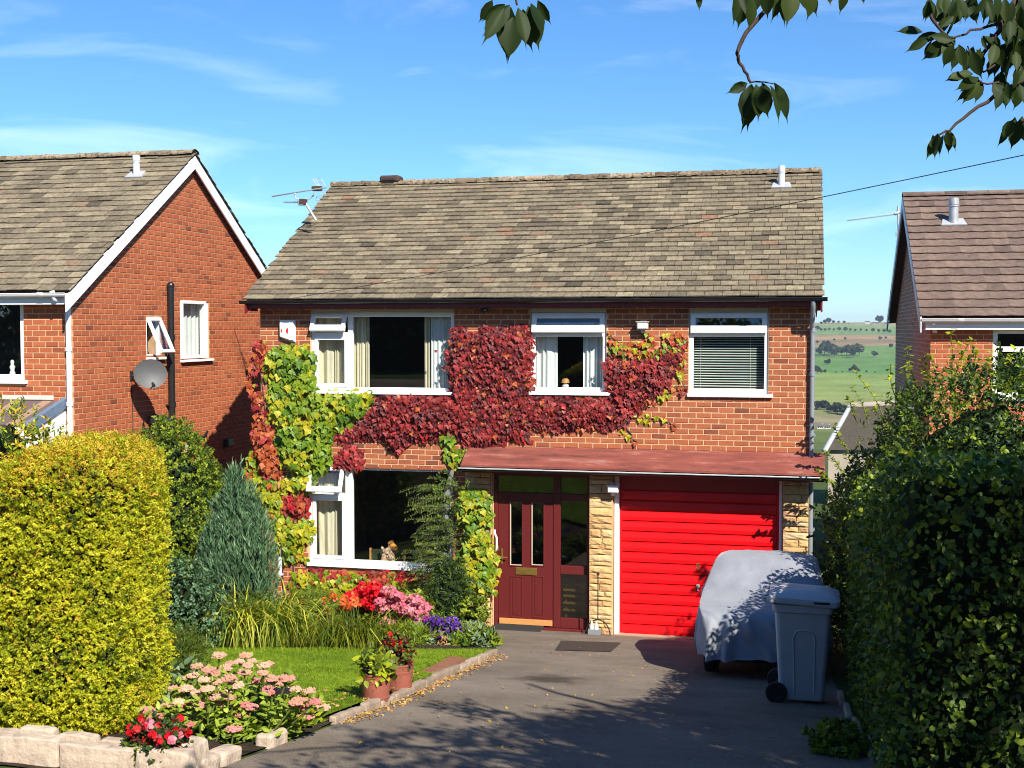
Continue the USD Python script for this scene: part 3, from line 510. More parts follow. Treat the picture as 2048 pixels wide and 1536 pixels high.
# living-room window upstairs: side light with an opening vent, wide fixed pane
x0, x1, z0, z1 = W1; b = MB(); zs = on_y(800, 626)[2]; bars(b, x0, x1, z0 + 0.05, zs, 0.06, FY, FY + 0.07); xm0, xm1 = on_y(694, 700)[0], on_y(704, 700)[0]; b.rbox(xm0, FY + 0.002, z0 + 0.11, xm1, FY + 0.068, zs - 0.06)
zt = on_y(660, 669)[2]; b.rbox(x0 + 0.06, FY + 0.002, zt - 0.035, xm0, FY + 0.068, zt + 0.035)
w = obj(house, 'window', b, 'white_plastic', label='wide upstairs window with cream curtains and open top light'); b = MB(); b.rbox(x0 + 0.004, 0.004, zs + 0.002, x1 - 0.004, 0.10, z1); obj(w, 'head_panel', b, 'cream_paint')
sillbar(w, x0 - 0.02, x1 + 0.02, z0 + 0.05); b = MB(); bars(b, x0 + 0.06, xm0, z0 + 0.11, zt - 0.035, 0.055, FY - 0.018, FY + 0.03); obj(w, 'sash', b, 'white_plastic'); pane(w, x0 + 0.10, xm0 - 0.04, z0 + 0.15, zt - 0.08, FY + 0.02); pane(w, xm1, x1 - 0.06, z0 + 0.10, zs - 0.05, FY + 0.03); vent(w, x0 + 0.02, xm0 - 0.005, zt + 0.03, zs - 0.015, FY - 0.005, 0.065, 0.38)
# bathroom window and blind window upstairs: top vent over one pane
for (x0, x1, z0, z1), zm_px, lab, ang in ((W2, (1137, 668), 'narrow upstairs window with white net curtains', 0.22), (W3, (1457, 668), 'upstairs window nearest the right corner with slatted blind', 0.12)):
    zs = z1 - 0.07; zm = on_y(*zm_px)[2]; b = MB(); bars(b, x0, x1, z0 + 0.05, zs, 0.065, FY, FY + 0.07); b.rbox(x0 + 0.065, FY + 0.002, zm - 0.04, x1 - 0.065, FY + 0.068, zm + 0.03)
    w = obj(house, 'window', b, 'white_plastic', label=lab); b = MB(); b.rbox(x0 + 0.004, 0.004, zs + 0.002, x1 - 0.004, 0.10, z1); obj(w, 'head_panel', b, 'cream_paint'); sillbar(w, x0 - 0.02, x1 + 0.07, z0 + 0.05, h=0.055)
    pane(w, x0 + 0.06, x1 - 0.06, z0 + 0.11, zm - 0.03, FY + 0.03); vent(w, x0 + 0.025, x1 - 0.025, zm + 0.01, zs - 0.02, FY - 0.005, 0.075, ang)
# dining-room window downstairs
x0, x1, z0, z1 = W4; b = MB(); bars(b, x0, x1, z0 + 0.06, z1, 0.06, FY, FY + 0.07); xm0, xm1 = on_y(689, 1000)[0], on_y(704, 1000)[0]; b.rbox(xm0, FY + 0.002, z0 + 0.12, xm1, FY + 0.068, z1 - 0.06); zt = on_y(655, 991)[2]; b.rbox(x0 + 0.06, FY + 0.002, zt - 0.03, xm0, FY + 0.068, zt + 0.04)
w = obj(house, 'window', b, 'white_plastic', label='wide downstairs window with curtain and open top light'); sillbar(w, x0 - 0.02, x1 + 0.02, z0 + 0.06, h=0.06); b = MB(); bars(b, x0 + 0.06, xm0, z0 + 0.12, zt - 0.03, 0.055, FY - 0.018, FY + 0.03); obj(w, 'sash', b, 'white_plastic')
pane(w, x0 + 0.10, xm0 - 0.04, z0 + 0.16, zt - 0.07, FY + 0.02); pane(w, xm1, x1 - 0.06, z0 + 0.11, z1 - 0.05, FY + 0.03); vent(w, x0 + 0.02, xm0 - 0.005, zt + 0.035, z1 - 0.03, FY - 0.005, 0.06, 0.40)
# rooms behind the glass
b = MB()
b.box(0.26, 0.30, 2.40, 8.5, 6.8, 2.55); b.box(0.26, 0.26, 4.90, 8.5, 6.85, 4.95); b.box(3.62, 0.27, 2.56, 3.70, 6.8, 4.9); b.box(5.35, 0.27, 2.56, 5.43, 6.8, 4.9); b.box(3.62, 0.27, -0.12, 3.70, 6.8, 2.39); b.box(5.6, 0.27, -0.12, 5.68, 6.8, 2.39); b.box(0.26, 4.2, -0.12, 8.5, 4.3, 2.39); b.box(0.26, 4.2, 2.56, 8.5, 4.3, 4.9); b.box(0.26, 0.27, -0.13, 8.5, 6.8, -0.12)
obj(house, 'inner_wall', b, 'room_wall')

# stone cladding beside the door and the garage
def stones(parent, x0, x1, z0, z1, y, seed, label=None):
    rng = np.random.default_rng(seed); z = z0
    while z < z1 - 0.02:
        h = rng.choice([0.065, 0.085, 0.11, 0.135]); h = min(h, z1 - z); x = x0
        while x < x1 - 0.02:
            l = rng.uniform(0.14, 0.36); l = l if x1 - x - l > 0.09 else x1 - x
            m = trimesh.creation.box((l - 0.010, 0.07, h - 0.010)); m = m.subdivide().subdivide(); v = np.array(m.vertices); d = np.maximum(0, -v[:, 1] / 0.035); c = np.array([x + l / 2, y, z + h / 2])
            edge = np.minimum(1, np.minimum((l / 2 - np.abs(v[:, 0])) / 0.022, (h / 2 - np.abs(v[:, 2])) / 0.02)).clip(0, 1)
            nz = meshkit.fbm((v + c) * [9, 9, 13] + seed, 3, seed); v[:, 1] -= d * edge * (0.006 + 0.045 * (nz - 0.25)); v[:, [0, 2]] += (meshkit.noise((v + c) * 30, 3)[:, None] - 0.5) * 0.006
            obj(parent, 'stone', (v + c, np.array(m.faces)), 'stone_yellow', tone=float(rng.random())); x += l
        z += h
for q0, q1 in ((5.47, 5.838), (8.375, 8.745), (3.50, 3.915)): b = MB(); b.box(q0, -0.055, -0.13, q1, -0.001, 2.36); obj(house, 'stone_backing', b, 'mortar')
stones(house, 5.475, 5.836, -0.13, 2.36, -0.08, 3); stones(house, 8.38, 8.75, -0.13, 2.36, -0.08, 4); stones(house, 3.50, 3.91, -0.13, 2.36, -0.08, 5)

# porch roof along the right of the front
CY = -0.43; zw, zf = on_y(1300, 899)[2], on_y(1300, 934, CY)[2]; cx0, cx1 = on_y(922, 934, CY)[0], 8.97
b = MB(); n_ = 40; xs = np.linspace(cx0, cx1, n_); yy_ = np.array([0.0, -0.12, -0.25, -0.36, CY]); P = np.array([[(x if k else max(x, cx0 + 0.10), y, np.interp(y, [CY, -0.36, 0], [zf - 0.03, zf + 0.02, zw]) + 0.010 * (meshkit.noise(np.array([[x * 3, y * 6, 0]]), 4)[0] - 0.5)) for k, y in enumerate(yy_)] for x in xs])
b.sheet(P); b.add([(cx0, 0, zw), (cx0 + 0.02, CY, zf - 0.03), (cx0 + 0.02, CY, 2.40), (cx0, 0, 2.40)], [(0, 1, 2, 3)]); b.add([(cx1, 0, zw), (cx1, CY, zf - 0.03), (cx1, CY, 2.40), (cx1, 0, 2.40)], [(3, 2, 1, 0)])
pr = obj(house, 'porch_roof', b, 'felt_red')
b = MB(); b.box(cx0 + 0.03, CY + 0.03, 2.40, cx1 - 0.02, 0.0, 2.415); obj(pr, 'underside', b, 'maroon_paint')
b = MB(); b.box(cx0 + 0.01, CY + 0.002, 2.385, cx1 - 0.005, CY + 0.028, zf - 0.035); obj(pr, 'porch_fascia', b, 'maroon_paint')
b = MB(); b.rbox(cx0 - 0.01, CY - 0.02, zf - 0.075, cx1 + 0.01, CY + 0.012, zf - 0.028, 0.008); obj(pr, 'felt_edge', b, 'felt_red')
gutter(pr, cx0 - 0.02, cx1 + 0.04, CY - 0.055, zf - 0.085, 0.042, 'black_plastic', 6, 'porch_gutter')
b = MB(); b.tube([(cx0 - 0.02, CY - 0.099, zf - 0.083), (cx1 + 0.04, CY - 0.099, zf - 0.083)], 0.011, 8); obj(pr, 'gutter_rim', b, 'steel_pale')

# front door with transom and side light
def R(u0, v0, u1, v1): return rect(u0, v0, u1, v1, 0.0)
DX0, DXM0, DXM1, DX1 = 3.935, on_y(1106, 1100)[0], on_y(1120, 1100)[0], 5.465; ztr0, ztr1 = on_y(1050, 1003)[2], on_y(1050, 986)[2]; zb = -0.13
b = MB(); DYF = 0.02
b.rbox(DX0, DYF, zb, DX0 + 0.06, DYF + 0.09, 2.35); b.rbox(DX1 - 0.05, DYF, zb, DX1, DYF + 0.09, 2.35); b.rbox(DXM0, DYF, zb + 0.06, DXM1, DYF + 0.09, 2.35); b.rbox(DX0 + 0.06, DYF + 0.002, 2.29, DXM0, DYF + 0.088, 2.35); b.rbox(DXM1, DYF + 0.002, 2.29, DX1 - 0.05, DYF + 0.088, 2.35)
b.rbox(DX0 + 0.06, DYF + 0.002, ztr0 - 0.02, DXM0, DYF + 0.088, ztr1); b.rbox(DXM1, DYF + 0.002, ztr0 + 0.02, DX1 - 0.05, DYF + 0.088, ztr1); za0, za1 = on_y(1150, 1150)[2], on_y(1150, 1133)[2]; b.rbox(DXM1, DYF - 0.004, za0, DX1 - 0.05, DYF + 0.086, za1); b.rbox(DXM1, DYF + 0.002, zb + 0.06, DX1 - 0.05, DYF + 0.088, zb + 0.22)
b.rbox(DX0 - 0.01, DYF - 0.06, zb, DX1 + 0.0, DYF + 0.09, zb + 0.058)
door = obj(house, 'front_door', b, 'maroon_door', label='maroon front door with two tall glass panels and side light')
lx0, lx1, lz0, lz1 = DX0 + 0.065, DXM0 - 0.005, zb + 0.065, ztr0 - 0.025; g1, g2 = R(1019, 1005, 1043, 1131), R(1062, 1005, 1086, 1131); lp = sbox(lx0, lz0, lx1, lz1).difference(unary_union([sbox(g[0], g[2], g[1], g[3]) for g in (g1, g2)]))
b = MB(); b.poly(lp, DYF + 0.018, DYF + 0.06, None); k1, k2 = R(1019, 1153, 1044, 1236), R(1063, 1153, 1087, 1236)
for g in (k1, k2):
    bars(b, g[0], g[1], g[2], g[3], 0.022, DYF + 0.008, DYF + 0.02, r=0.006); b.rbox(g[0] + 0.045, DYF + 0.010, g[2] + 0.045, g[1] - 0.045, DYF + 0.02, g[3] - 0.045, 0.008)
for g in (g1, g2): bars(b, g[0] - 0.02, g[1] + 0.02, g[2] - 0.02, g[3] + 0.02, 0.022, DYF + 0.007, DYF + 0.02)
obj(door, 'door_leaf', b, 'maroon_door')
b = MB()
for g in (g1, g2): b.box(g[0] + 0.002, DYF + 0.019, g[2] + 0.002, g[0] + 0.014, DYF + 0.03, g[3]); b.box(g[0] + 0.014, DYF + 0.019, g[2] + 0.002, g[1], DYF + 0.03, g[2] + 0.012)
obj(door, 'pale_bead', b, 'cream_paint')
for g in (g1, g2): pane(door, g[0], g[1], g[2], g[3], DYF + 0.04, 'glass_dark')
pane(door, DX0 + 0.06, DXM0, ztr1, 2.29, DYF + 0.04, 'glass_dark'); pane(door, DXM1, DX1 - 0.05, ztr1, 2.29, DYF + 0.04, 'glass_dark'); pane(door, DXM1, DX1 - 0.05, za1, ztr0 + 0.02, DYF + 0.04, 'glass_dark'); pane(door, DXM1, DX1 - 0.05, zb + 0.22, za0, DYF + 0.04, 'glass_dark')
g = R(1030, 1137, 1073, 1150); b = MB(); b.rbox(g[0], DYF - 0.001, g[2], g[1], DYF + 0.02, g[3], 0.008); b.rbox(g[0] + 0.03, DYF - 0.006, g[2] + 0.02, g[1] - 0.03, DYF + 0.0, g[3] - 0.025, 0.004); obj(door, 'letter_box', b, 'brass')
h0, h1 = on_y(1003, 1130), on_y(1003, 1098); b = MB(); b.rbox(h0[0] - 0.016, DYF + 0.004, h0[2], h0[0] + 0.016, DYF + 0.02, h1[2], 0.006); b.tube([(h0[0], DYF + 0.0, (h0[2] + h1[2]) / 2), (h0[0], DYF - 0.045, (h0[2] + h1[2]) / 2), (h0[0] + 0.10, DYF - 0.045, (h0[2] + h1[2]) / 2)], 0.010, 8); obj(door, 'handle', b, 'brass')
g = R(998, 1242, 1104, 1247); b = MB(); b.rbox(g[0], DYF - 0.016, g[2], g[1], DYF + 0.02, g[3], 0.004); obj(door, 'weather_bar', b, 'orange_wood')

# garage door: red up-and-over with pressed ribs
GY0 = 0.085; gx0, gx1, gzt, gzb = on_y(1240, 1100, GY0)[0], on_y(1557, 1100, GY0)[0], on_y(1400, 984, GY0)[2], on_y(1300, 1271, GY0)[2]
b = MB(); b.box(gx0 - 0.001, GY0 + 0.03, gzb - 0.03, gx1 + 0.003, GY0 + 0.06, 2.36); gd = obj(house, 'garage_door', b, 'red_paint', label='scarlet ribbed up-and-over garage door numbered 5')
b = MB(); b.rbox(gx0 - 0.001, GY0 - 0.02, gzt + 0.01, gx1 + 0.003, GY0 + 0.05, 2.36, 0.004); obj(gd, 'header_board', b, 'dark_red_paint')
nr = 14; hh = (gzt - gzb) / nr
for k in range(nr):
    b = MB(); za, zc = gzb + k * hh, gzb + (k + 1) * hh; pr_ = [(GY0 + 0.029, za + 0.012), (GY0 - 0.010, za + 0.016), (GY0 - 0.018, za + hh * 0.45), (GY0 - 0.008, zc - 0.014), (GY0 + 0.029, zc + 0.010)]
    b.sheet(np.array([[(x, y, z) for y, z in pr_] for x in (gx0 + 0.035, gx1 - 0.035)])); obj(gd, 'rib', b, 'red_paint', smooth=False)
b = MB(); b.rbox(gx0 - 0.002, GY0 - 0.004, gzb, gx0 + 0.034, GY0 + 0.04, gzt); b.rbox(gx1 - 0.034, GY0 - 0.004, gzb, gx1 + 0.002, GY0 + 0.04, gzt); b.rbox(gx0, GY0 - 0.002, gzb - 0.028, gx1, GY0 + 0.04, gzb + 0.003); obj(gd, 'edge_rail', b, 'red_paint')
c = on_y(1396, 1133, GY0 - 0.01); tmn = meshkit.text_mesh('5', 0.085, 0.006, True); v = np.array(tmn.vertices); v[:, :2] -= v[:, :2].mean(0); obj(gd, 'numeral', (np.stack([c[0] + v[:, 0], GY0 - 0.012 - v[:, 2], c[2] + v[:, 1]], 1), np.array(tmn.faces)), 'brass')
c = on_y(1396, 1172, GY0 - 0.01); b = MB(); b.lathe([(0.0, 0.0), (0.03, 0.0), (0.03, 0.012), (0.0, 0.012)], n=14); v = b.v(); b2 = MB(); b2.add(np.stack([c[0] + v[:, 0], GY0 - 0.005 - v[:, 2], c[2] + v[:, 1]], 1), b.f()); b2.rbox(c[0] - 0.012, GY0 - 0.05, c[2] - 0.07, c[0] + 0.012, GY0 - 0.012, c[2] + 0.02, 0.006); obj(gd, 'handle', b2, 'steel_pale')
b = MB(); b.rbox(5.850, -0.03, -0.13, gx0 - 0.004, 0.14, 2.352, 0.006); b.rbox(gx1 + 0.006, -0.0, -0.13, 8.37, 0.14, 2.352, 0.006); obj(gd, 'door_post', b, 'white_plastic')
b = MB(); b.box(5.86, -0.10, -0.128, 8.4, 0.06, gz(0) + 0.03); 
for k in range(60): b.box(5.88 + k * 0.042, -0.106, -0.10, 5.90 + k * 0.042, -0.08, gz(0) + 0.036)
obj(gd, 'threshold', b, 'grate')
# grab handle on the stone, downpipe at the right corner
b = MB(); g0, g1_ = on_y(988, 1062, -0.15), on_y(988, 1104, -0.15); b.tube([(g0[0], -0.10, g0[2]), (g0[0] + 0.015, -0.17, g0[2] - 0.03), (g0[0] + 0.05, -0.18, g0[2] - 0.10), (g0[0] + 0.05, -0.18, g1_[2] + 0.08), (g0[0] + 0.03, -0.17, g1_[2] + 0.02), (g0[0] + 0.0, -0.10, g1_[2])], 0.017, 10); obj(house, 'grab_handle', b, 'white_plastic', smooth=50)
b = MB(); px = on_y(1625, 700, -0.06)[0]; b.tube([(px, -0.33, 5.02), (px, -0.33, 4.90), (px - 0.01, -0.07, 4.62), (px, -0.055, 4.5), (px, -0.055, 2.70)], 0.034, 12); b.tube([(px, -0.055, 2.33), (px, -0.055, -0.1)], 0.034, 12)
for z in (4.55, 3.9, 3.0, 1.6, 0.4): b.tube([(px, -0.055, z), (px, -0.055, z + 0.06)], 0.042, 12); b.box(px - 0.06, -0.03, z + 0.01, px + 0.06, 0.0, z + 0.05)
obj(house, 'downpipe', b, 'grey_plastic', smooth=40)
# roof fittings
def on_main_roof(u, v, up=0.0):
    n = np.cross([1, 0, 0], bv); d = ray(u, v); t = ((np.array([0, EY, EZ]) + n * up - EYE) @ n) / (d @ n); return EYE + d * t
def flue(parent, p, h, r, matname, tilt=0.0, flash=(0.22, 0.20), bvec=None):
    b = MB(); p = np.asarray(p); b.tube([p - [0, 0, 0.1], p + [0, 0, h * 0.72]], r, 16); b.tube([p + [0, 0, h * 0.66], p + [0, 0, h * 0.72]], r * 1.16, 16); b.tube([p + [0, 0, h * 0.74], p + [0, 0, h * 0.97]], r * 1.10, 16); b.tube([p + [0, 0, h * 0.97], p + [0, 0, h]], r * 0.95, 16); b.tube([p + [0, 0, h * 0.70], p + [0, 0, h * 0.75]], r * 0.8, 12)
    f = obj(parent, 'flue_pipe', b, matname, smooth=40); b = MB(); q = bv if bvec is None else bvec; n = np.cross([1, 0, 0], q); a = np.array([1.0, 0, 0]); w_, l_ = flash
    c = [p + a * sx * w_ + q * sy * l_ + n * 0.045 for sx, sy in ((-1, -1), (1, -1), (0.8, 1), (-0.8, 1))]; b.add(np.vstack([c, np.array(c) - n * 0.03]), [(0, 1, 2, 3), (0, 4, 5, 1), (1, 5, 6, 2), (2, 6, 7, 3), (3, 7, 4, 0)]); obj(f, 'lead_flashing', b, 'lead')
flue(house, on_main_roof(1563, 374), 0.36, 0.055, 'clear_plastic', flash=(0.17, 0.10))
c = on_y(782, 364, 3.50); b = MB(); b.rbox(c[0] - 0.19, 3.38, 7.34, c[0] + 0.19, 3.68, 7.47, 0.03); b.rbox(c[0] - 0.12, 3.36, 7.37, c[0] + 0.12, 3.384, 7.41, 0.004); tc = obj(house, 'ridge_terminal', b, 'twig')
b = MB(); 
for k in range(9): b.box(c[0] - 0.115 + k * 0.027, 3.352, 7.372, c[0] - 0.105 + k * 0.027, 3.358, 7.408)
obj(tc, 'slots', b, 'black_plastic')

# ------------------------------------------------------------------ neighbour on the left
XG, LFY = -2.35, -1.71
left = thing('brick_house', 'orange brick house on the left, its gable with white bargeboards and black soil pipe', 'house', (XG, LFY, 0.0))
AP = on_x(388, 305, XG + 0.1); LRY, LRZ = float(AP[1]), float(AP[2]) - 0.02; LEY, LEZ = LFY - 0.26, 5.17; LBY = 2 * LRY - LFY
to_r = lambda v: np.stack([XG + v[:, 1], v[:, 0], v[:, 2]], 1)
gab = Polygon([(LFY, -0.1), (LBY, -0.1), (LBY, LEZ - 0.02), (LRY, LRZ - 0.12), (LFY, LEZ + 0.02)])
GW1, GW2 = (on_x(293, 715, XG), on_x(321, 634, XG)), (on_x(361, 720, XG), on_x(417, 601, XG))
gh = [sbox(a[1], a[2], c[1], c[2]) for a, c in (GW1, GW2)]
lw = on_y(0, 766, LFY), on_y(46, 580, LFY); lfh = [sbox(lw[1][0] - 2.3, lw[0][2], lw[1][0], lw[1][2])]
b = MB(); b.poly(gab.difference(unary_union(gh + [sbox(LFY - 1, -1, LFY + 0.251, 9)])), -0.25, -0.001, to_r); obj(left, 'gable_wall', b, 'mortar_brown')
lfront = Polygon([(-9.0, -0.1), (XG, -0.1), (XG, LEZ + 0.02), (-9.0, LEZ + 0.02)])
b = MB(); b.poly(lfront.difference(lfh[0]), 0.001, 0.25, lambda v: np.stack([v[:, 0] - 0.001, v[:, 1] + LFY, v[:, 2]], 1)); obj(left, 'outer_wall', b, 'mortar'); b = MB(); b.box(-9.0, LBY - 0.25, -0.1, XG - 0.26, LBY, LEZ); obj(left, 'rear_wall', b, 'mortar'); b = MB(); b.box(-9.0, LFY + 0.26, -0.1, -8.75, LBY - 0.26, LEZ); obj(left, 'far_wall', b, 'mortar')
brick_wall(left, gab, gh, to_r, False, 'brick', 'brick_orange', course=0.0865, z_base=-0.1, visible=lambda u, v: v < 900 and u < 500 and v > 330, seed=21, limit=300)
brick_wall(left, lfront, lfh, lambda v: np.stack([v[:, 0], LFY - v[:, 1], v[:, 2]], 1), False, 'front_brick', 'brick_orange', course=0.0865, z_base=-0.1, visible=lambda u, v: v < 800 and u < 143, seed=22)
LL = math.hypot(LRY - LEY, LRZ - LEZ); lbv = np.array([0, (LRY - LEY) / LL, (LRZ - LEZ) / LL])
tile_slope(left, (-9.1, LEY, LEZ), (1, 0, 0), lbv, 9.1 + XG + 0.14, LL - 0.03, LL / 26.0, 0.265, 'roof_tile', 'roof_tile', seed=24, lift=0.024, jit=0.0045)
bk = np.array([0, -lbv[1], lbv[2]])
tile_slope(left, (-9.1, 2 * LRY - LEY, LEZ), (1, 0, 0), bk, 9.1 + XG + 0.14, LL - 0.03, LL / 26.0, 0.265, 'rear_tile', 'roof_tile', seed=25, limit=0)
b = MB(); b.poly(Polygon([(LEY + 0.05, LEZ - 0.02), (LRY, LRZ - 0.035), (2 * LRY - LEY - 0.05, LEZ - 0.02), (2 * LRY - LEY - 0.05, LEZ - 0.07), (LRY, LRZ - 0.13), (LEY + 0.05, LEZ - 0.07)]), 0, 9.1 + XG + 0.08, lambda v: np.stack([-9.1 + v[:, 1], v[:, 0], v[:, 2]], 1)); obj(left, 'roof_boarding', b, 'dark_wood')
ridge_run(left, (-9.1, LRY, LRZ + 0.01), (XG + 0.14, LRY, LRZ + 0.01), seed=8)
for q in (-1, 1):
    b = MB(); A, B = np.array([LRY + q * (LRY - LEY + 0.06), LEZ - 0.085]), np.array([LRY, LRZ - 0.045]); x = XG + 0.095
    n2 = np.array([0, -0.23]); b.add([(x + dx, *(pt + dz)) for dx in (0, 0.028) for pt in (A, B) for dz in (np.zeros(2), n2)], [(0, 1, 3, 2), (4, 6, 7, 5), (0, 2, 6, 4), (1, 5, 7, 3), (0, 4, 5, 1)]); obj(left, 'bargeboard', b, 'white_plastic')
b = MB(); b.box(-9.1, LEY + 0.05, LEZ - 0.20, XG + 0.05, LEY + 0.075, LEZ - 0.04); b.box(-9.1, LEY + 0.076, LEZ - 0.20, XG + 0.05, LFY - 0.001, LEZ - 0.185); obj(left, 'fascia', b, 'white_plastic')
gutter(left, -9.1, XG + 0.10, LEY - 0.012, LEZ - 0.035, 0.058, 'white_plastic', 8)
b = MB(); p0, p1, p2, p3 = on_y(104, 582, LEY - 0.01), on_y(108, 597, LEY), on_y(136, 606, LFY - 0.05), on_y(137, 880, LFY - 0.05); p3[0] = p2[0]; b.tube([p0, p1, p2, p2 - [0, 0, 0.12], p3], 0.042, 12)
for f_ in (0.35, 0.75): c = p2 + (p3 - p2) * f_; b.tube([c, c + [0, 0, 0.06]], 0.052, 12)
obj(left, 'downpipe', b, 'white_plastic', smooth=45)
# its windows
x0, x1, z0, z1 = lw[1][0] - 2.3, lw[1][0], lw[0][2], lw[1][2]; yf = LFY + 0.03; b = MB(); bars(b, x0, x1, z0 + 0.05, z1, 0.085, yf, yf + 0.07); b.rbox(x1 - 1.5, yf + 0.002, z0 + 0.135, x1 - 1.41, yf + 0.068, z1 - 0.085); w = obj(left, 'window', b, 'white_plastic', label='front window at the left edge of the picture'); pane(w, x0 + 0.08, x1 - 0.08, z0 + 0.13, z1 - 0.08, yf + 0.03); b = MB(); b.rbox(x0 - 0.03, LFY - 0.06, z0 - 0.01, x1 + 0.06, LFY + 0.12, z0 + 0.048, 0.008); obj(w, 'sill', b, 'white_plastic')
def gable_window(aw, tiltdeg, lab, mull):
    a, c = aw; y0, y1, z0, z1 = a[1], c[1], a[2], c[2]; b = MB()
    tr = lambda v: np.stack([XG - v[:, 1], v[:, 0], v[:, 2]], 1)
    bars(b, y0, y1, z0, z1, 0.05, 0.01, 0.08)
    if mull: b.rbox(y1 - 0.22, 0.012, z0 + 0.05, y1 - 0.15, 0.078, z1 - 0.05)
    w = obj(left, 'window', (tr(b.v()), b.f()[:, ::-1]), 'white_plastic', label=lab); b = MB(); bars(b, y0 + 0.02, (y1 - 0.15 if mull else y1 - 0.02), z0 + 0.02, z1 - 0.02, 0.06, -0.03, 0.02)
    v = hinge(b.v(), z1 - 0.02, 0.0, math.radians(tiltdeg)) if tiltdeg else b.v(); obj(w, 'opening_sash', (tr(v), b.f()[:, ::-1]), 'white_plastic')
    q = np.array([(y0 + 0.07, 0.0, z0 + 0.07), ((y1 - 0.2 if mull else y1 - 0.07), 0.0, z0 + 0.07), ((y1 - 0.2 if mull else y1 - 0.07), 0.0, z1 - 0.07), (y0 + 0.07, 0.0, z1 - 0.07)]); q = hinge(q, z1 - 0.02, 0.0, math.radians(tiltdeg)) if tiltdeg else q
    obj(w, 'pane', (tr(q), np.array([(0, 2, 1), (0, 3, 2)])), 'glass'); b = MB(); b.rbox(y0 - 0.03, -0.07, z0 - 0.045, y1 + 0.08, 0.05, z0, 0.006); obj(w, 'sill', (tr(b.v()), b.f()[:, ::-1]), 'white_plastic'); return y0, y1, z0, z1
gable_window(GW1, 24, 'small gable window propped open below its top hinge', False); g2 = gable_window(GW2, 0, 'taller closed gable window right of the soil pipe', True)
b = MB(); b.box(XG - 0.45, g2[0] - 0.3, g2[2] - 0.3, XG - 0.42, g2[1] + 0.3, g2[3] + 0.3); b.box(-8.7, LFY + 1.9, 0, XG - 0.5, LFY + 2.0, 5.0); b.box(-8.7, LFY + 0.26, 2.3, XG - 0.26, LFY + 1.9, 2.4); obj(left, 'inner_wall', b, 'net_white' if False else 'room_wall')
ys = np.linspace(g2[0], g2[1], 40); zs_ = np.linspace(g2[2], g2[3], 2); b = MB(); b.sheet(np.array([[(XG - 0.16 + 0.02 * math.sin(y * 38), y, z) for z in zs_] for y in ys])); tag(obj('/World', 'curtain', b, 'net_white', smooth=True), 'pale net curtain behind the taller gable window of the left house', 'curtain')
# soil pipe with its branches
PX, PY = XG + 0.085, float(on_x(343, 700, XG + 0.085)[1]); zt, zb_ = on_x(343, 566, PX)[2], 1.0; b = MB(); b.tube([(PX, PY, zb_), (PX, PY, zt - 0.08)], 0.056, 16); b.lathe([(0.056, -0.08), (0.066, -0.06), (0.064, -0.02), (0.03, 0.02), (0.0, 0.02)], (PX, PY, zt), 16)
for v_ in (680, 815, 870): z = on_x(343, v_, PX)[2]; b.tube([(PX, PY, z), (PX, PY, z + 0.09)], 0.068, 16); b.box(XG, PY - 0.085, z + 0.03, PX, PY + 0.085, z + 0.06)
sp = obj(left, 'soil_pipe', b, 'black_plastic', smooth=45)
z = on_x(320, 838, PX)[2]; y = float(on_x(310, 838, PX + 0.1)[1]); b = MB(); b.tube([(PX, PY, z - 0.16), (PX + 0.03, (PY + y) / 2 + 0.05, z - 0.05), (PX + 0.05, y + 0.05, z + 0.03)], [0.066, 0.10, 0.085], 16); b.lathe([(0.0, 0.02), (0.088, 0.02), (0.088, -0.10), (0.05, -0.12)], (PX + 0.05, y + 0.07, z + 0.05), 16); obj(sp, 'hopper', b, 'black_plastic', smooth=45)
b = MB(); q0, q1 = on_x(292, 884, XG + 0.05), on_x(345, 884, XG + 0.05); b.tube([q0, (q1[0], PY, q0[2] - 0.03)], 0.026, 10); q2 = on_x(415, 868, XG + 0.05); b.tube([(q1[0], PY, q0[2] - 0.05), (q1[0], (PY + q2[1]) / 2, q0[2] - 0.03), (q2[0], q2[1] - 0.15, q2[2] - 0.05), (q2[0], q2[1], q2[2] + 0.05)], 0.024, 10); obj(sp, 'waste_pipe', b, 'black_plastic', smooth=45)
b = MB(); c = on_x(457, 886, XG + 0.06); b.rbox(XG + 0.002, c[1] - 0.13, c[2] - 0.07, XG + 0.12, c[1] + 0.13, c[2] + 0.08, 0.02); obj(left, 'vent_cowl', b, 'black_plastic')
b = MB(); c = on_x(372, 895, XG); b.rbox(XG + 0.002, c[1] - 0.07, c[2] - 0.09, XG + 0.02, c[1] + 0.07, c[2] + 0.07, 0.004); obj(left, 'wall_plate', b, 'render_pale')
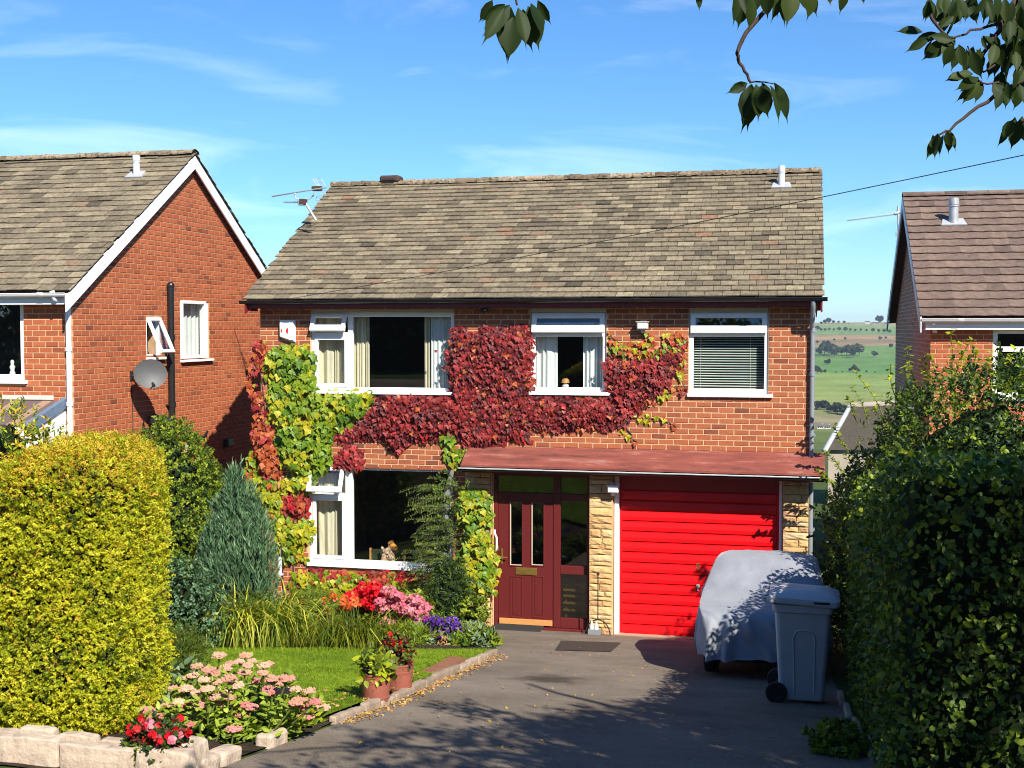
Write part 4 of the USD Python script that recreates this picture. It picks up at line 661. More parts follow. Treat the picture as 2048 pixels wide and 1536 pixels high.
# lean-to porch at its front
ptop, pbot = on_y(60, 800, LFY), on_y(60, 850, LFY - 0.95); xr0, xr1 = on_y(137, 800, LFY)[0], on_y(118, 848, LFY - 0.95)[0]; px1 = min(xr0, xr1) - 0.10
pu = np.array([0, LFY - pbot[1], ptop[2] - pbot[2]]); pl = np.linalg.norm(pu); pu /= pl
for k in range(18):
    b = MB(); xa = px1 - 0.17 * (k + 1); n = np.cross([1, 0, 0], pu); o = np.array([xa, pbot[1], pbot[2]]); v = [o + np.array([1.0, 0, 0]) * s_ * 0.165 + pu * t_ + n * h_ for h_ in (0, -0.02) for s_, t_ in ((0, 0), (1, 0), (1, pl), (0, pl))]; b.add(v, [(0, 1, 2, 3), (4, 7, 6, 5), (0, 4, 5, 1), (1, 5, 6, 2), (3, 2, 6, 7), (0, 3, 7, 4)], 0.9 if k % 3 == 1 else 0.15); 
    if k == 0: toned('porch_tile', [(0.0, (0.12, 0.085, 0.085)), (0.5, (0.16, 0.11, 0.10)), (1.0, (0.34, 0.22, 0.14))], mott=0.2); lpr = obj(left, 'porch_roof', b, 'porch_tile')
    else: obj(lpr, 'roof_tile', b, 'porch_tile')
b = MB(); v = []
for h_ in (0.045, -0.10):
    for dx, t_ in ((0.0, -0.03), (0.09, -0.03), (0.09, pl), (0.0, pl)): v.append(np.array([px1 + dx, pbot[1], pbot[2]]) + pu * t_ + np.array([0, 0, 1]) * h_)
b.add(v, [(0, 1, 2, 3), (4, 7, 6, 5), (0, 4, 5, 1), (1, 5, 6, 2), (3, 2, 6, 7), (0, 3, 7, 4)]); obj(lpr, 'verge_capping', b, 'blue_lead')
b = MB(); b.rbox(px1 - 3.0, LFY - 0.04, ptop[2], px1 - 0.15, LFY - 0.002, ptop[2] + 0.075, 0.01); obj(lpr, 'flashing', b, 'render_pale'); b = MB(); b.box(px1 - 3, pbot[1] + 0.03, pbot[2] - 0.22, px1 + 0.06, pbot[1] + 0.05, pbot[2] - 0.03); b.box(px1 - 0.1, pbot[1] + 0.06, 0.3, px1 + 0.03, LFY - 0.01, pbot[2] - 0.05); b.add([(px1 + 0.055, pbot[1] + 0.02, pbot[2] - 0.1), (px1 + 0.055, LFY, ptop[2] - 0.1), (px1 + 0.055, LFY, 0.3), (px1 + 0.055, pbot[1] + 0.02, 0.3)], [(0, 1, 2, 3)]); obj(lpr, 'porch_side', b, 'white_plastic')
def on_slope(u, v, o, q): n = np.cross([1, 0, 0], q); d = ray(u, v); return EYE + d * (((np.asarray(o) - EYE) @ n) / (d @ n))
flue(left, on_slope(273, 352, (0, LEY, LEZ), lbv), 0.37, 0.062, 'clear_plastic', flash=(0.17, 0.12), bvec=lbv)
# dish
dish = thing('satellite_dish', 'dark grey oval satellite dish on the gable of the left house', 'satellite dish', on_x(268, 752, XG + 0.05))
dc = on_x(300, 748, XG + 0.42); ax = np.array([0.62, -0.78, 0.10]); ax /= np.linalg.norm(ax); sx = np.cross([0, 0, 1.0], ax); sx /= np.linalg.norm(sx); sy = np.cross(ax, sx)
P = np.array([[dc + sx * r * 0.27 * math.cos(q) + sy * r * 0.245 * math.sin(q) + ax * 0.06 * r * r for q in np.linspace(0, 2 * np.pi, 33)] for r in np.linspace(0.001, 1, 8)]); b = MB(); b.sheet(P); b.sheet(P[::-1] - ax * 0.008); obj(dish, 'reflector', b, 'dish_grey', smooth=60)
b = MB(); wl = on_x(262, 752, XG); b.rbox(XG + 0.002, wl[1] - 0.05, wl[2] - 0.08, XG + 0.02, wl[1] + 0.05, wl[2] + 0.08); b.tube([(XG + 0.02, wl[1], wl[2]), (XG + 0.24, wl[1] + 0.05, wl[2] - 0.02), dc - ax * 0.03], 0.022, 8); obj(dish, 'bracket', b, 'iron')
lnb = dc + ax * 0.36 - sy * 0.22; b = MB(); b.tube([dc - sy * 0.24, lnb], 0.011, 8); b.tube([lnb, lnb - ax * 0.11 + sy * 0.05], [0.03, 0.022], 10); obj(dish, 'feed_arm', b, 'iron')
b = MB(); b.tube([(XG + 0.012, wl[1], wl[2] - 0.05), (XG + 0.012, wl[1] + 0.02, wl[2] - 0.8), (XG + 0.012, wl[1] - 0.01, wl[2] - 2.2)], 0.006, 5); obj(dish, 'cable', b, 'wire')
b = MB(); c = on_y(25, 748, LFY + 0.16); b.lathe([(0.0, 0.0), (0.05, 0.0), (0.045, 0.05), (0.03, 0.10), (0.045, 0.15), (0.022, 0.19), (0.03, 0.225), (0.022, 0.255), (0.0, 0.262)], (c[0], c[1], lw[0][2] + 0.10), 14); tag(obj('/World', 'figurine', b, 'net_white', smooth=True), 'small white figurine standing inside the left house window', 'figurine')

# ------------------------------------------------------------------ neighbour on the right
XR, RFY, RRY, RRZ = 10.7, 4.12, 8.29, 7.36; REY, REZ = 3.86, 4.80
right = thing('brick_house', 'brown roofed brick house on the right, half hidden by the tall shrub', 'house', (XR, RFY, -0.3))
to_l = lambda v: np.stack([XR + 0.12 - v[:, 1], v[:, 0], v[:, 2]], 1); RBY = 2 * RRY - RFY
rg = Polygon([(RFY, -1.2), (RBY, -1.2), (RBY, REZ), (RRY, RRZ - 0.14), (RFY, REZ)]); b = MB(); b.poly(rg.difference(sbox(RFY - 1, -2, RFY + 0.251, 9)), -0.25, -0.001, lambda v: to_l(v)); obj(right, 'gable_wall', b, 'mortar')
rw = on_y(1984, 800, RFY), on_y(1984, 658, RFY); rh = sbox(rw[0][0], rw[0][2], rw[0][0] + 2.2, rw[1][2]); rf = Polygon([(XR + 0.12, -1.2), (XR + 9, -1.2), (XR + 9, REZ), (XR + 0.12, REZ)])
b = MB(); b.poly(rf.difference(rh), 0.001, 0.25, lambda v: np.stack([v[:, 0] + 0.001, v[:, 1] + RFY, v[:, 2]], 1)); obj(right, 'outer_wall', b, 'mortar'); b = MB(); b.box(XR + 0.4, RBY - 0.25, -1.2, XR + 9, RBY, REZ); obj(right, 'rear_wall', b, 'mortar'); b = MB(); b.box(XR + 0.5, RFY + 1.8, -1, XR + 8.7, RFY + 1.9, REZ - 0.1); obj(right, 'inner_wall', b, 'room_wall')
brick_wall(right, rg, [], to_l, True, 'gable_brick', 'brick_red', z_base=-1.2, visible=lambda u, v: v < 720, seed=31, limit=120)
brick_wall(right, rf, [rh], lambda v: np.stack([v[:, 0], RFY - v[:, 1], v[:, 2]], 1), False, 'brick', 'brick_orange', z_base=-1.2, visible=lambda u, v: v < 790 and v > 640, seed=32, limit=200)
RL = math.hypot(RRY - REY, RRZ - REZ); rbv = np.array([0, (RRY - REY) / RL, (RRZ - REZ) / RL])
tile_slope(right, (XR - 0.08, REY, REZ), (1, 0, 0), rbv, 9.2, RL - 0.03, RL / 17.0, 0.30, 'roof_tile', 'roof_tile_brown', seed=33, lift=0.035, jit=0.002, wave=0.004, stagger=False, gapx=0.0)
rbk = np.array([0, -rbv[1], rbv[2]]); tile_slope(right, (XR - 0.08, 2 * RRY - REY, REZ), (1, 0, 0), rbk, 9.2, RL - 0.03, RL / 17.0, 0.30, 'rear_tile', 'roof_tile_brown', seed=34, lift=0.035, jit=0.002, wave=0.004, stagger=False, gapx=0.0, limit=0)
b = MB(); b.poly(Polygon([(REY + 0.05, REZ - 0.02), (RRY, RRZ - 0.035), (2 * RRY - REY - 0.05, REZ - 0.02), (2 * RRY - REY - 0.05, REZ - 0.07), (RRY, RRZ - 0.13), (REY + 0.05, REZ - 0.07)]), 0, 9.1, lambda v: np.stack([XR - 0.03 + v[:, 1], v[:, 0], v[:, 2]], 1)); obj(right, 'roof_boarding', b, 'dark_wood')
ridge_run(right, (XR - 0.08, RRY, RRZ + 0.01), (XR + 9.1, RRY, RRZ + 0.01), seed=9, matname='roof_tile_brown', rough=0.004)
for q in (-1, 1):
    b = MB(); A, B = np.array([RRY + q * (RRY - REY + 0.06), REZ - 0.03]), np.array([RRY, RRZ - 0.02]); x = XR - 0.055; b.add([(x + dx, *(pt + np.array([0, dz]))) for dx in (-0.028, 0) for pt in (A, B) for dz in (0, -0.24)], [(0, 1, 3, 2), (4, 6, 7, 5), (0, 2, 6, 4), (1, 5, 7, 3), (0, 4, 5, 1)]); obj(right, 'bargeboard', b, 'steel_pale')
b = MB(); b.box(XR + 0.02, REY + 0.05, REZ - 0.22, XR + 9, REY + 0.075, REZ - 0.04); b.box(XR + 0.02, REY + 0.076, REZ - 0.22, XR + 9, RFY - 0.001, REZ - 0.205); obj(right, 'fascia', b, 'white_plastic'); gutter(right, XR - 0.06, XR + 9.0, REY - 0.02, REZ - 0.035, 0.06, 'white_plastic', 7)
c = on_y(1870, 660, RFY - 0.08); b = MB(); b.tube([(c[0] - 0.05, REY, REZ - 0.1), (c[0], RFY - 0.06, c[2] + 0.08), (c[0], RFY - 0.06, c[2] - 0.05)], 0.04, 12); obj(right, 'downpipe', b, 'white_plastic', smooth=45)
x0, x1, z0, z1 = rw[0][0], rw[0][0] + 2.2, rw[0][2], rw[1][2]; yf = RFY + 0.03; b = MB(); bars(b, x0, x1, z0 + 0.05, z1, 0.08, yf, yf + 0.07); zt = on_y(2010, 698, RFY)[2]; b.rbox(x0 + 0.08, yf - 0.02, zt - 0.05, x1 - 0.08, yf + 0.066, zt + 0.04); w = obj(right, 'window', b, 'white_plastic', label='upstairs window cut by the right edge of the picture'); pane(w, x0 + 0.07, x1 - 0.07, z0 + 0.12, z1 - 0.07, yf + 0.035); b = MB(); b.rbox(x0 - 0.03, RFY - 0.06, z0 - 0.005, x1 + 0.03, RFY + 0.1, z0 + 0.05); obj(w, 'sill', b, 'white_plastic')
flue(right, on_slope(1907, 447, (0, REY, REZ), rbv), 0.50, 0.09, 'grey_metal', flash=(0.24, 0.14), bvec=rbv)

# ------------------------------------------------------------------ things fixed to the houses
al = on_y(560, 685), on_y(592, 640); b = MB(); y1 = -0.085
prof = [(al[0][0] + 0.02, al[0][2] + 0.07), (al[0][0] + 0.02, al[1][2]), (al[1][0] - 0.01, al[1][2]), (al[1][0], al[1][2] - 0.06), (al[1][0], al[0][2]), (al[1][0] - 0.05, al[0][2])]
ab = thing('alarm_box', 'white burglar alarm box with red marks high on the wall left of the upstairs window', 'alarm box', ((al[0][0] + al[1][0]) / 2, 0, al[0][2]))
b = MB(); m = trimesh.convex.convex_hull(np.array([(x, y, z) for x, z in prof for y in (-0.01,)] + [(x * 0.86 + 0.14 * (al[0][0] + al[1][0]) / 2, y1, z * 0.88 + 0.12 * (al[0][2] + al[1][2]) / 2 + 0.02) for x, z in prof])); b.tm(m); obj(ab, 'case', b, 'white_plastic')
b = MB(); zc = (al[0][2] + al[1][2]) / 2 + 0.01
for x, wv in ((al[0][0] + 0.065, 0.02), (al[1][0] - 0.12, 0.03)): b.lathe([(0, 0), (wv, 0), (wv, 0.004), (0, 0.004)], n=16)
v = b.v(); n2 = len(v) // 2; v2 = np.stack([np.where(np.arange(len(v)) < n2, al[0][0] + 0.066, al[1][0] - 0.115) + v[:, 0] * 0.6, y1 - 0.004 + v[:, 2] * 0 - (v[:, 2] > 0.002) * 0.004, zc + v[:, 1] * 1.6], 1); obj(ab, 'red_mark', (v2, b.f()), 'red_ink')
b = MB()
for k in range(5): b.box(al[1][0] - 0.075, y1 + 0.012, zc + 0.05 + k * 0.016, al[1][0] - 0.028, y1 + 0.02, zc + 0.056 + k * 0.016)
obj(ab, 'sounder_slots', b, 'grey_plastic')
def flood(c, label, gw):
    t = thing('security_light', label, 'security light', c); x, y, z = c; b = MB(); b.rbox(x - 0.085, y - 0.16, z - 0.03, x + 0.085, y - 0.06, z + 0.085, 0.015); b.rbox(x - 0.1, y - 0.17, z + 0.075, x + 0.1, y - 0.05, z + 0.09, 0.006); obj(t, 'lamp_head', b, gw)
    b = MB(); b.rbox(x - 0.05, y - 0.02, z + 0.0, x + 0.05, y + 0.0, z + 0.11); b.tube([(x, y - 0.02, z + 0.06), (x, y - 0.07, z + 0.04)], 0.02, 8); obj(t, 'bracket', b, gw)
    b = MB(); b.rbox(x - 0.07, y - 0.166, z - 0.015, x + 0.07, y - 0.1601, z + 0.06, 0.002); obj(t, 'lens', b, 'net_white'); b = MB(); b.lathe([(0.0, -0.035), (0.025, -0.03), (0.034, 0.0), (0.025, 0.02), (0, 0.02)], (x + 0.0, y - 0.08, z - 0.05), 12); obj(t, 'sensor', b, gw, smooth=True)
c = on_y(1287, 655, 0.0); flood((c[0], -0.001, c[2]), 'beige security floodlight on the brick between two upstairs windows', 'beige_plastic')
c = on_y(1228, 980, -0.14); flood((c[0], -0.13, c[2]), 'square white security light under the porch roof beside the garage', 'white_plastic')
c = on_y(970, 620, -0.03); b = MB(); b.rbox(c[0] - 0.05, -0.10, c[2] - 0.03, c[0] + 0.05, -0.003, c[2] + 0.03, 0.012); t = thing('outdoor_sensor', 'small dark sensor under the eaves beside the wide upstairs window', 'sensor', (c[0], 0, c[2])); obj(t, 'case', b, 'black_plastic'); b = MB(); b.rbox(c[0] + 0.005, -0.105, c[2] - 0.012, c[0] + 0.03, -0.1001, c[2] + 0.012, 0.004); obj(t, 'lens', b, 'net_white')
# television aerials
ae = thing('tv_aerial', 'bent television aerial with grid reflectors beside the left verge of the middle house', 'aerial', at_z(622, 430, 21.4)); Z = 21.4; A = lambda u, v, dz=0.0: at_z(u, v, Z + dz)
b = MB(); b.tube([A(632, 440), A(622, 424), A(609, 403)], 0.022, 8); b.rbox(*(A(603, 405) - 0.05), *(A(603, 405) + 0.05)); obj(ae, 'mast', b, 'grey_metal')
b = MB(); b.tube([A(544, 393, 0.3), A(590, 385), A(653, 375, -0.2)], 0.012, 6); b.tube([A(590, 386), A(591, 396), A(600, 400), A(620, 397), A(627, 391), A(629, 382)], 0.014, 6); obj(ae, 'boom', b, 'grey_metal')
b = MB()
for k in range(14):
    f_ = k / 13; c = A(548 + 74 * f_, 392.3 - 12 * f_); b.tube([c - FWD * 0.09 + [0, 0, 0.0], c + FWD * 0.09], 0.004, 4)
b.tube([A(567, 404.3, 0.2), A(604, 404.5)], 0.010, 6)
for k in range(7): c = A(572 + 30 * k / 6, 404.3); b.tube([c - FWD * 0.14, c + FWD * 0.14], 0.004, 4)
obj(ae, 'elements', b, 'grey_metal')
b = MB()
for (u0, v0, u1, v1) in ((625, 358, 637, 375), (631, 357, 641, 376), (642, 357, 651, 373), (624, 358, 643, 357), (628, 366, 648, 365), (635, 392, 630, 401), (643, 380, 639, 400), (652, 381, 650, 391), (633, 382, 652, 381), (634, 391, 650, 391), (630, 401, 640, 400), (622, 421, 632, 411), (632, 411, 637, 400)): b.tube([A(u0, v0), A(u1, v1)], 0.006, 5)
obj(ae, 'reflector_grid', b, 'grey_metal')
b = MB(); b.rbox(*(A(606, 404) - [0.06, 0.06, 0.05]), *(A(606, 404) + [0.06, 0.06, 0.05]), 0.01); b.rbox(*(A(635, 377) - [0.10, 0.04, 0.04]), *(A(635, 377) + [0.08, 0.04, 0.04]), 0.01); obj(ae, 'clamp', b, 'twig')
ae2 = thing('tv_aerial', 'long thin yagi aerial on the gable of the right house', 'aerial', at_z(1797, 480, 27.2)); A = lambda u, v, dz=0.0: at_z(u, v, 27.2 + dz)
b = MB(); b.tube([A(1797, 482), A(1796, 412)], 0.022, 8); b.box(*(A(1794, 470) - 0.03), *(A(1801, 466) + 0.03)); obj(ae2, 'mast', b, 'grey_metal'); b = MB(); b.tube([A(1694, 441, 0.2), A(1800, 427)], 0.012, 6)
for k in range(20): f_ = k / 19; c = A(1697 + 95 * f_, 440.6 - 12.6 * f_); b.tube([c - FWD * 0.08 + RT * 0.0 + [0, 0, 0.02], c + FWD * 0.08 - [0, 0, 0.02]], 0.005, 4)
obj(ae2, 'boom', b, 'grey_metal'); b = MB(); b.tube([A(1790, 428), A(1799, 424)], 0.035, 8); b.tube([A(1793, 419), A(1795, 436)], 0.008, 5); obj(ae2, 'dipole', b, 'grey_metal')
# telephone wire from the left end of the eaves up to a pole out of the picture
p0 = on_y(520, 607, -0.30); p1 = at_z(2048, 262, 9.2); p2 = p1 + (p1 - p0) * 0.9; t = np.linspace(0, 1, 40); wire = p0 + (p2 - p0) * t[:, None]; wire[:, 2] -= 1.6 * t * (1 - t); pm = p0 + (p2 - p0) * 0.526; wire[:, 2] += 1.6 * 0.25 * (1 - (2 * t - 1) ** 2) * 0.55
b = MB(); b.tube(wire, 0.0041, 5); tag(obj('/World', 'telephone_wire', b, 'wire'), 'thin black overhead wire slanting across the roof of the middle house', 'wire')

# ------------------------------------------------------------------ things seen through the windows
def curtain(u0, v0, u1, v1, y, amp, nfold, matname, label, flare=0.0):
    p, q = on_y(u0, v1, y), on_y(u1, v0, y); xs = np.linspace(p[0], q[0], 90); zs = np.linspace(p[2], q[2], 12); s_ = np.linspace(0, 1, 90)
    ph = meshkit.noise(np.stack([s_ * 5 + u0, s_ * 0, s_ * 0], 1), 3) * 9; am = 0.35 + 1.1 * meshkit.noise(np.stack([s_ * 4 + u0, s_ * 0 + 3, s_ * 0], 1), 5)
    P = np.array([[(x + flare * (1 - k / 11) * (s_[i] - 0.5), y + amp * am[i] * math.sin(2 * np.pi * nfold * s_[i] + ph[i]) * (0.6 + 0.4 * (1 - k / 11)), z) for k, z in enumerate(zs)] for i, x in enumerate(xs)])
    b = MB(); b.sheet(P); return tag(obj('/World', 'curtain', b, matname, smooth=True), label, 'curtain')
curtain(634, 622, 690, 782, 0.20, 0.035, 5, 'curtain_cream', 'cream curtain behind the narrow left light of the wide upstairs window'); curtain(703, 620, 738, 782, 0.24, 0.04, 4, 'curtain_cream', 'cream curtain drawn to the left of the wide upstairs pane'); curtain(850, 620, 862, 782, 0.24, 0.03, 2, 'curtain_cream', 'narrow cream curtain edge at the right of the wide upstairs pane'); curtain(862, 620, 902, 782, 0.20, 0.03, 5, 'net_white', 'white net curtain at the right end of the wide upstairs pane')
curtain(1066, 668, 1115, 782, 0.22, 0.03, 4, 'net_white', 'white net curtain on the left of the narrow upstairs window'); curtain(1166, 668, 1209, 782, 0.22, 0.03, 4, 'net_white', 'white net curtain on the right of the narrow upstairs window'); curtain(1068, 645, 1206, 662, 0.20, 0.02, 16, 'net_white', 'short lace strip across the vent of the narrow upstairs window'); curtain(634, 946, 692, 1115, 0.22, 0.035, 5, 'curtain_cream', 'cream curtain in the left light of the downstairs window', -0.05)
vb = thing('venetian_blind', 'white slatted blind, half lit, in the upstairs window nearest the right corner', 'blind', on_y(1457, 780, 0.2)); p, q = on_y(1384, 779, 0.19), on_y(1528, 674, 0.19); ns = 21
for k in range(ns):
    z = p[2] + (q[2] - p[2]) * (k + 0.5) / ns; b = MB(); b.add([(p[0], 0.177, z - 0.004), (q[0], 0.177, z - 0.004), (q[0], 0.203, z + 0.006), (p[0], 0.203, z + 0.006), (p[0], 0.19, z + 0.006), (q[0], 0.19, z + 0.006)], [(0, 1, 5, 4), (4, 5, 2, 3)]); obj(vb, 'slat', b, 'blind_slat')
b = MB(); b.box(p[0] + 0.13, 0.174, p[2], p[0] + 0.134, 0.176, q[2]); b.box(q[0] - 0.2, 0.174, p[2], q[0] - 0.196, 0.176, q[2]); obj(vb, 'cord', b, 'blind_slat')
c = on_y(1131, 776, 0.25); lp_ = thing('lamp', 'small amber lamp on the sill of the narrow upstairs window', 'lamp', c); b = MB(); b.lathe([(0, 0), (0.05, 0), (0.055, 0.04), (0.02, 0.075), (0, 0.08)], (c[0], 0.25, c[2]), 14); obj(lp_, 'base', b, 'net_white', smooth=50); b = MB(); b.lathe([(0.02, 0.075), (0.065, 0.08), (0.055, 0.13), (0.03, 0.15), (0, 0.15)], (c[0], 0.25, c[2]), 14); obj(lp_, 'shade', b, 'orange_wood', smooth=50)
sr = thing('shoe_rack', 'small wooden slatted rack seen through the low pane beside the front door', 'rack', (5.2, 0.3, -0.12)); q0, q1 = on_y(1126, 1232, 0.25), on_y(1170, 1160, 0.25)
for v_ in (1168, 1180, 1192, 1206, 1220): z = on_y(1150, v_, 0.25)[2]; b = MB(); b.rbox(q0[0], 0.22, z - 0.02, q1[0], 0.28, z + 0.012, 0.004); obj(sr, 'slat', b, 'orange_wood')
for x in (q0[0] + 0.04, q1[0] - 0.04): b = MB(); b.rbox(x - 0.015, 0.285, -0.12, x + 0.015, 0.31, q1[2]); obj(sr, 'post', b, 'orange_wood')
# soft toy on a canvas chair behind the downstairs pane
cz = on_y(778, 1115, 0.32); ch = thing('chair', 'canvas backed chair behind the downstairs window under the soft toy', 'chair', (cz[0], 0.5, -0.12)); a_, c_ = on_y(741, 1115, 0.45)[0], on_y(809, 1115, 0.45)[0]; zt = on_y(775, 1099, 0.45)[2]
b = MB(); b.rbox(a_ + 0.02, 0.44, 0.5, c_ - 0.02, 0.46, zt + 0.0, 0.006); obj(ch, 'back_canvas', b, 'canvas_green')
for x in (a_, c_): b = MB(); b.rbox(x - 0.018, 0.43, -0.12, x + 0.018, 0.47, zt + 0.015, 0.006); obj(ch, 'post', b, 'orange_wood')
b = MB(); b.rbox(a_, 0.47, 0.32, c_, 0.9, 0.36); obj(ch, 'seat', b, 'canvas_green')
import manifold3d
def hull_chain(chains, edge=0.012, it=8):
    """chains of (point, radius) joints grown into one smooth body"""
    M = manifold3d.Manifold()
    for chn in chains:
        for (p, r), (q, s_) in zip(chn[:-1], chn[1:]):
            A_ = manifold3d.Manifold.sphere(r, 14).translate(tuple(map(float, p))); B_ = manifold3d.Manifold.sphere(s_, 14).translate(tuple(map(float, q))); M = M + manifold3d.Manifold.batch_hull([A_, B_])
    M = M.refine_to_length(edge); mm = M.to_mesh(); t = trimesh.Trimesh(mm.vert_properties[:, :3], mm.tri_verts, process=True); trimesh.smoothing.filter_taubin(t, iterations=it); return t
x, y, z = cz[0], 0.30, cz[2] - 0.12
ty = thing('soft_toy', 'pale beige soft toy animal with a tan head behind the downstairs window', 'soft toy', (x, y, z)); obj(ty, 'body', hull_chain([[((x, y, z), 0.10), ((x + 0.01, y, z + 0.14), 0.10), ((x - 0.0, y, z + 0.22), 0.075)], [((x - 0.07, y, z + 0.22), 0.03), ((x - 0.11, y, z + 0.28), 0.022)], [((x - 0.08, y - 0.05, z + 0.05), 0.05), ((x - 0.05, y - 0.09, z + 0.17), 0.035)], [((x + 0.09, y - 0.05, z + 0.05), 0.05), ((x + 0.06, y - 0.09, z + 0.17), 0.035)], [((x + 0.03, y, z + 0.25), 0.05), ((x + 0.05, y, z + 0.33), 0.055)]]), 'toy_fabric', smooth=True)
obj(ty, 'head', hull_chain([[((x + 0.065, y - 0.02, z + 0.335), 0.052), ((x + 0.13, y - 0.04, z + 0.29), 0.04)], [((x + 0.02, y - 0.01, z + 0.36), 0.03), ((x + 0.06, y - 0.01, z + 0.385), 0.03)]]), 'toy_cap', smooth=True)
b = MB(); b.tube([(x - 0.03, y - 0.103, z + 0.20), (x + 0.03, y - 0.106, z + 0.195)], 0.006, 6); b.tube([(x - 0.0, y - 0.105, z + 0.16), (x + 0.04, y - 0.11, z + 0.10), (x + 0.02, y - 0.11, z + 0.04)], 0.004, 6); obj(ty, 'stitching', b, 'twig')

# ------------------------------------------------------------------ leaves and bushes
def oval(L, w, fold=0.18, droop=0.12, tip=0.0):
    """leaf along +x, face up, folded along the midrib; tip draws the point out"""
    xs = np.array([0, 0.28, 0.62, 1.0]) * L; hw = np.array([0, 0.46, 0.40, 0]) * w; z = -droop * L * (xs / L) ** 2
    v = [(0, 0, 0), (xs[1], hw[1], z[1] + fold * hw[1]), (xs[1], -hw[1], z[1] + fold * hw[1]), (xs[1], 0, z[1]), (xs[2], hw[2], z[2] + fold * hw[2]), (xs[2], -hw[2], z[2] + fold * hw[2]), (xs[2], 0, z[2]), (xs[3], 0, z[3]), (xs[3] * (1 + tip), 0, z[3] * (1 + 2.5 * tip))]
    f = [(0, 3, 1), (0, 2, 3), (1, 3, 6), (1, 6, 4), (3, 2, 5), (3, 5, 6), (4, 6, 7), (6, 5, 7)]
    if tip: v += [(xs[2] * 1.25, 0.08 * w, z[3] * 0.7), (xs[2] * 1.25, -0.08 * w, z[3] * 0.7)]; f += [(9, 10, 8)]
    return np.array(v, float), np.array(f)
def lobed(L, deep=0.55):
    """three-lobed creeper leaf along +x"""
    o = np.array([(0, 0), (0.02, 0.18), (0.16, 0.42), (0.42, 0.52), (0.50, 0.30), (0.62, 0.24), (0.80, 0.14), (1.0, 0), (0.80, -0.14), (0.62, -0.24), (0.50, -0.30), (0.42, -0.52), (0.16, -0.42), (0.02, -0.18)]) * L
    o[[2, 3, 11, 12]] += [[-0.05 * L, 0]] * 4; o[[4, 10], 1] *= deep + 0.35
    z = 0.16 * np.abs(o[:, 1]) - 0.18 * o[:, 0] ** 2 / L; z[[3, 11]] -= 0.06 * L
    v = np.vstack([np.column_stack([o, z]), (0.38 * L, 0, -0.01 * L)]); n = len(o); f = [(k, n, (k + 1) % n) for k in range(n)]
    return v, np.array(f)[:, ::-1]
def blade(L, w, bend, n=6):
    t = np.linspace(0, 1, n); x = L * t * (1 - 0.25 * bend * t); z = None
    c = np.stack([np.sin(bend * t * t * 1.25) * L * t * 0.8, 0 * t, np.cos(bend * t * t * 1.1) * L * t], 1); ww = w * (1 - t ** 2.2) * 0.5 + 0.0006
    v = np.concatenate([c + np.stack([0 * t, ww, 0 * t], 1), c - np.stack([0 * t, ww, 0 * t], 1)]); i = np.arange(n - 1)
    return v, np.vstack([np.stack([i, i + 1, n + i + 1], 1), np.stack([i, n + i + 1, n + i], 1)])
def clump(leafmesh, n, R, rng, spread=1.0, up=0.5, stem=True):
    """a sprig of n leaves round a short stem along +x"""
    b = MB(); v0, f0 = leafmesh
    for k in range(n):
        a = rng.uniform(0, 2 * np.pi); s_ = R * (0.15 + 0.85 * (k + 0.5) / n); tilt = rng.uniform(0.5, 1.25) * spread
        d = np.array([[math.cos(tilt), math.sin(tilt) * math.cos(a), math.sin(tilt) * math.sin(a)]]); m = frame_from(d, np.array([[1.0, 0, 0]]) + rng.normal(size=(1, 3)) * 0.3)[0]
        b.add((v0 * rng.uniform(0.75, 1.15)) @ m.T + np.array([s_, 0, 0]) + rng.normal(size=3) * R * 0.08, f0)
    return b.v(), b.f()
def lump(c, r, seed=0, amp=0.18, freq=2.2, sub=4, shape=None):
    m = trimesh.creation.icosphere(sub) if shape is None else shape.copy(); v = np.array(m.vertices); c, r = np.asarray(c, float), np.broadcast_to(np.asarray(r, float), 3)
    p = v * r + c; n = v / np.linalg.norm(v, axis=1, keepdims=True); p = p + n * (meshkit.fbm(p * freq + seed * 1.7, 4, seed) - 0.5)[:, None] * 2 * amp * r.mean(); return trimesh.Trimesh(p, m.faces, process=False)
def sample(m, n, rng):
    tri = m.triangles; a = m.area_faces; k = rng.choice(len(a), n, p=a / a.sum()); u = rng.random((n, 2)); u[u.sum(1) > 1] = 1 - u[u.sum(1) > 1]
    return tri[k, 0] + u[:, :1] * (tri[k, 1] - tri[k, 0]) + u[:, 1:] * (tri[k, 2] - tri[k, 0]), m.face_normals[k]
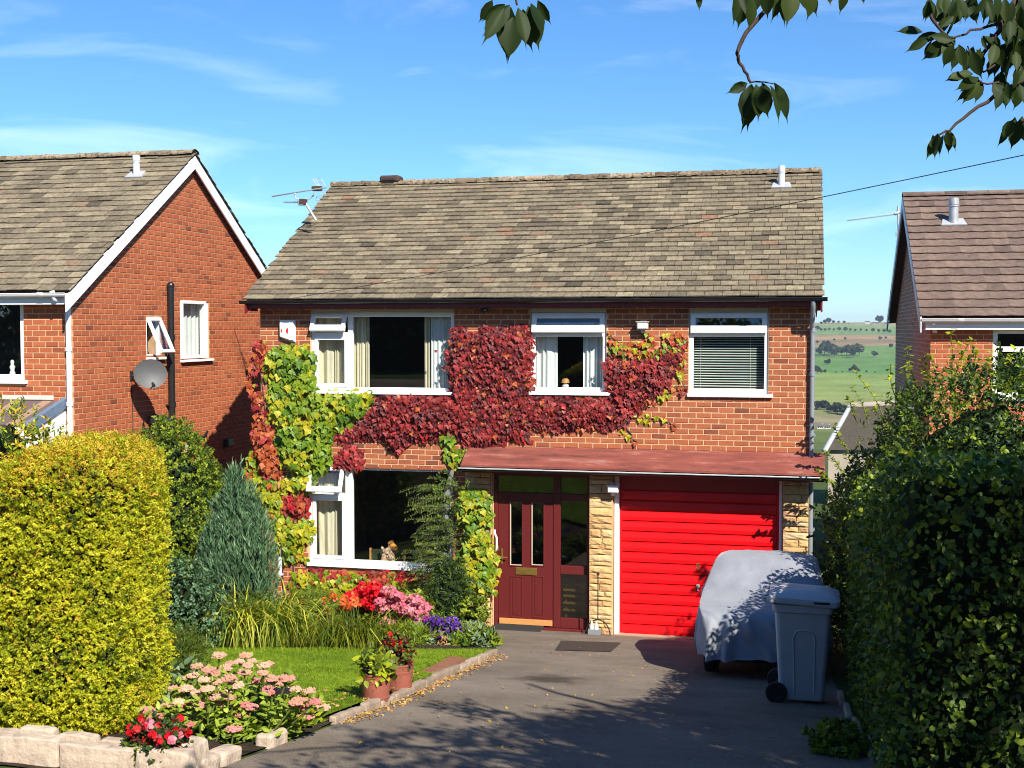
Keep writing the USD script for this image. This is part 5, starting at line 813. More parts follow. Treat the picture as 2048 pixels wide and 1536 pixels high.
def bush(name, label, cat, lumps, protos, n, seed, core='inner_green', depth=0.10, out=1.0, upw=0.5, rnd=0.7, size=(0.8, 1.25), weights=None, pick_fn=None, shrink=0.86, base=None, group=None, parts=0, part_name='leaf', keep=None, face=None, stemmed=True):
    """a thing of leaves spread through the skin of its lumps, a shaded core, and the nearest large leaves as parts"""
    rng = np.random.default_rng(seed); allp, alln = [], []; area = np.array([m.area for m in lumps]); cen = [m.vertices.mean(0) for m in lumps]
    for m, a in zip(lumps, area):
        p, nn = sample(m, int(n * a / area.sum()) + 1, rng); ok = np.ones(len(p), bool)
        for m2 in lumps:
            if m2 is m: continue
            c = m2.vertices.mean(0); q = (p - c) / ((m2.vertices.max(0) - m2.vertices.min(0)) / 2); ok &= (q ** 2).sum(1) > 0.62
        allp.append(p[ok]); alln.append(nn[ok])
    p, nn = np.vstack(allp), np.vstack(alln); ok = p[:, 2] > gz(p[:, 1]) - 0.02
    if keep is not None: ok &= keep(p)
    if face is not None: ok &= ((EYE - p) * nn).sum(1) / np.linalg.norm(EYE - p, axis=1) > rng.uniform(-1.1, face, len(p))
    p, nn = p[ok], nn[ok]; N = len(p); p = p - nn * (rng.random((N, 1)) ** 1.6 * depth) + nn * (rng.random((N, 1)) ** 3 * depth * 0.5)
    d = nn * out + np.array([0, 0, upw]) + rng.normal(size=(N, 3)) * rnd; R3 = frame_from(d, nn + rng.normal(size=(N, 3)) * 0.5); sc = rng.uniform(*size, N)
    w = np.ones(len(protos)) / len(protos) if weights is None else np.array(weights, float) / np.sum(weights)
    ids = rng.choice(len(protos), N, p=w) if pick_fn is None else pick_fn(p, nn, rng)
    lo = np.min([m.vertices.min(0) for m in lumps], 0); hi = np.max([m.vertices.max(0) for m in lumps], 0); bx = ((lo + hi) / 2)[0], ((lo + hi) / 2)[1]
    t = thing(name, label, cat, (bx[0], bx[1], float(gz(bx[1]))) if base is None else base, group)
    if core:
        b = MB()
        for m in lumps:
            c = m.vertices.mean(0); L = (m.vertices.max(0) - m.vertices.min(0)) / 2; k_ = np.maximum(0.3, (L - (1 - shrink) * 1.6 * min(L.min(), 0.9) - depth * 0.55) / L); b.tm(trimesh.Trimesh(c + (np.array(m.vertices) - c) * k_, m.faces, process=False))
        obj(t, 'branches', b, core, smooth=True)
    big = np.zeros(N, bool)
    if parts:
        uvz = np.array([project(q) for q in p]); vis = (uvz[:, 0] > 0) & (uvz[:, 0] < 2048) & (uvz[:, 1] > 0) & (uvz[:, 1] < 1536) & (((EYE - p) * nn).sum(1) > 0); s_ = np.where(vis, sc / uvz[:, 2] + rng.random(N) * 0.01, -1); big = pick(N, s_, parts)
        for k in np.flatnonzero(big): v, f = protos[ids[k]][0]; obj(t, part_name, ((v * sc[k]) @ R3[k].T + p[k], f), protos[ids[k]][1])
    r = ~big; instancer(t, 'foliage', protos, p[r], R3[r], sc[r], ids[r]); return t
r_ = np.random.default_rng(5)
def skewbox(x0, x1, y0, y1, z0f, hf, sub=26, rnd=0.10, seed=2, amp=0.05, freq=1.6, dome=0):
    """clipped hedge: z0f(y) its foot, hf its height"""
    g = np.linspace(-1, 1, sub); F = []; b = MB()
    for ax in range(3):
        for s_ in (-1, 1):
            A, B = np.meshgrid(g, g, indexing='ij'); P = np.zeros((sub, sub, 3)); P[..., ax] = s_; P[..., (ax + 1) % 3] = A; P[..., (ax + 2) % 3] = B; b.sheet(P if s_ > 0 else P[::-1])
    v, f = b.v(), b.f(); L = np.array([x1 - x0, y1 - y0, hf]) / 2; p = v * L; inner = np.maximum(L - rnd, 0.01); q = np.clip(p, -inner, inner); dd = p - q; ln = np.linalg.norm(dd, axis=1, keepdims=True); p = q + dd / np.maximum(ln, 1e-9) * np.minimum(ln, rnd)
    n = v / np.linalg.norm(v, axis=1, keepdims=True); c = np.array([(x0 + x1) / 2, (y0 + y1) / 2, hf / 2]); p = p + c; p += n * (meshkit.fbm(p * freq + seed, 3, seed) - 0.5)[:, None] * 2 * amp; p[:, 2] -= dome * np.clip(3.75 - p[:, 0], 0, 1.3) ** 2 * np.clip(p[:, 2] / hf, 0, 1) if dome else 0; ctr = p.mean(0); p2 = p.copy(); tri = p2[f]; fn = np.cross(tri[:, 1] - tri[:, 0], tri[:, 2] - tri[:, 0]); bad = (fn * (tri.mean(1) - ctr)).sum(1) < 0; f = f.copy(); f[bad] = f[bad][:, ::-1]; p[:, 2] += z0f(p[:, 1]); m = trimesh.Trimesh(p, f, process=False)
    return m

# golden clipped hedge at the left
gold_s = [clump(oval(0.018, 0.011), 14, 0.05, r_) for _ in range(3)]
GP = [(gold_s[0], 'gold_leaf'), (gold_s[1], 'gold_leaf'), (gold_s[2], 'lime_leaf'), (gold_s[0], 'olive_leaf'), (gold_s[1], 'amber_leaf')]
hm = skewbox(1.6, 4.10, -11.40, -10.30, lambda y: 1.72 + 0 * y, 2.06, rnd=0.30, amp=0.08, freq=2.4, dome=0.55)
def gold_pick(p, n, rng):
    f = meshkit.fbm(p * 5.5, 3, 3); top = np.clip((p[:, 2] - 3.35) / 0.4, 0, 1); r = rng.random(len(p)); ids = np.where(r < 0.5, 0, 1); ids = np.where(rng.random(len(p)) < 0.32 + 2.2 * (0.5 - f), 2, ids); ids = np.where(rng.random(len(p)) < np.clip(2.6 * (0.455 - f), 0, 0.75), 3, ids); return np.where(rng.random(len(p)) < 0.05 + top * 0.55, 4, ids)
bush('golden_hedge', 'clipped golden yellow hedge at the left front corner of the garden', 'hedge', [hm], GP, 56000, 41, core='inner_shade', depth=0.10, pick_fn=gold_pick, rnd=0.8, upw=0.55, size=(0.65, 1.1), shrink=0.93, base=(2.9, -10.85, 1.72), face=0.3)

# dark clipped hedge at the right of the drive
bl = [oval(0.056, 0.038, 0.10, 0.2), oval(0.050, 0.036, 0.2, 0.1)]
hm = skewbox(9.18, 12.6, -10.75, -5.0, lambda y: gz(y) - 0.05, 2.16, rnd=0.10, amp=0.055, sub=34, freq=1.5)
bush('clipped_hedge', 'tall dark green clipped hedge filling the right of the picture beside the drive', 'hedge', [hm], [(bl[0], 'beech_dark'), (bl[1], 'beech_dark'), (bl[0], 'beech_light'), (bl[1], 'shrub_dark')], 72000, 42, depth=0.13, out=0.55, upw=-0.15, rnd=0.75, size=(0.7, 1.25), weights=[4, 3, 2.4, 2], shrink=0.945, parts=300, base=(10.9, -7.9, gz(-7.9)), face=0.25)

# tall loose shrub behind it
sl = [oval(0.060, 0.030, 0.2, 0.2), oval(0.05, 0.03, 0.2, 0.1)]
sp_ = [(clump(sl[0], 6, 0.13, r_, 0.9), 'shrub_dark'), (clump(sl[1], 6, 0.12, r_, 0.9), 'shrub_green'), (clump(sl[0], 5, 0.12, r_, 0.9), 'shrub_bright')]
lum = [lump((10.55, -4.3, 2.35), (1.2, 1.1, 1.85), 3, 0.2), lump((12.2, -4.0, 2.5), (1.4, 1.1, 1.9), 4, 0.2), lump((9.8, -3.7, 1.9), (0.75, 0.8, 1.45), 5, 0.22), lump((9.5, -1.5, 0.9), (0.5, 0.8, 1.35), 6, 0.22), lump((9.45, -2.7, 1.75), (0.5, 0.6, 1.2), 7, 0.25)]
bush('tall_shrub', 'tall loose dark green shrub rising behind the clipped hedge', 'shrub', lum, sp_, 15000, 43, depth=0.35, out=0.8, upw=0.6, rnd=0.6, size=(0.75, 1.3), weights=[3, 3.5, 2.2], shrink=0.8, base=(10.9, -4.0, gz(-4.0)))
# its long light shoots
sh = thing('leafy_shoot', 'pale green upright leafy shoots standing out above the tall dark shrub', 'shrub', (10.9, -3.9, 3.6)); sb = MB(); rr = np.random.default_rng(77); pp, rm, ss, ids = [], [], [], []
for (u0, v0, u1, v1, zd) in ((1915, 800, 1892, 668, 14.6), (1930, 800, 1928, 690, 14.6), (1880, 800, 1868, 712, 14.8), (1830, 810, 1822, 698, 15.0), (1800, 815, 1784, 730, 15.2), (1870, 790, 1845, 715, 14.9), (1950, 780, 1962, 702, 14.4), (1975, 790, 1990, 705, 14.2), (1760, 830, 1715, 745, 17.4), (1740, 850, 1700, 775, 17.4), (1990, 770, 2020, 700, 14.0), (1900, 770, 1950, 680, 14.3), (1850, 800, 1812, 735, 14.9), (1700, 900, 1668, 850, 17.4), (1690, 960, 1650, 905, 17.4), (1720, 840, 1690, 800, 17.4), (2010, 770, 2044, 715, 13.9), (1680, 980, 1640, 940, 17.4)):
    a, c = at_z(u0, v0, zd), at_z(u1, v1, zd - 0.2); n = 10; t = np.linspace(0, 1, n)[:, None]; L = a + (c - a) * t; L[:, 0] += 0.05 * np.sin(t[:, 0] * 3 + u0); sb.tube(L, np.linspace(0.009, 0.003, n), 5)
    for k in range(2, n):
        for s_ in range(5): d = rand_dirs(1, rr)[0] * [1, 1, 0.35] + [0, 0, 0.25]; pp.append(L[k]); rm.append(frame_from(d[None], np.array([[0, 0, 1.0]]) + rr.normal(size=(1, 3)) * 0.2)[0]); ss.append(rr.uniform(0.9, 1.5)); ids.append(0 if v1 < 760 else 1)
obj(sh, 'stem', sb, 'stem_green', smooth=True, kind='stuff'); instancer(sh, 'leaves', [(oval(0.062, 0.038, 0.15, 0.25), 'lime_leaf'), (oval(0.062, 0.036, 0.15, 0.25), 'shrub_bright')], pp, np.array(rm), ss, ids)

# ------------------------------------------------------------------ creeper over the house front
CP = {  # patches of the creeper measured on the front of the house: outline, colours with weights, leaf size, leaves per square metre, bulge
 'left_red': ([(503, 697), (518, 676), (536, 698), (534, 722), (520, 740), (505, 765), (525, 790), (542, 840), (536, 862), (510, 848), (506, 810), (499, 770)], {'creeper_red': 4, 'creeper_orange': 2, 'creeper_yellow': 1}, 0.10, 540, 0.20),
 'green': ([(538, 708), (560, 693), (590, 690), (618, 693), (628, 725), (633, 760), (633, 785), (700, 783), (748, 785), (756, 800), (735, 815), (725, 838), (700, 852), (675, 862), (665, 890), (668, 915), (655, 940), (638, 948), (600, 950), (568, 935), (552, 885), (558, 850), (543, 830), (538, 800), (543, 760), (528, 730)], {'creeper_green': 6, 'creeper_yellow': 3}, 0.112, 640, 0.22),
 'left_orange': ([(507, 868), (522, 846), (548, 858), (556, 880), (566, 950), (555, 968), (530, 962), (508, 905)], {'creeper_orange': 5, 'creeper_red': 2}, 0.105, 560, 0.24),
 'lower_yellow': ([(496, 905), (518, 900), (522, 940), (566, 958), (600, 950), (638, 950), (622, 985), (568, 985), (562, 1030), (600, 1040), (627, 1040), (628, 1075), (618, 1088), (600, 1100), (618, 1122), (575, 1128), (553, 1090), (543, 1050), (533, 1010), (503, 1000), (492, 960)], {'creeper_yellow': 5, 'creeper_green': 4, 'creeper_orange': 0.4}, 0.105, 600, 0.22),
 'lower_red': ([(566, 985), (618, 985), (622, 1010), (620, 1036), (598, 1036), (565, 1025)], {'creeper_orange': 3, 'creeper_red': 3, 'creeper_scarlet': 1}, 0.10, 560, 0.18),
 'under_window': ([(578, 1140), (620, 1144), (760, 1145), (893, 1150), (893, 1185), (840, 1190), (740, 1195), (700, 1210), (640, 1212), (590, 1205)], {'creeper_yellow': 6, 'creeper_green': 2.5, 'creeper_red': 1.2, 'creeper_orange': 1}, 0.10, 600, 0.16),
 'under_red': ([(600, 1140), (690, 1140), (690, 1152), (670, 1162), (600, 1158)], {'creeper_scarlet': 3, 'creeper_red': 3}, 0.11, 260, 0.16),
 'under_scarlet': ([(722, 1142), (790, 1142), (838, 1146), (835, 1158), (790, 1170), (765, 1185), (735, 1165), (722, 1150)], {'creeper_scarlet': 5, 'creeper_red': 3}, 0.12, 300, 0.18),
 'red': ([(756, 800), (760, 789), (800, 787), (900, 789), (897, 720), (893, 708), (905, 692), (903, 657), (922, 652), (945, 668), (965, 650), (1000, 655), (1025, 652), (1050, 650), (1062, 665), (1072, 690), (1064, 735), (1072, 765), (1062, 792), (1212, 797), (1211, 717), (1225, 727), (1240, 717), (1290, 717), (1330, 702), (1368, 690), (1366, 722), (1350, 747), (1335, 778), (1300, 802), (1270, 827), (1250, 852), (1220, 860), (1180, 857), (1150, 864), (1060, 862), (1058, 882), (1020, 880), (1000, 892), (960, 902), (930, 894), (920, 872), (895, 872), (870, 887), (840, 882), (810, 892), (805, 907), (782, 902), (770, 882), (720, 878), (690, 886), (668, 882), (680, 862), (720, 847), (740, 822)], {'creeper_red': 5, 'creeper_dark': 4, 'creeper_scarlet': 0.55, 'creeper_orange': 0.2}, 0.074, 1300, 0.16),
 'red_drop': ([(690, 892), (712, 890), (728, 905), (731, 925), (715, 942), (690, 938), (668, 934), (672, 912)], {'creeper_red': 5, 'creeper_scarlet': 2, 'creeper_dark': 1}, 0.076, 1150, 0.16),
 'gold_right': ([(1222, 690), (1214, 664), (1240, 692), (1262, 690), (1290, 663), (1302, 665), (1312, 692), (1330, 672), (1350, 664), (1374, 668), (1373, 715), (1366, 762), (1350, 745), (1330, 722), (1300, 722), (1260, 724), (1235, 722), (1214, 712)], {'creeper_yellow': 4, 'creeper_orange': 3.5, 'creeper_green': 2, 'creeper_red': 1.5}, 0.075, 560, 0.10),
 'gold_tips': ([(1240, 850), (1262, 872), (1275, 890), (1262, 884), (1236, 858)], {'creeper_yellow': 3, 'creeper_orange': 3}, 0.075, 420, 0.05),
 'gold_tips_b': ([(1268, 828), (1310, 834), (1345, 830), (1350, 836), (1356, 860), (1348, 862), (1338, 842), (1305, 846), (1262, 852)], {'creeper_yellow': 3, 'creeper_orange': 3, 'creeper_red': 1}, 0.075, 330, 0.05),
 'gold_tips_c': ([(1300, 805), (1335, 785), (1372, 765), (1373, 785), (1345, 795), (1310, 812)], {'creeper_yellow': 3, 'creeper_orange': 4, 'creeper_red': 2}, 0.085, 380, 0.06),
 'porch_green': ([(878, 868), (905, 866), (910, 890), (925, 902), (941, 895), (937, 930), (918, 942), (902, 938), (888, 905)], {'creeper_green': 4, 'creeper_yellow': 3}, 0.11, 340, 0.14),
 'green_dot': ([(982, 838), (1005, 834), (1008, 856), (985, 858)], {'creeper_green': 1}, 0.09, 330, 0.14)}
CM = ['creeper_green', 'creeper_yellow', 'creeper_red', 'creeper_dark', 'creeper_orange', 'creeper_scarlet']; LM = [lobed(1.0), lobed(1.0, 0.75)]
def creeper(patches, path, seed, plane=0.0, limit=300):
    rng = np.random.default_rng(seed); P, Rm, S, I = [], [], [], []
    for pts, cols, size, dens, bulge in patches:
        poly = Polygon([(on_y(u, v, plane)[0], on_y(u, v, plane)[2]) for u, v in pts]).buffer(0); x0, z0, x1, z1 = poly.bounds; n = int((x1 - x0) * (z1 - z0) * dens); q = np.column_stack([rng.uniform(x0, x1, n), rng.uniform(z0, z1, n)]); pass
        import shapely; jx = q + rng.normal(size=q.shape) * 0.045 * (rng.random((len(q), 1)) ** 2); q = q[shapely.contains_xy(poly, jx[:, 0], jx[:, 1])]; edge = shapely.distance(shapely.points(q), poly.exterior); n = len(q)
        if n == 0: continue
        h = np.clip(edge / 0.15, 0.2, 1) * bulge * (0.25 + 0.9 * meshkit.fbm(np.column_stack([q * 3.0, np.zeros(n)]), 3, seed)); y = plane - 0.015 - h * rng.random(n) ** 0.6
        P.append(np.column_stack([q[:, 0], y, q[:, 1] + size * 0.35])); d = np.column_stack([rng.normal(size=n) * 0.42, -0.30 + rng.normal(size=n) * 0.22, -1.0 + rng.normal(size=n) * 0.18]); up = np.column_stack([rng.normal(size=n) * 0.35 + 0.1, -np.ones(n), 0.25 + rng.normal(size=n) * 0.3]); Rm.append(frame_from(d, up)); S.append(size * (0.5 + 0.8 * rng.random(n) ** 1.3))
        names = list(cols); w = np.array([cols[k] for k in names]); nz = meshkit.fbm(np.column_stack([q * 5.5, np.zeros(n) + 2.0]), 2, seed + 3); r = np.clip(nz * 1.5 - 0.25 + rng.normal(size=n) * 0.20, 0, 0.999); cum = np.cumsum(w / w.sum()); I.append(np.array([CM.index(names[k]) for k in np.searchsorted(cum, r)]))
    P, Rm, S, I = np.vstack(P), np.concatenate(Rm), np.concatenate(S), np.concatenate(I); pr = [(LM[k % 2], m) for m in CM for k in (0, 1)]; I2 = I * 2 + rng.integers(0, 2, len(I))
    big = pick(len(P), S / np.array([project(p)[2] for p in P]) * (1 + (-P[:, 1] + plane) * 3), limit)
    for k in np.flatnonzero(big): v, f = pr[I2[k]][0]; obj(path, 'leaf', ((v * S[k]) @ Rm[k].T + P[k], f), pr[I2[k]][1])
    r = ~big; instancer(path, 'leaves', pr, P[r], Rm[r], S[r], I2[r]); return P
cr = thing('creeper', 'autumn creeper, green to deep red, spread over the front of the middle house', 'creeper', (on_y(560, 1270)[0], -0.1, -0.1)); creeper(list(CP.values()), cr, 51)
b = MB()
for path_ in ([(575, 1260), (560, 1120), (540, 1000), (530, 850), (520, 720)], [(580, 1260), (590, 1050), (585, 900), (590, 760), (600, 700)], [(590, 900), (680, 850), (800, 830), (950, 820), (1100, 830), (1250, 810), (1345, 740), (1372, 690)], [(930, 830), (960, 760), (985, 690)], [(1240, 815), (1255, 740), (1250, 700), (1218, 668)], [(1260, 812), (1290, 740), (1297, 668)], [(1240, 830), (1262, 872), (1276, 890)], [(1250, 835), (1330, 838), (1356, 858)], [(1290, 800), (1340, 785), (1372, 768)], [(905, 1120), (900, 980), (905, 900), (920, 860)], [(700, 850), (705, 920)], [(600, 1180), (700, 1160), (880, 1165)]):
    q = np.array([on_y(u, v, -0.02) for u, v in path_]); t = np.linspace(0, 1, 16); q = np.stack([np.interp(t, np.linspace(0, 1, len(q)), q[:, k]) for k in range(3)], 1); q[:, 0] += 0.02 * np.sin(t * 17); b.tube(q, np.linspace(0.014, 0.004, 16), 5)
obj(cr, 'stem', b, 'twig', smooth=True, kind='stuff')
iv = thing('ivy', 'yellow green ivy hanging over the stone beside the maroon front door', 'ivy', (on_y(950, 1250, -0.2)[0], -0.25, -0.1))
creeper([([(915, 990), (945, 977), (975, 985), (988, 1000), (984, 1050), (965, 1058), (988, 1078), (998, 1150), (985, 1187), (955, 1187), (925, 1160), (912, 1120), (935, 1075), (913, 1040)], {'creeper_yellow': 4, 'creeper_green': 4}, 0.10, 820, 0.24)], iv, 53, -0.12, 120)

# ------------------------------------------------------------------ garden: plants in the bed
def on_z(u, v, z): d = ray(u, v); return EYE + d * ((z - EYE[2]) / d[2])
def gp(u, v, up=0.0): return on_ground(u, v, up)
def at_y(u, v, y):
    """foot on the ground straight below a point of the picture, at depth y"""
    p = on_y(u, v, y); return np.array([p[0], y, float(gz(y))]), p[2] - float(gz(y))
def flowers(t, protos, centres, n, spread, rng, size=(0.8, 1.2), name='flowers', tilt=0.6):
    centres = np.asarray(centres); k = rng.integers(0, len(centres), n); p = centres[k] + rng.normal(size=(n, 3)) * np.asarray(spread); d = rand_dirs(n, rng); up = np.array([0, -0.5, 1.0]) + rng.normal(size=(n, 3)) * tilt; instancer(t, name, protos, p, frame_from(d, up), rng.uniform(*size, n), rng.integers(0, len(protos), n))
petal = (np.array([(0, 0, 0), (1, 0.28, 0.10), (0.28, 1, 0.10), (-0.8, 0.7, 0.08), (-0.8, -0.7, 0.08), (0.28, -1, 0.10), (1.0, -0.28, 0.12)]) * 0.018, np.array([(0, 1, 2), (0, 2, 3), (0, 3, 4), (0, 4, 5), (0, 5, 6), (0, 6, 1)]))
g_small = [(clump(oval(0.035, 0.022, 0.15, 0.2), 9, 0.07, r_), 'shrub_green'), (clump(oval(0.03, 0.02, 0.15, 0.2), 9, 0.07, r_), 'shrub_bright'), (clump(oval(0.035, 0.022, 0.15, 0.2), 9, 0.07, r_), 'shrub_dark')]
# big green shrub behind the golden hedge, dark low shrub, blue conifer
f0, h0 = at_y(345, 1000, -4.0)
bush('green_shrub', 'loose green shrub with yellowish top between the golden hedge and the blue conifer', 'shrub', [lump((f0[0] - 0.1, -4.0, f0[2] + 1.34), (0.78, 0.6, 1.36), 21, 0.16), lump((f0[0] + 0.30, -3.8, f0[2] + 1.0), (0.42, 0.5, 1.15), 22, 0.16)], g_small, 8000, 61, depth=0.2, weights=[2, 6, 0.6], rnd=0.7, size=(0.8, 1.35), base=f0, shrink=0.86)
f0, h0 = at_y(362, 1150, -6.2)
bush('low_shrub', 'low dark bluish green shrub spreading at the foot of the conifer', 'shrub', [lump((f0[0] - 0.0, -6.2, f0[2] + 0.42), (0.42, 0.4, 0.60), 23, 0.16), lump((f0[0] - 0.45, -6.4, f0[2] + 0.5), (0.4, 0.4, 0.75), 24, 0.16)], [(clump(oval(0.03, 0.02), 9, 0.06, r_), 'shrub_dark'), (clump(oval(0.03, 0.02), 9, 0.06, r_), 'conifer_blue')], 2600, 62, depth=0.15, size=(0.8, 1.3), base=f0)
f0, h0 = at_y(470, 1200, -5.0); ff = clump(oval(0.075, 0.010, 0.0, 0.0), 9, 0.12, r_, 0.35)
cl_ = []
for du, v0, w_, dy in ((0, 945, .13, 0), (-14, 978, .11, .05), (15, 966, .11, .08), (-28, 1004, .11, .1), (30, 990, .11, .02), (44, 1014, .11, 0), (-42, 1044, .12, -.03), (56, 1052, .11, -.05), (-54, 1088, .12, -.1), (64, 1090, .10, -.05), (-20, 1062, .13, -.14), (20, 1050, .13, -.15), (5, 1104, .14, -.22), (42, 1104, .12, -.18), (-35, 1120, .13, -.2)):
    p = on_y(470 + du, v0, -5.0 + dy); hh_ = p[2] - f0[2]; m = trimesh.creation.icosphere(4); cl_.append(lump((p[0], p[1], f0[2] + hh_ * 0.5), (w_, w_, hh_ * 0.52), 25 + du, 0.30, 4.0))
bush('blue_conifer', 'upright blue green conifer with pointed plumes in front of the left gable', 'conifer', cl_, [(ff, 'conifer_blue'), (clump(oval(0.06, 0.009, 0, 0), 9, 0.10, r_, 0.35), 'conifer_blue')], 8000, 63, depth=0.10, out=0.35, upw=1.1, rnd=0.25, size=(0.8, 1.3), core='inner_green', base=f0, shrink=0.72)
# reddish shoots of the shrub at the porch of the left house
f0, h0 = at_y(60, 900, -5.5)
rl = [(clump(oval(0.07, 0.025, 0.15, 0.2), 7, 0.14, r_, 0.8), 'lime_leaf'), (clump(oval(0.07, 0.025, 0.15, 0.2), 7, 0.14, r_, 0.8), 'amber_leaf'), (clump(oval(0.07, 0.025), 7, 0.14, r_, 0.8), 'shrub_green')]
bush('porch_shrub', 'feathery shrub with reddish tips in front of the left porch roof', 'shrub', [lump((on_y(15, 900, -5.5)[0], -5.5, 2.3), (0.45, 0.5, 1.3), 28, 0.2), lump((on_y(75, 900, -5.5)[0], -5.4, 2.15), (0.35, 0.4, 1.3), 29, 0.2)], rl, 1300, 64, depth=0.2, upw=0.9, rnd=0.5, weights=[3, 2, 2], base=f0)
# strappy clumps
def strappy(name, label, u0, u1, v, vtop, mats, n, seed, nparts=40, bend=(0.5, 1.5), wid=(0.010, 0.018), ry=0.35):
    rng = np.random.default_rng(seed); a, c = gp(u0 + 30, v), gp(u1 - 30, v); zz_ = project((a + c) / 2)[2]; H = (v - vtop) * zz_ / FPX; t = thing(name, label, 'grass clump', (a + c) / 2 + [0, ry, 0]); rest = {m: MB() for m in mats}
    for k in range(n):
        f_ = rng.random(); b0 = a + (c - a) * f_ + np.array([rng.normal() * 0.06, rng.uniform(0, 2 * ry), 0]); b0[2] = gz(b0[1]); L = H * rng.uniform(0.75, 1.35); v_, fc = blade(L, rng.uniform(*wid), rng.uniform(*bend)); an = rng.normal() * 1.0 + (math.pi * 1.5 if rng.random() < 0.75 else rng.uniform(0, 6.28)); ca, sa = math.cos(an), math.sin(an); q = np.column_stack([v_[:, 0] * ca - v_[:, 1] * sa, v_[:, 0] * sa + v_[:, 1] * ca, v_[:, 2]]) + b0; q[:, 2] = np.maximum(q[:, 2], gz(q[:, 1]) + 0.03); m = mats[rng.integers(0, len(mats))]
        if k < nparts: obj(t, 'blade', (q, fc), m)
        else: rest[m].add(q, fc)
    for m in mats: obj(t, 'blades', rest[m], m, kind='stuff')
    return t
strappy('grass_clump', 'tall clump of strappy green and cream leaves at the back left of the lawn', 380, 600, 1302, 1165, ['blade_green', 'blade_yellow'], 560, 71, ry=0.45, wid=(0.016, 0.030))
strappy('grass_clump', 'yellowing strappy leaf clump at the back of the lawn below the orange flowers', 590, 800, 1306, 1215, ['blade_yellow', 'blade_green', 'blade_yellow'], 560, 72, bend=(0.7, 1.8), wid=(0.011, 0.020), ry=0.35)
f0, _ = at_y(620, 1240, -3.4)
bush('fern_bush', 'fine leaved mid green plant between the two strappy clumps', 'plant', [lump((f0[0], -3.4, f0[2] + 0.24), (0.40, 0.4, 0.34), 30, 0.16)], [(clump(oval(0.03, 0.012), 9, 0.08, r_), 'shrub_green'), (clump(oval(0.03, 0.012), 9, 0.08, r_), 'shrub_bright')], 1100, 65, depth=0.12, upw=0.8, base=f0)
# orange spikes, scarlet cluster, pink hydrangea, magenta and purple flowers
rg_ = np.random.default_rng(91)
ys0 = -3.3; o_ = thing('orange_flower', 'clump of upright orange red flower spikes left of the scarlet blooms', 'flower', at_y(670, 1230, ys0)[0]); b = MB()
for k in range(34):
    u, v = 600 + 118 * rg_.random() ** 0.6, 1184 + 34 * rg_.random(); p = on_y(u, v, ys0 + rg_.normal() * 0.12); b.tube([(p[0] + 0.05 * rg_.normal(), p[1], gz(p[1])), p], [0.004, 0.003], 4); q = MB()
    for j in range(8): d = rand_dirs(1, rg_); q.add((petal[0] * rg_.uniform(0.8, 1.4)) @ frame_from(d, np.array([[0.3, -0.8, 0.6]]))[0].T + p + np.array([0.012 * rg_.normal(), 0.012 * rg_.normal(), -0.012 * j]), petal[1])
    obj(o_, 'flower_spike', q, 'orange_petal')
obj(o_, 'stems', b, 'stem_green', kind='stuff')
def heads(name, label, px, y, r, matname, leafmats, base_uv, seed, nleaf=900, npet=60, lump_r=None, pet=1.0, cat='flower'):
    rng = np.random.default_rng(seed); f0, _ = at_y(*base_uv, y); C = [on_y(u, v, y + rng.normal() * 0.10) for u, v in px]; C = np.array(C); mid = C.mean(0); top = C[:, 2].max() - f0[2]; wd = np.ptp(C[:, 0]) / 2 + 0.05
    t = bush(name, label, cat, [lump((mid[0], y + 0.22, f0[2] + top * 0.36), (wd * 0.95, 0.22, top * 0.42), seed, 0.12)], leafmats, nleaf, seed, depth=0.12, base=f0, size=(0.7, 1.05))
    for c in C:
        c = c + (EYE - c) / np.linalg.norm(EYE - c) * 0.12
        q = MB(); rr_ = r * rng.uniform(0.8, 1.2)
        for k in range(npet):
            d = rand_dirs(1, rng)[0]; d[2] = abs(d[2]) * (1 if rng.random() < 0.75 else -0.6); p = c + d * rr_ * np.array([1, 0.9, 0.75]); q.add((petal[0] * pet * rng.uniform(0.8, 1.25)) @ frame_from(rand_dirs(1, rng), d[None] + rng.normal(size=(1, 3)) * 0.25)[0].T + p, petal[1])
        obj(t, 'flower_head', q, matname)
    return t
big_l = [(clump(oval(0.085, 0.055, 0.12, 0.25), 6, 0.10, r_), 'shrub_green'), (clump(oval(0.08, 0.05, 0.12, 0.25), 6, 0.10, r_), 'shrub_bright')]
heads('scarlet_flower', 'cluster of brilliant scarlet blooms under the middle of the downstairs window', [(700, 1195), (716, 1186), (728, 1178), (740, 1185), (735, 1200), (748, 1196), (722, 1204), (742, 1212), (755, 1190), (708, 1205), (730, 1192), (748, 1176), (765, 1196)], -2.0, 0.10, 'red_petal', big_l, (730, 1240), 92, 500, 70, pet=1.3)
heads('hydrangea', 'pink mophead hydrangea beside the purple flowers', [(778, 1184), (790, 1190), (800, 1196), (770, 1206), (785, 1212), (760, 1205), (800, 1216), (815, 1205), (828, 1214), (840, 1206), (852, 1216), (838, 1224), (818, 1222), (776, 1246), (790, 1250), (800, 1244), (826, 1236), (812, 1228), (845, 1232), (830, 1200), (766, 1218)], -2.3, 0.095, 'pink_petal', big_l, (810, 1285), 93, 900, 90, pet=1.1)
heads('magenta_flower', 'small magenta blooms just under the pink hydrangea', [(836, 1243), (846, 1250), (838, 1256), (852, 1240)], -3.2, 0.055, 'magenta_petal', g_small, (842, 1290), 94, 160, 40)
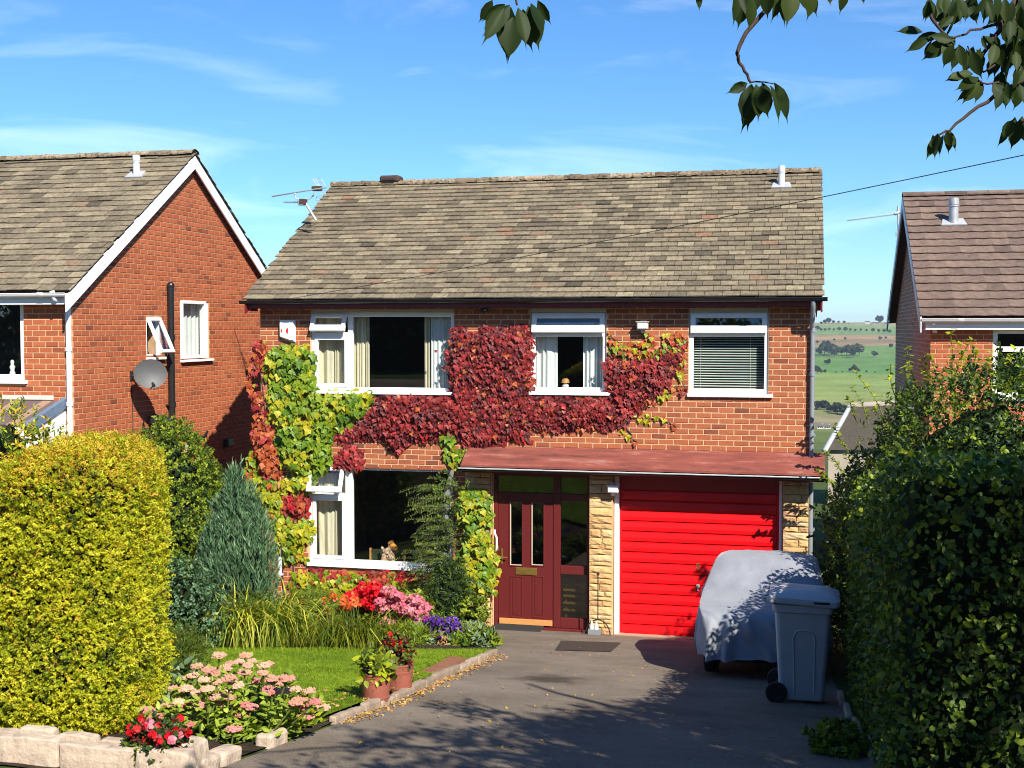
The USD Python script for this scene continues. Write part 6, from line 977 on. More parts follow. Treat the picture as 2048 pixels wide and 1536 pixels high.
pc = [(u, v) for u, v in zip(*(np.array([[832, 842, 850, 838, 855, 866, 872, 846, 860, 880, 892, 905, 912, 898, 918, 888, 826, 838, 876, 852, 908, 922, 868]]), np.array([[1258, 1266, 1272, 1276, 1280, 1262, 1250, 1252, 1246, 1246, 1244, 1242, 1252, 1254, 1258, 1262, 1268, 1284, 1270, 1262, 1262, 1264, 1240]])))][0]
pc = list(zip([832, 842, 850, 838, 855, 866, 872, 846, 860, 880, 892, 905, 912, 898, 918, 888, 826, 838, 876, 852, 908, 922, 868], [1258, 1266, 1272, 1276, 1280, 1262, 1250, 1252, 1246, 1246, 1244, 1242, 1252, 1254, 1258, 1262, 1268, 1284, 1270, 1262, 1262, 1264, 1240]))
heads('purple_flower', 'mass of violet blue flowers in front of the hydrangea and door', pc, -3.35, 0.070, 'purple_petal', g_small, (870, 1296), 95, 500, 46, pet=0.8)
heads('pale_flower', 'tiny pale pink flower tuft at the bed edge beside the lawn', [(832, 1292), (840, 1296), (846, 1291), (836, 1300)], -3.6, 0.028, 'white_petal', g_small, (838, 1306), 96, 60, 16, pet=0.6)
def leafy_plant(name, label, u0, u1, v, vtop, y, leafm, n, seed, L=0.11, w=0.035, cat='plant'):
    rng = np.random.default_rng(seed); a, _ = at_y(u0, v, y); c, _ = at_y(u1, v, y); H = on_y((u0 + u1) / 2, vtop, y)[2] - a[2]
    t = bush(name, label, cat, [lump(((a[0] + c[0]) / 2, y + 0.1, a[2] + H * 0.42), ((c[0] - a[0]) / 2, 0.34, H * 0.55), seed, 0.16)], [(clump(oval(L, w, 0.15, 0.25), 7, L * 0.8, r_, 0.8), m) for m in leafm], n, seed, depth=0.12, upw=0.9, base=(a + c) / 2, size=(0.8, 1.3), shrink=0.8); return t
leafy_plant('sage_plant', 'grey green long leaved plants at the bed corner nearest the door', 862, 975, 1314, 1280, -3.1, ['sage_leaf', 'sage_leaf', 'shrub_green'], 420, 97)
leafy_plant('lime_plant', 'yellow green leafy plant against the stone left of the door', 915, 968, 1262, 1200, -0.85, ['shrub_bright', 'lime_leaf', 'shrub_green'], 260, 98, 0.06, 0.03)
leafy_plant('bed_plant', 'low bright green plants along the back edge of the lawn', 770, 850, 1306, 1272, -3.9, ['shrub_bright', 'blade_green'], 260, 99, 0.09, 0.02)
leafy_plant('bed_plant', 'low green foliage filling the bed under the downstairs window', 590, 880, 1240, 1218, -1.2, ['shrub_green', 'shrub_dark', 'shrub_bright'], 700, 100, 0.06, 0.03)
leafy_plant('sage_plant', 'low grey green leaves at the rounded end of the bed beside the drive', 905, 985, 1322, 1296, -3.7, ['sage_leaf', 'shrub_green', 'shrub_bright'], 260, 107)
leafy_plant('edge_plant', 'small peach tinged tuft at the lawn edge below the grey green plants', 862, 895, 1316, 1298, -3.9, ['dry_leaf', 'sage_leaf'], 60, 101, 0.05, 0.02)
f0, _ = at_y(340, 1330, -8.6)
bush('heather_shrub', 'fine olive green shrub tucked beside the golden hedge', 'shrub', [lump((on_y(335, 1340, -9.2)[0], -9.2, gz(-9.2) + 0.18), (0.30, 0.32, 0.32), 31, 0.14)], [(clump(oval(0.03, 0.006), 12, 0.10, r_, 0.5), 'olive_leaf'), (clump(oval(0.03, 0.006), 12, 0.10, r_, 0.5), 'shrub_green')], 1600, 66, depth=0.12, upw=1.0, base=f0)
# feathery dark climber left of the door with its pale trunk
cb = thing('herringbone_shrub', 'dark green feathery shrub fanned up beside the downstairs window and the door', 'shrub', (on_y(895, 1240, -0.6)[0], -0.55, -0.1)); rg_ = np.random.default_rng(33)
tk = np.array([on_y(u, v, -0.32) for u, v in ((900, 1262), (894, 1160), (890, 1060), (893, 990), (905, 940))]); b = MB(); b.tube(tk, [0.05, 0.05, 0.055, 0.06, 0.03], 9); plain('pale_trunk', (0.16, 0.17, 0.15), 0.8, 0.2, 0.3, 20, 0.4); obj(cb, 'trunk', b, 'pale_trunk', smooth=True)
pp, rm, ss, ids, b = [], [], [], [], MB()
for k in range(210):
    u, v = (rg_.normal(893, 16), rg_.uniform(965, 1240)); low = (v - 960) / 280; s0 = on_y(u, v, -0.30 - 0.25 * rg_.random() * (0.4 + low)); an = rg_.choice([rg_.normal(2.5, 0.35), rg_.normal(0.75, 0.3), rg_.normal(1.7, 0.6)], p=[0.55, 0.15, 0.30]) if v < 1150 else rg_.normal(1.6, 0.9); L = rg_.uniform(0.25, 0.62); d = np.array([math.cos(an), -0.35 - 0.4 * rg_.random(), math.sin(an)]); d /= np.linalg.norm(d); n = 14; t = np.linspace(0, 1, n)[:, None]; q = s0 + d * L * t + np.array([0, -0.03, -0.16]) * L * t ** 2 * 2
    b.tube(q, np.linspace(0.005, 0.002, n), 4, False); side = np.cross(d, [0, -1.0, 0.2]); side /= np.linalg.norm(side)
    for j in range(1, n):
        for s_ in (-1, 1): pp.append(q[j]); dd = side * s_ + d * 0.6 + rg_.normal(size=3) * 0.2; rm.append(frame_from(dd[None], np.array([[0, -1, 0.3]]))[0]); ss.append(rg_.uniform(0.7, 1.3) * (1.1 - 0.4 * j / n)); ids.append(0 if rg_.random() < 0.2 + 0.45 * low else (2 if rg_.random() < 0.3 else 1))
    if k % 3 == 0: ids[-8:] = [2] * 8
obj(cb, 'branch', b, 'twig', kind='stuff'); instancer(cb, 'leaves', [(oval(0.045, 0.016), 'shrub_dark'), (oval(0.045, 0.016), 'shrub_green'), (oval(0.045, 0.016), 'blade_green')], pp, np.array(rm), ss, ids)
bush('dark_climber_foot', 'dense dark green foot of the feathery shrub behind the violet flowers', 'shrub', [lump((on_y(895, 1180, -0.7)[0], -0.65, 0.42), (0.30, 0.3, 0.62), 37, 0.16)], [(clump(oval(0.04, 0.014), 10, 0.10, r_, 0.6), 'shrub_dark'), (clump(oval(0.04, 0.014), 10, 0.10, r_, 0.6), 'shrub_green')], 1300, 67, depth=0.15, weights=[3, 1], base=(on_y(895, 1240, -0.7)[0], -0.65, -0.1))
# bird feeders among the plants
p0, h = at_y(520, 1150, -3.9); fd = thing('bird_feeder_pole', 'thin black garden pole with pale peanut feeder in front of the conifer', 'bird feeder', p0); q = on_y(520, 1115, -3.9); b = MB(); b.tube([p0, q], 0.012, 6); b.tube([q - [0, 0, 0.04], q - [0, 0, 0.02]], 0.03, 8); obj(fd, 'pole', b, 'iron'); c = on_y(519, 1190, -3.95); b = MB(); b.lathe([(0, -0.08), (0.022, -0.08), (0.025, 0.0), (0.022, 0.08), (0, 0.09)], c, 10); obj(fd, 'feeder', b, 'toy_fabric')
p0, h = at_y(487, 1165, -4.0); fd = thing('bird_feeder', 'dark seed feeder with turquoise lid among the conifer branches', 'bird feeder', p0); c = on_y(487, 1145, -4.05); b = MB(); b.tube([c - [0, 0, 0.15], c + [0, 0, 0.07]], 0.045, 12); b.tube([p0, c - [0, 0, 0.15]], 0.008, 5); obj(fd, 'tube', b, 'iron'); plain('turquoise', (0.04, 0.36, 0.38), 0.4); b = MB(); b.lathe([(0, 0.10), (0.055, 0.09), (0.055, 0.075), (0, 0.07)], c, 12); obj(fd, 'lid', b, 'turquoise')
p0, h = at_y(560, 1145, -3.0); fd = thing('hanging_feeder', 'clear hanging bird feeder beside the creeper left of the downstairs window', 'bird feeder', p0); c = on_y(560, 1132, -3.0); b = MB(); b.tube([c - [0, 0, 0.10], c + [0, 0, 0.09]], 0.028, 12); obj(fd, 'tube', b, 'clear_plastic'); b = MB(); b.lathe([(0, 0.13), (0.02, 0.12), (0.035, 0.09), (0, 0.088)], c, 12); b.lathe([(0, -0.10), (0.045, -0.10), (0.05, -0.125), (0, -0.13)], c, 12); b.tube([c + [0, 0, 0.12], c + [0.02, 0, 0.30]], 0.003, 4); obj(fd, 'caps', b, 'steel_pale'); b = MB(); b.tube([c + [0.02, 0, 0.3], (c[0] + 0.05, c[1] + 0.05, p0[2])], 0.008, 5); obj(fd, 'pole', b, 'iron')

# ------------------------------------------------------------------ sedum, stone trough, kerb, pots
SED = [(975, 215), (1190, 215), (1380, 285), (1060, 280), (1140, 265), (1250, 260), (790, 305), (1030, 320), (895, 335), (1185, 355), (1335, 360), (930, 365), (720, 400), (850, 415), (960, 435), (1060, 405), (1110, 460), (1300, 430), (1420, 405), (1535, 405), (600, 485), (700, 490), (800, 520), (880, 490), (1010, 510), (1390, 500), (1500, 510), (1590, 495), (1715, 505), (640, 595), (700, 620), (820, 580), (950, 555), (1060, 560), (1010, 615), (820, 625), (890, 640), (1100, 620), (1180, 625), (1240, 640), (1645, 575), (1600, 600), (1760, 595), (1660, 640), (1820, 645), (1690, 715), (460, 690), (380, 660), (840, 725), (955, 730), (1170, 700), (1100, 740), (730, 780), (1100, 815), (400, 790), (470, 720), (1340, 300), (760, 380), (1210, 300), (1480, 440), (560, 620), (1420, 510)]
rg_ = np.random.default_rng(55); sd = thing('sedum_clump', 'broad clump of sedum with flat pink flower heads beside the drive kerb', 'sedum', gp(480, 1470)); sb = MB(); lp, lr, ls = [], [], []; dome = trimesh.creation.icosphere(2)
bump = trimesh.creation.icosphere(1)
for k, (cx, cy) in enumerate(SED):
    u, v = 200 + cx / 4.096, 1260 + cy / 4.096; p = next((q_ for q_ in (on_ground(u, v, h_) for h_ in (rg_.uniform(0.38, 0.48), 0.36, 0.30, 0.24, 0.18, 0.12)) if q_[1] > -11.05), on_ground(u, v, 0.12)); r = rg_.uniform(0.034, 0.056); q = MB()
    dv = np.array(dome.vertices); dv = dv * [r, r, r * 0.42]; dv[:, 2] = np.where(dv[:, 2] < 0, dv[:, 2] * 0.5, dv[:, 2]); q.tm(trimesh.Trimesh(dv + p + dv * (meshkit.noise(dv * 90 + k, 3)[:, None] - 0.5) * 0.5, dome.faces))
    for j in range(46):
        a, rr_ = rg_.uniform(0, 6.28), r * math.sqrt(rg_.random()) * 1.06; s_ = rg_.uniform(0.006, 0.010); q.add(np.array(bump.vertices)[:, :] * s_ + p + [rr_ * math.cos(a), rr_ * math.sin(a), r * 0.42 * math.sqrt(max(0, 1 - (rr_ / r / 1.08) ** 2)) + rg_.normal() * 0.004], bump.faces)
    obj(sd, 'flower_head', q, 'sedum_pink' if (cy > 590 and rg_.random() < 0.7) or rg_.random() < 0.15 else 'sedum_flower')
    foot = np.array([p[0] + rg_.normal() * 0.05 - 0.04 * 0, p[1] + rg_.normal() * 0.05, 0]); foot[0] = min(foot[0], KX(foot[1]) - 0.12); foot[2] = gz(foot[1]); t = np.linspace(0, 1, 7)[:, None]; S_ = foot + (p - foot) * t; sb.tube(S_, 0.006, 5)
    for j in range(26): f_ = rg_.uniform(0.12, 0.97); c = foot + (p - foot) * f_ + rg_.normal(size=3) * 0.035; lp.append(c); d = rand_dirs(1, rg_)[0] * [1, 1, 0.3] + [0, 0, 0.45]; lr.append(frame_from(d[None], np.array([[0, -0.3, 1.0]]))[0]); ls.append(rg_.uniform(0.8, 1.4))
obj(sd, 'stem', sb, 'stem_green', kind='stuff'); instancer(sd, 'leaves', [(oval(0.062, 0.030, 0.12, 0.1), 'sedum_leaf'), (oval(0.058, 0.034, 0.12, 0.1), 'shrub_bright')], lp, np.array(lr), ls, (rg_.random(len(lp)) < 0.25).astype(int))
leafy_plant('hosta', 'broad dark green leaves spilling over the kerb at the bottom of the sedum', 455, 545, 1520, 1462, -10.75, ['shrub_green', 'shrub_dark', 'shrub_bright'], 150, 102, 0.12, 0.05)
leafy_plant('bed_plant', 'bright yellow green leaves under the right half of the sedum', 520, 610, 1490, 1445, -10.3, ['shrub_bright', 'lime_leaf'], 200, 106, 0.08, 0.045)
leafy_plant('geranium_plant', 'round green leaves between the golden hedge and the sedum', 285, 345, 1420, 1365, -9.9, ['shrub_green', 'sage_leaf'], 160, 103, 0.09, 0.06)
leafy_plant('bed_plant', 'small green weeds at the foot of the dark hedge bottom right', 1630, 1740, 1530, 1478, -9.6, ['shrub_bright', 'shrub_green'], 330, 104, 0.045, 0.025)
def rough_stone(x0, y0, z0, x1, y1, z1, seed, amp=0.02, div=3):
    m = trimesh.creation.box((x1 - x0, y1 - y0, z1 - z0))
    for _ in range(div): m = m.subdivide()
    v = np.array(m.vertices); h = np.array([x1 - x0, y1 - y0, z1 - z0]) / 2; r = min(0.03, h.min() * 0.6); q = np.clip(v, -(h - r), h - r); d = v - q; ln = np.linalg.norm(d, axis=1, keepdims=True); v = q + d / np.maximum(ln, 1e-9) * np.minimum(ln, r); c = np.array([(x0 + x1) / 2, (y0 + y1) / 2, (z0 + z1) / 2]); p = v + c; n = v / np.maximum(np.linalg.norm(v, axis=1, keepdims=True), 1e-9); return p + n * (meshkit.fbm(p * 9 + seed, 4, seed) - 0.5)[:, None] * 2 * amp, np.array(m.faces)
rg_ = np.random.default_rng(66); A = on_z(0, 1497, 1.98); B = on_z(400, 1500, 1.98); yf = -11.93; tr = thing('stone_trough', 'pale stone planting trough along the foot of the golden hedge', 'planter', (4.0, -11.65, 1.75)); yb, yf = float(on_z(300, 1466, 2.13)[1]), float(on_z(300, 1499, 2.13)[1]) - 0.02; xr = float(on_z(416, 1480, 2.13)[0])
x = xr
k = 0
while x > 2.6:
    l = (0.36, 0.5, 0.42)[k % 3]
    obj(tr, 'stone', rough_stone(x - l + 0.008, yf, 1.45, x, yf + 0.12, 2.125 + 0.012 * rg_.normal(), k), 'stone_pale', tone=float(rg_.uniform(0.4, 1))); x -= l; k += 1
obj(tr, 'stone', rough_stone(xr - 0.14, yf + 0.125, 1.5, xr, yb, 2.135, 31), 'stone_pale', tone=0.8)
x = xr - 0.15
while x > 2.6:
    l = rg_.uniform(0.25, 0.4); obj(tr, 'stone', rough_stone(x - l + 0.008, yb - 0.10, 1.5, x, yb, 2.115 + 0.012 * rg_.normal(), 40 + k), 'stone_pale', tone=float(rg_.uniform(0.3, 0.9))); x -= l; k += 1
b = MB(); b.box(2.6, yf + 0.115, 1.5, xr - 0.14, yb - 0.095, 2.05); obj(tr, 'soil', b, 'soil')
cpt = np.array([xr - 0.42, (yf + yb) / 2, 2.05]); cc = on_z(335, 1480, 2.10); cpt[0] = cc[0]
heads_c = [cpt + [rg_.normal() * 0.10, -0.04 + rg_.normal() * 0.06, 0.12 + 0.10 * rg_.random()] for _ in range(26)]
rp = bush('red_begonia', 'small red flowered plant with dark leaves growing in the stone trough', 'flower', [lump(cpt + [0, 0, 0.07], (0.17, 0.10, 0.11), 38, 0.15)], [(clump(oval(0.032, 0.022), 7, 0.05, r_), 'shrub_dark'), (clump(oval(0.032, 0.022), 7, 0.05, r_), 'shrub_green'), (clump(oval(0.032, 0.022), 7, 0.05, r_), 'creeper_dark')], 300, 68, depth=0.06, weights=[4, 2, 1], base=cpt)
for c in heads_c:
    q = MB()
    for j in range(14): d = rand_dirs(1, rg_)[0]; q.add(petal[0] * 0.9 @ frame_from(rand_dirs(1, rg_), d[None])[0].T + c + d * 0.016, petal[1])
    obj(rp, 'flower_head', q, 'red_petal' if rg_.random() < 0.8 else 'pink_petal')
kb = thing('stone_edging', 'row of rough pale kerb stones between lawn and drive', 'kerb', (5.15, -7.5, gz(-7.5))); y = -4.5; k = 0
while y > -9.85:
    l = rg_.uniform(0.34, 0.62); ym = y - l / 2; x = KX(ym) + rg_.normal() * 0.006; v, f = rough_stone(x - 0.07, -l / 2 + 0.006, -0.12, x, l / 2 - 0.006, 0.075 + rg_.normal() * 0.008, k, 0.016, 3); v[:, 2] += gz(v[:, 1] + ym); v[:, 1] += ym; v[:, 0] += (KX(ym + 0.2) - KX(ym)) / 0.2 * (v[:, 1] - ym); obj(kb, 'stone', (v, f), 'stone_pale', tone=float(rg_.uniform(0.0, 0.45))); y -= l; k += 1
for (u0, v0, u1, v1) in ((598, 1486, 540, 1500), (500, 1520, 440, 1536), (440, 1536, 380, 1552)):
    a, c = gp(u0, v0), gp(u1, v1); ym = (a[1] + c[1]) / 2; l = abs(a[1] - c[1]) * 0.9; x = KX(ym); v, f = rough_stone(x - 0.13, -l / 2, -0.12, x, l / 2, 0.10, k, 0.02); v[:, 2] += gz(v[:, 1] + ym); v[:, 1] += ym; obj(kb, 'stone', (v, f), 'stone_pale', tone=0.75); k += 1
kr = thing('concrete_edging', 'narrow pale edging at the foot of the dark hedge', 'kerb', (9.15, -8, gz(-8))); y = -6.2
while y > -12:
    v, f = rough_stone(9.085, -0.44, -0.1, 9.145, 0.44, 0.06, k, 0.006); v[:, 2] += gz(v[:, 1] + y - 0.45); v[:, 1] += y - 0.45; v[:, 0] += drive_r(y) - 9.12; obj(kr, 'stone', (v, f), 'stone_pale', tone=0.4); y -= 0.9; k += 1
def pot(u, v, label, D, H):
    p = gp(u, v, 0.045); t = thing('plant_pot', label, 'plant pot', p, 'two brown barrel shaped pots on the lawn'); r = D / 2; prof = [(0.0, 0.0), (r * 0.80, 0.0), (r * 0.82, H * 0.10), (r * 0.86, H * 0.11), (r * 0.88, H * 0.17), (r * 0.85, H * 0.18), (r * 0.93, H * 0.66), (r * 0.965, H * 0.67), (r * 0.975, H * 0.73), (r * 0.94, H * 0.74), (r * 0.975, H * 0.93), (r * 1.03, H * 0.94), (r * 1.03, H), (r * 0.94, H), (r * 0.92, H * 0.86), (0.0, H * 0.86)]; b = MB(); b.lathe(prof, p, 40)
    vv = b.v(); an = np.arctan2(vv[:, 1] - p[1], vv[:, 0] - p[0]); g = np.abs(np.sin(an * 10)) < 0.16; rad = vv[:, :2] - p[:2]; b2 = MB(); b2.add(np.column_stack([p[:2] + rad * np.where(g & (vv[:, 2] - p[2] < H * 0.9), 0.975, 1.0)[:, None], vv[:, 2]]), b.f()); obj(t, 'tub', b2, 'terracotta', smooth=35); b = MB(); b.lathe([(0, H * 0.88), (r * 0.93, H * 0.87)], p, 24); obj(t, 'soil', b, 'soil'); return p + [0, 0, H * 0.88]
c1 = pot(752, 1400, 'nearer brown barrel pot on the lawn holding yellowish leaves', 0.265, 0.25); c2 = pot(799, 1379, 'farther brown barrel pot on the lawn holding red flowers', 0.26, 0.25)
bush('pot_plant', 'broad yellowish green leaves growing in the nearer barrel pot', 'plant', [lump(c1 + [0, 0, 0.04], (0.12, 0.11, 0.08), 39, 0.12)], [(clump(oval(0.07, 0.045, 0.12, 0.25), 4, 0.07, r_, 0.8), 'sedum_leaf'), (clump(oval(0.085, 0.055, 0.12, 0.25), 4, 0.09, r_, 0.8), 'olive_leaf'), (clump(oval(0.08, 0.05), 4, 0.09, r_, 0.8), 'lime_leaf')], 48, 69, depth=0.04, upw=0.7, base=c1, shrink=0.6)
pf = bush('pot_flower', 'upright red and white flowers growing in the farther barrel pot', 'flower', [lump(c2 + [-0.02, 0, 0.10], (0.12, 0.11, 0.15), 40, 0.12)], [(clump(oval(0.03, 0.022), 6, 0.05, r_), 'creeper_dark'), (clump(oval(0.03, 0.022), 6, 0.05, r_), 'shrub_green')], 230, 70, depth=0.06, base=c2, shrink=0.75)
for k in range(22):
    c = c2 + [-0.02 + rg_.normal() * 0.07, rg_.normal() * 0.06, 0.10 + rg_.uniform(-0.05, 0.17)]; q = MB()
    for j in range(10): d = rand_dirs(1, rg_)[0]; q.add(petal[0] * 0.9 @ frame_from(rand_dirs(1, rg_), d[None])[0].T + c + d * 0.014, petal[1])
    obj(pf, 'flower_head', q, 'red_petal' if k % 7 else 'white_petal')
# boot scraper / bottle carrier of black iron beside the door
p0, _ = at_y(1195, 1262, -0.45); bc = thing('bottle_carrier', 'black iron hoop stand with tall rod and bottles beside the front door', 'bottle carrier', p0); rad = 0.19; b = MB(); an = np.linspace(0, np.pi, 15); ctr = np.array([p0[0], -0.42, gz(-0.42)]); b.tube([ctr + [rad * math.cos(a), 0, rad * 1.25 * math.sin(a)] for a in an], 0.010, 7); b.tube([ctr + [0, 0, rad * 1.25], ctr + [0, 0, 0.92]], 0.009, 7); b.tube([ctr + [0, 0, 0.92], ctr + [0, 0, 0.955]], 0.022, 8); b.tube([ctr - [rad, 0, -0.01], ctr + [rad, 0, 0.01]], 0.010, 6); obj(bc, 'hoop', b, 'iron')
for dx in (-0.09, -0.02): b = MB(); b.lathe([(0, 0.0), (0.036, 0.0), (0.036, 0.12), (0.016, 0.18), (0.016, 0.21), (0, 0.21)], ctr + [dx, -0.03, 0.012], 12); obj(bc, 'bottle', b, 'clear_plastic', smooth=40)
b = MB(); b.box(ctr[0] - 0.14, ctr[1] - 0.07, ctr[2] + 0.005, ctr[0] + 0.05, ctr[1] + 0.01, ctr[2] + 0.10); obj(bc, 'crate', b, 'grey_plastic')

# ------------------------------------------------------------------ covered car and wheelie bin
CX, CY0 = 8.24, -5.40
def car_cover():
    prof_d = np.array([-0.05, -0.02, 0.0, 0.03, 0.08, 0.16, 0.30, 0.50, 0.75, 0.95, 1.15, 1.35, 1.55, 1.75, 2.0, 2.3, 2.6, 2.9, 3.15, 3.35, 3.5, 3.6, 3.66, 3.68]); prof_h = np.array([0.20, 0.34, 0.50, 0.60, 0.67, 0.715, 0.76, 0.81, 0.875, 0.95, 1.06, 1.17, 1.265, 1.325, 1.355, 1.36, 1.345, 1.29, 1.17, 1.0, 0.85, 0.70, 0.45, 0.20])
    ds = np.linspace(0, 1, 110); dd = np.interp(ds, np.linspace(0, 1, len(prof_d)), prof_d); from scipy.interpolate import PchipInterpolator as PI
    hf = PI(prof_d, prof_h); n = 96; P = np.zeros((110, n, 3))
    for i, d in enumerate(dd):
        h = float(hf(d)); w = 0.725 * (1 - 0.20 * math.exp(-max(d, 0) / 0.16) - 0.25 * math.exp(-max(3.68 - d, 0) / 0.16)); rw = w * (0.97 if h < 0.9 else np.interp(h, [0.9, 1.3], [0.95, 0.82])); hem = 0.205 + 0.02 * math.sin(d * 5)
        pts = np.array([(-w * 0.93, hem), (-w * 0.99, 0.38), (-w, 0.55), (-w * 0.985, 0.70), (-w * 0.95, 0.82), (-(w * 0.4 + rw * 0.6), max(0.93, min(h - 0.12, 1.1))), (-rw, h - 0.05), (-rw * 0.80, h - 0.006), (-rw * 0.4, h + 0.012), (0, h + 0.02)]); pts[:, 1] = np.minimum(pts[:, 1], np.where(np.arange(10) > 6, 9, h - 0.02 + 0.002 * np.arange(10))); pts[:, 1] = np.maximum.accumulate(pts[:, 1]); full = np.vstack([pts, pts[::-1][1:] * [-1, 1]])
        s_ = np.concatenate([[0], np.cumsum(np.linalg.norm(np.diff(full, axis=0), axis=1) + 1e-4)]); s_ /= s_[-1]; q = np.linspace(0, 1, n); x, z = np.interp(q, s_, full[:, 0]), np.interp(q, s_, full[:, 1]); P[i] = np.column_stack([x, np.full(n, d), z])
    from scipy.ndimage import gaussian_filter
    for k in range(3): P[..., k] = gaussian_filter(P[..., k], (0.9, 1.0), mode='nearest')
    c = np.array([0, 1.8, 0.6]); nrm = P - c; nrm /= np.linalg.norm(nrm, axis=2, keepdims=True); low = np.clip((0.86 - P[..., 2]) / 0.55, 0, 1) ** 1.3
    ang = np.where(np.abs(P[..., 1:2]) < 0.35, P[..., 0:1], P[..., 1:2])[..., 0]
    fold = np.sin(ang * 27 + 13 * meshkit.noise(P * [3.1, 3.1, 1.2], 3) + 7 * P[..., 2]) * 0.5 + 0.5; fold = fold * (0.3 + 1.2 * meshkit.noise(P * [5, 5, 0.8] + 9, 4)); P = P + nrm * (low * fold ** 1.6 * 0.10)[..., None]
    ten = meshkit.fbm(P * [7, 3.0, 2.2] + 4, 3, 8) - 0.5; P = P + nrm * (ten * 0.036)[..., None]
    mir = np.exp(-((P[..., 1] - 1.25) ** 2) / 0.016 - ((P[..., 2] - 0.86) ** 2) / 0.010); P[..., 0] += np.sign(P[..., 0]) * mir * 0.05
    return P
P = car_cover(); cg = float(gz(CY0 + 0.3)); slope = float(gz(-5.0) - gz(-2.0)) / 3.0
P[..., 0] += CX; P[..., 2] += gz(CY0 + 0.5) - slope * (P[..., 1] - 0.5); P[..., 1] += CY0
car = thing('covered_car', 'small car under a fitted grey cloth cover parked at the garage', 'car', (CX, CY0 + 1.8, float(gz(CY0 + 1.8)))); b = MB(); b.sheet(P[::-1]); obj(car, 'cover', b, 'cover_cloth', smooth=True)
for d in (0.62, 2.95):
    for s_ in (-1, 1):
        b = MB(); b.lathe([(0, -0.085), (0.19, -0.085), (0.265, -0.07), (0.28, -0.04), (0.28, 0.04), (0.265, 0.07), (0.19, 0.085), (0, 0.085)], n=26); v = b.v()[:, [2, 0, 1]] + [CX + s_ * 0.56, CY0 + d, float(gz(CY0 + d)) + 0.28]; obj(car, 'tyre', (v, b.f()), 'rubber', smooth=40)
b = MB(); b.rbox(CX - 0.60, CY0 + 0.18, cg + 0.17, CX + 0.60, CY0 + 3.4, cg + 0.32, 0.03); v = b.v(); v[:, 2] -= slope * (v[:, 1] - CY0 - 0.3); obj(car, 'underbody', (v, b.f()), 'rubber')
# bin
bp = gp(1602, 1409); BX, BY, BZ = float(bp[0]), float(bp[1]) + 0.22, float(bp[2]); bn = thing('wheelie_bin', 'grey wheelie bin standing on the shaded drive in front of the covered car', 'wheelie bin', (BX, BY, BZ), None)
def ring(hx0, hx1, hy, z, r):
    c = []
    for sx, sy, a0 in ((1, 1, 0), (-1, 1, 90), (-1, -1, 180), (1, -1, 270)):
        for a in np.radians(a0 + np.linspace(0, 90, 5)): c.append(((hx1 if sx > 0 else hx0) - sx * r + r * math.cos(a), sy * (hy - r) + r * math.sin(a), z))
    return np.array(c)
lv = [ring(-0.19, 0.205, 0.205, 0.035, 0.05), ring(-0.20, 0.21, 0.21, 0.05, 0.05), ring(-0.245, 0.262, 0.262, 0.84, 0.05), ring(-0.250, 0.268, 0.268, 0.86, 0.05), ring(-0.265, 0.283, 0.283, 0.87, 0.05), ring(-0.27, 0.288, 0.288, 0.935, 0.05), ring(-0.262, 0.28, 0.28, 0.94, 0.05)]
b = MB(); n = len(lv[0]); V = np.vstack(lv); i, j = np.meshgrid(np.arange(len(lv) - 1), np.arange(n), indexing='ij'); k_ = (j + 1) % n; b.add(V + [BX, BY, BZ], np.stack([i * n + j, i * n + k_, (i + 1) * n + k_, (i + 1) * n + j], -1).reshape(-1, 4)); b.add(np.vstack([lv[0], lv[0].mean(0)]) + [BX, BY, BZ], [(n, (q + 1) % n, q) for q in range(n)]); body = obj(bn, 'body', b, 'bin_grey', smooth=35)
def side(x, z): t = (z - 0.05) / 0.79; return np.array([BX + x, BY - (0.21 + 0.052 * t) - 0.001, BZ + z])
arc = [side(-0.06, 0.10), side(-0.075, 0.60)] + [side(-0.075 + 0.06 * (1 - math.cos(a)), 0.60 + 0.10 * math.sin(a)) for a in np.linspace(0.2, np.pi / 2, 6)] + [side(0.06, 0.70)] + [side(0.06 + 0.06 * math.sin(a), 0.60 + 0.10 * math.cos(a)) for a in np.linspace(0.2, np.pi / 2, 6)] + [side(0.115, 0.10)]
b = MB(); b.tube(arc, 0.008, 6); obj(body, 'moulded_panel', b, 'bin_grey', smooth=True)
lid = [ring(-0.30, 0.335, 0.305, 0.945, 0.05), ring(-0.305, 0.345, 0.31, 0.965, 0.05), ring(-0.30, 0.34, 0.305, 1.0, 0.06), ring(-0.24, 0.27, 0.23, 1.035, 0.08), ring(-0.10, 0.12, 0.10, 1.045, 0.05)]
b = MB(); V = np.vstack(lid); V[:, 2] += (V[:, 0] < -0.1) * 0.0 - (V[:, 0]) * 0.045; i, j = np.meshgrid(np.arange(len(lid) - 1), np.arange(n), indexing='ij'); k_ = (j + 1) % n; b.add(V + [BX, BY, BZ], np.stack([i * n + j, i * n + k_, (i + 1) * n + k_, (i + 1) * n + j], -1).reshape(-1, 4)); b.add(np.vstack([V[-n:], V[-n:].mean(0)]) + [BX, BY, BZ], [(q, (q + 1) % n, n) for q in range(n)]); b.add(np.vstack([V[:n], V[:n].mean(0)]) + [BX, BY, BZ], [(n, (q + 1) % n, q) for q in range(n)]); obj(bn, 'lid', b, 'bin_grey', smooth=35)
b = MB(); b.tube([(BX - 0.355, BY - 0.24, BZ + 0.985), (BX - 0.355, BY + 0.24, BZ + 0.985)], 0.016, 10)
for s_ in (-0.24, -0.08, 0.08, 0.24): b.rbox(BX - 0.36, BY + s_ - 0.02, BZ + 0.955, BX - 0.25, BY + s_ + 0.02, BZ + 1.0, 0.01)
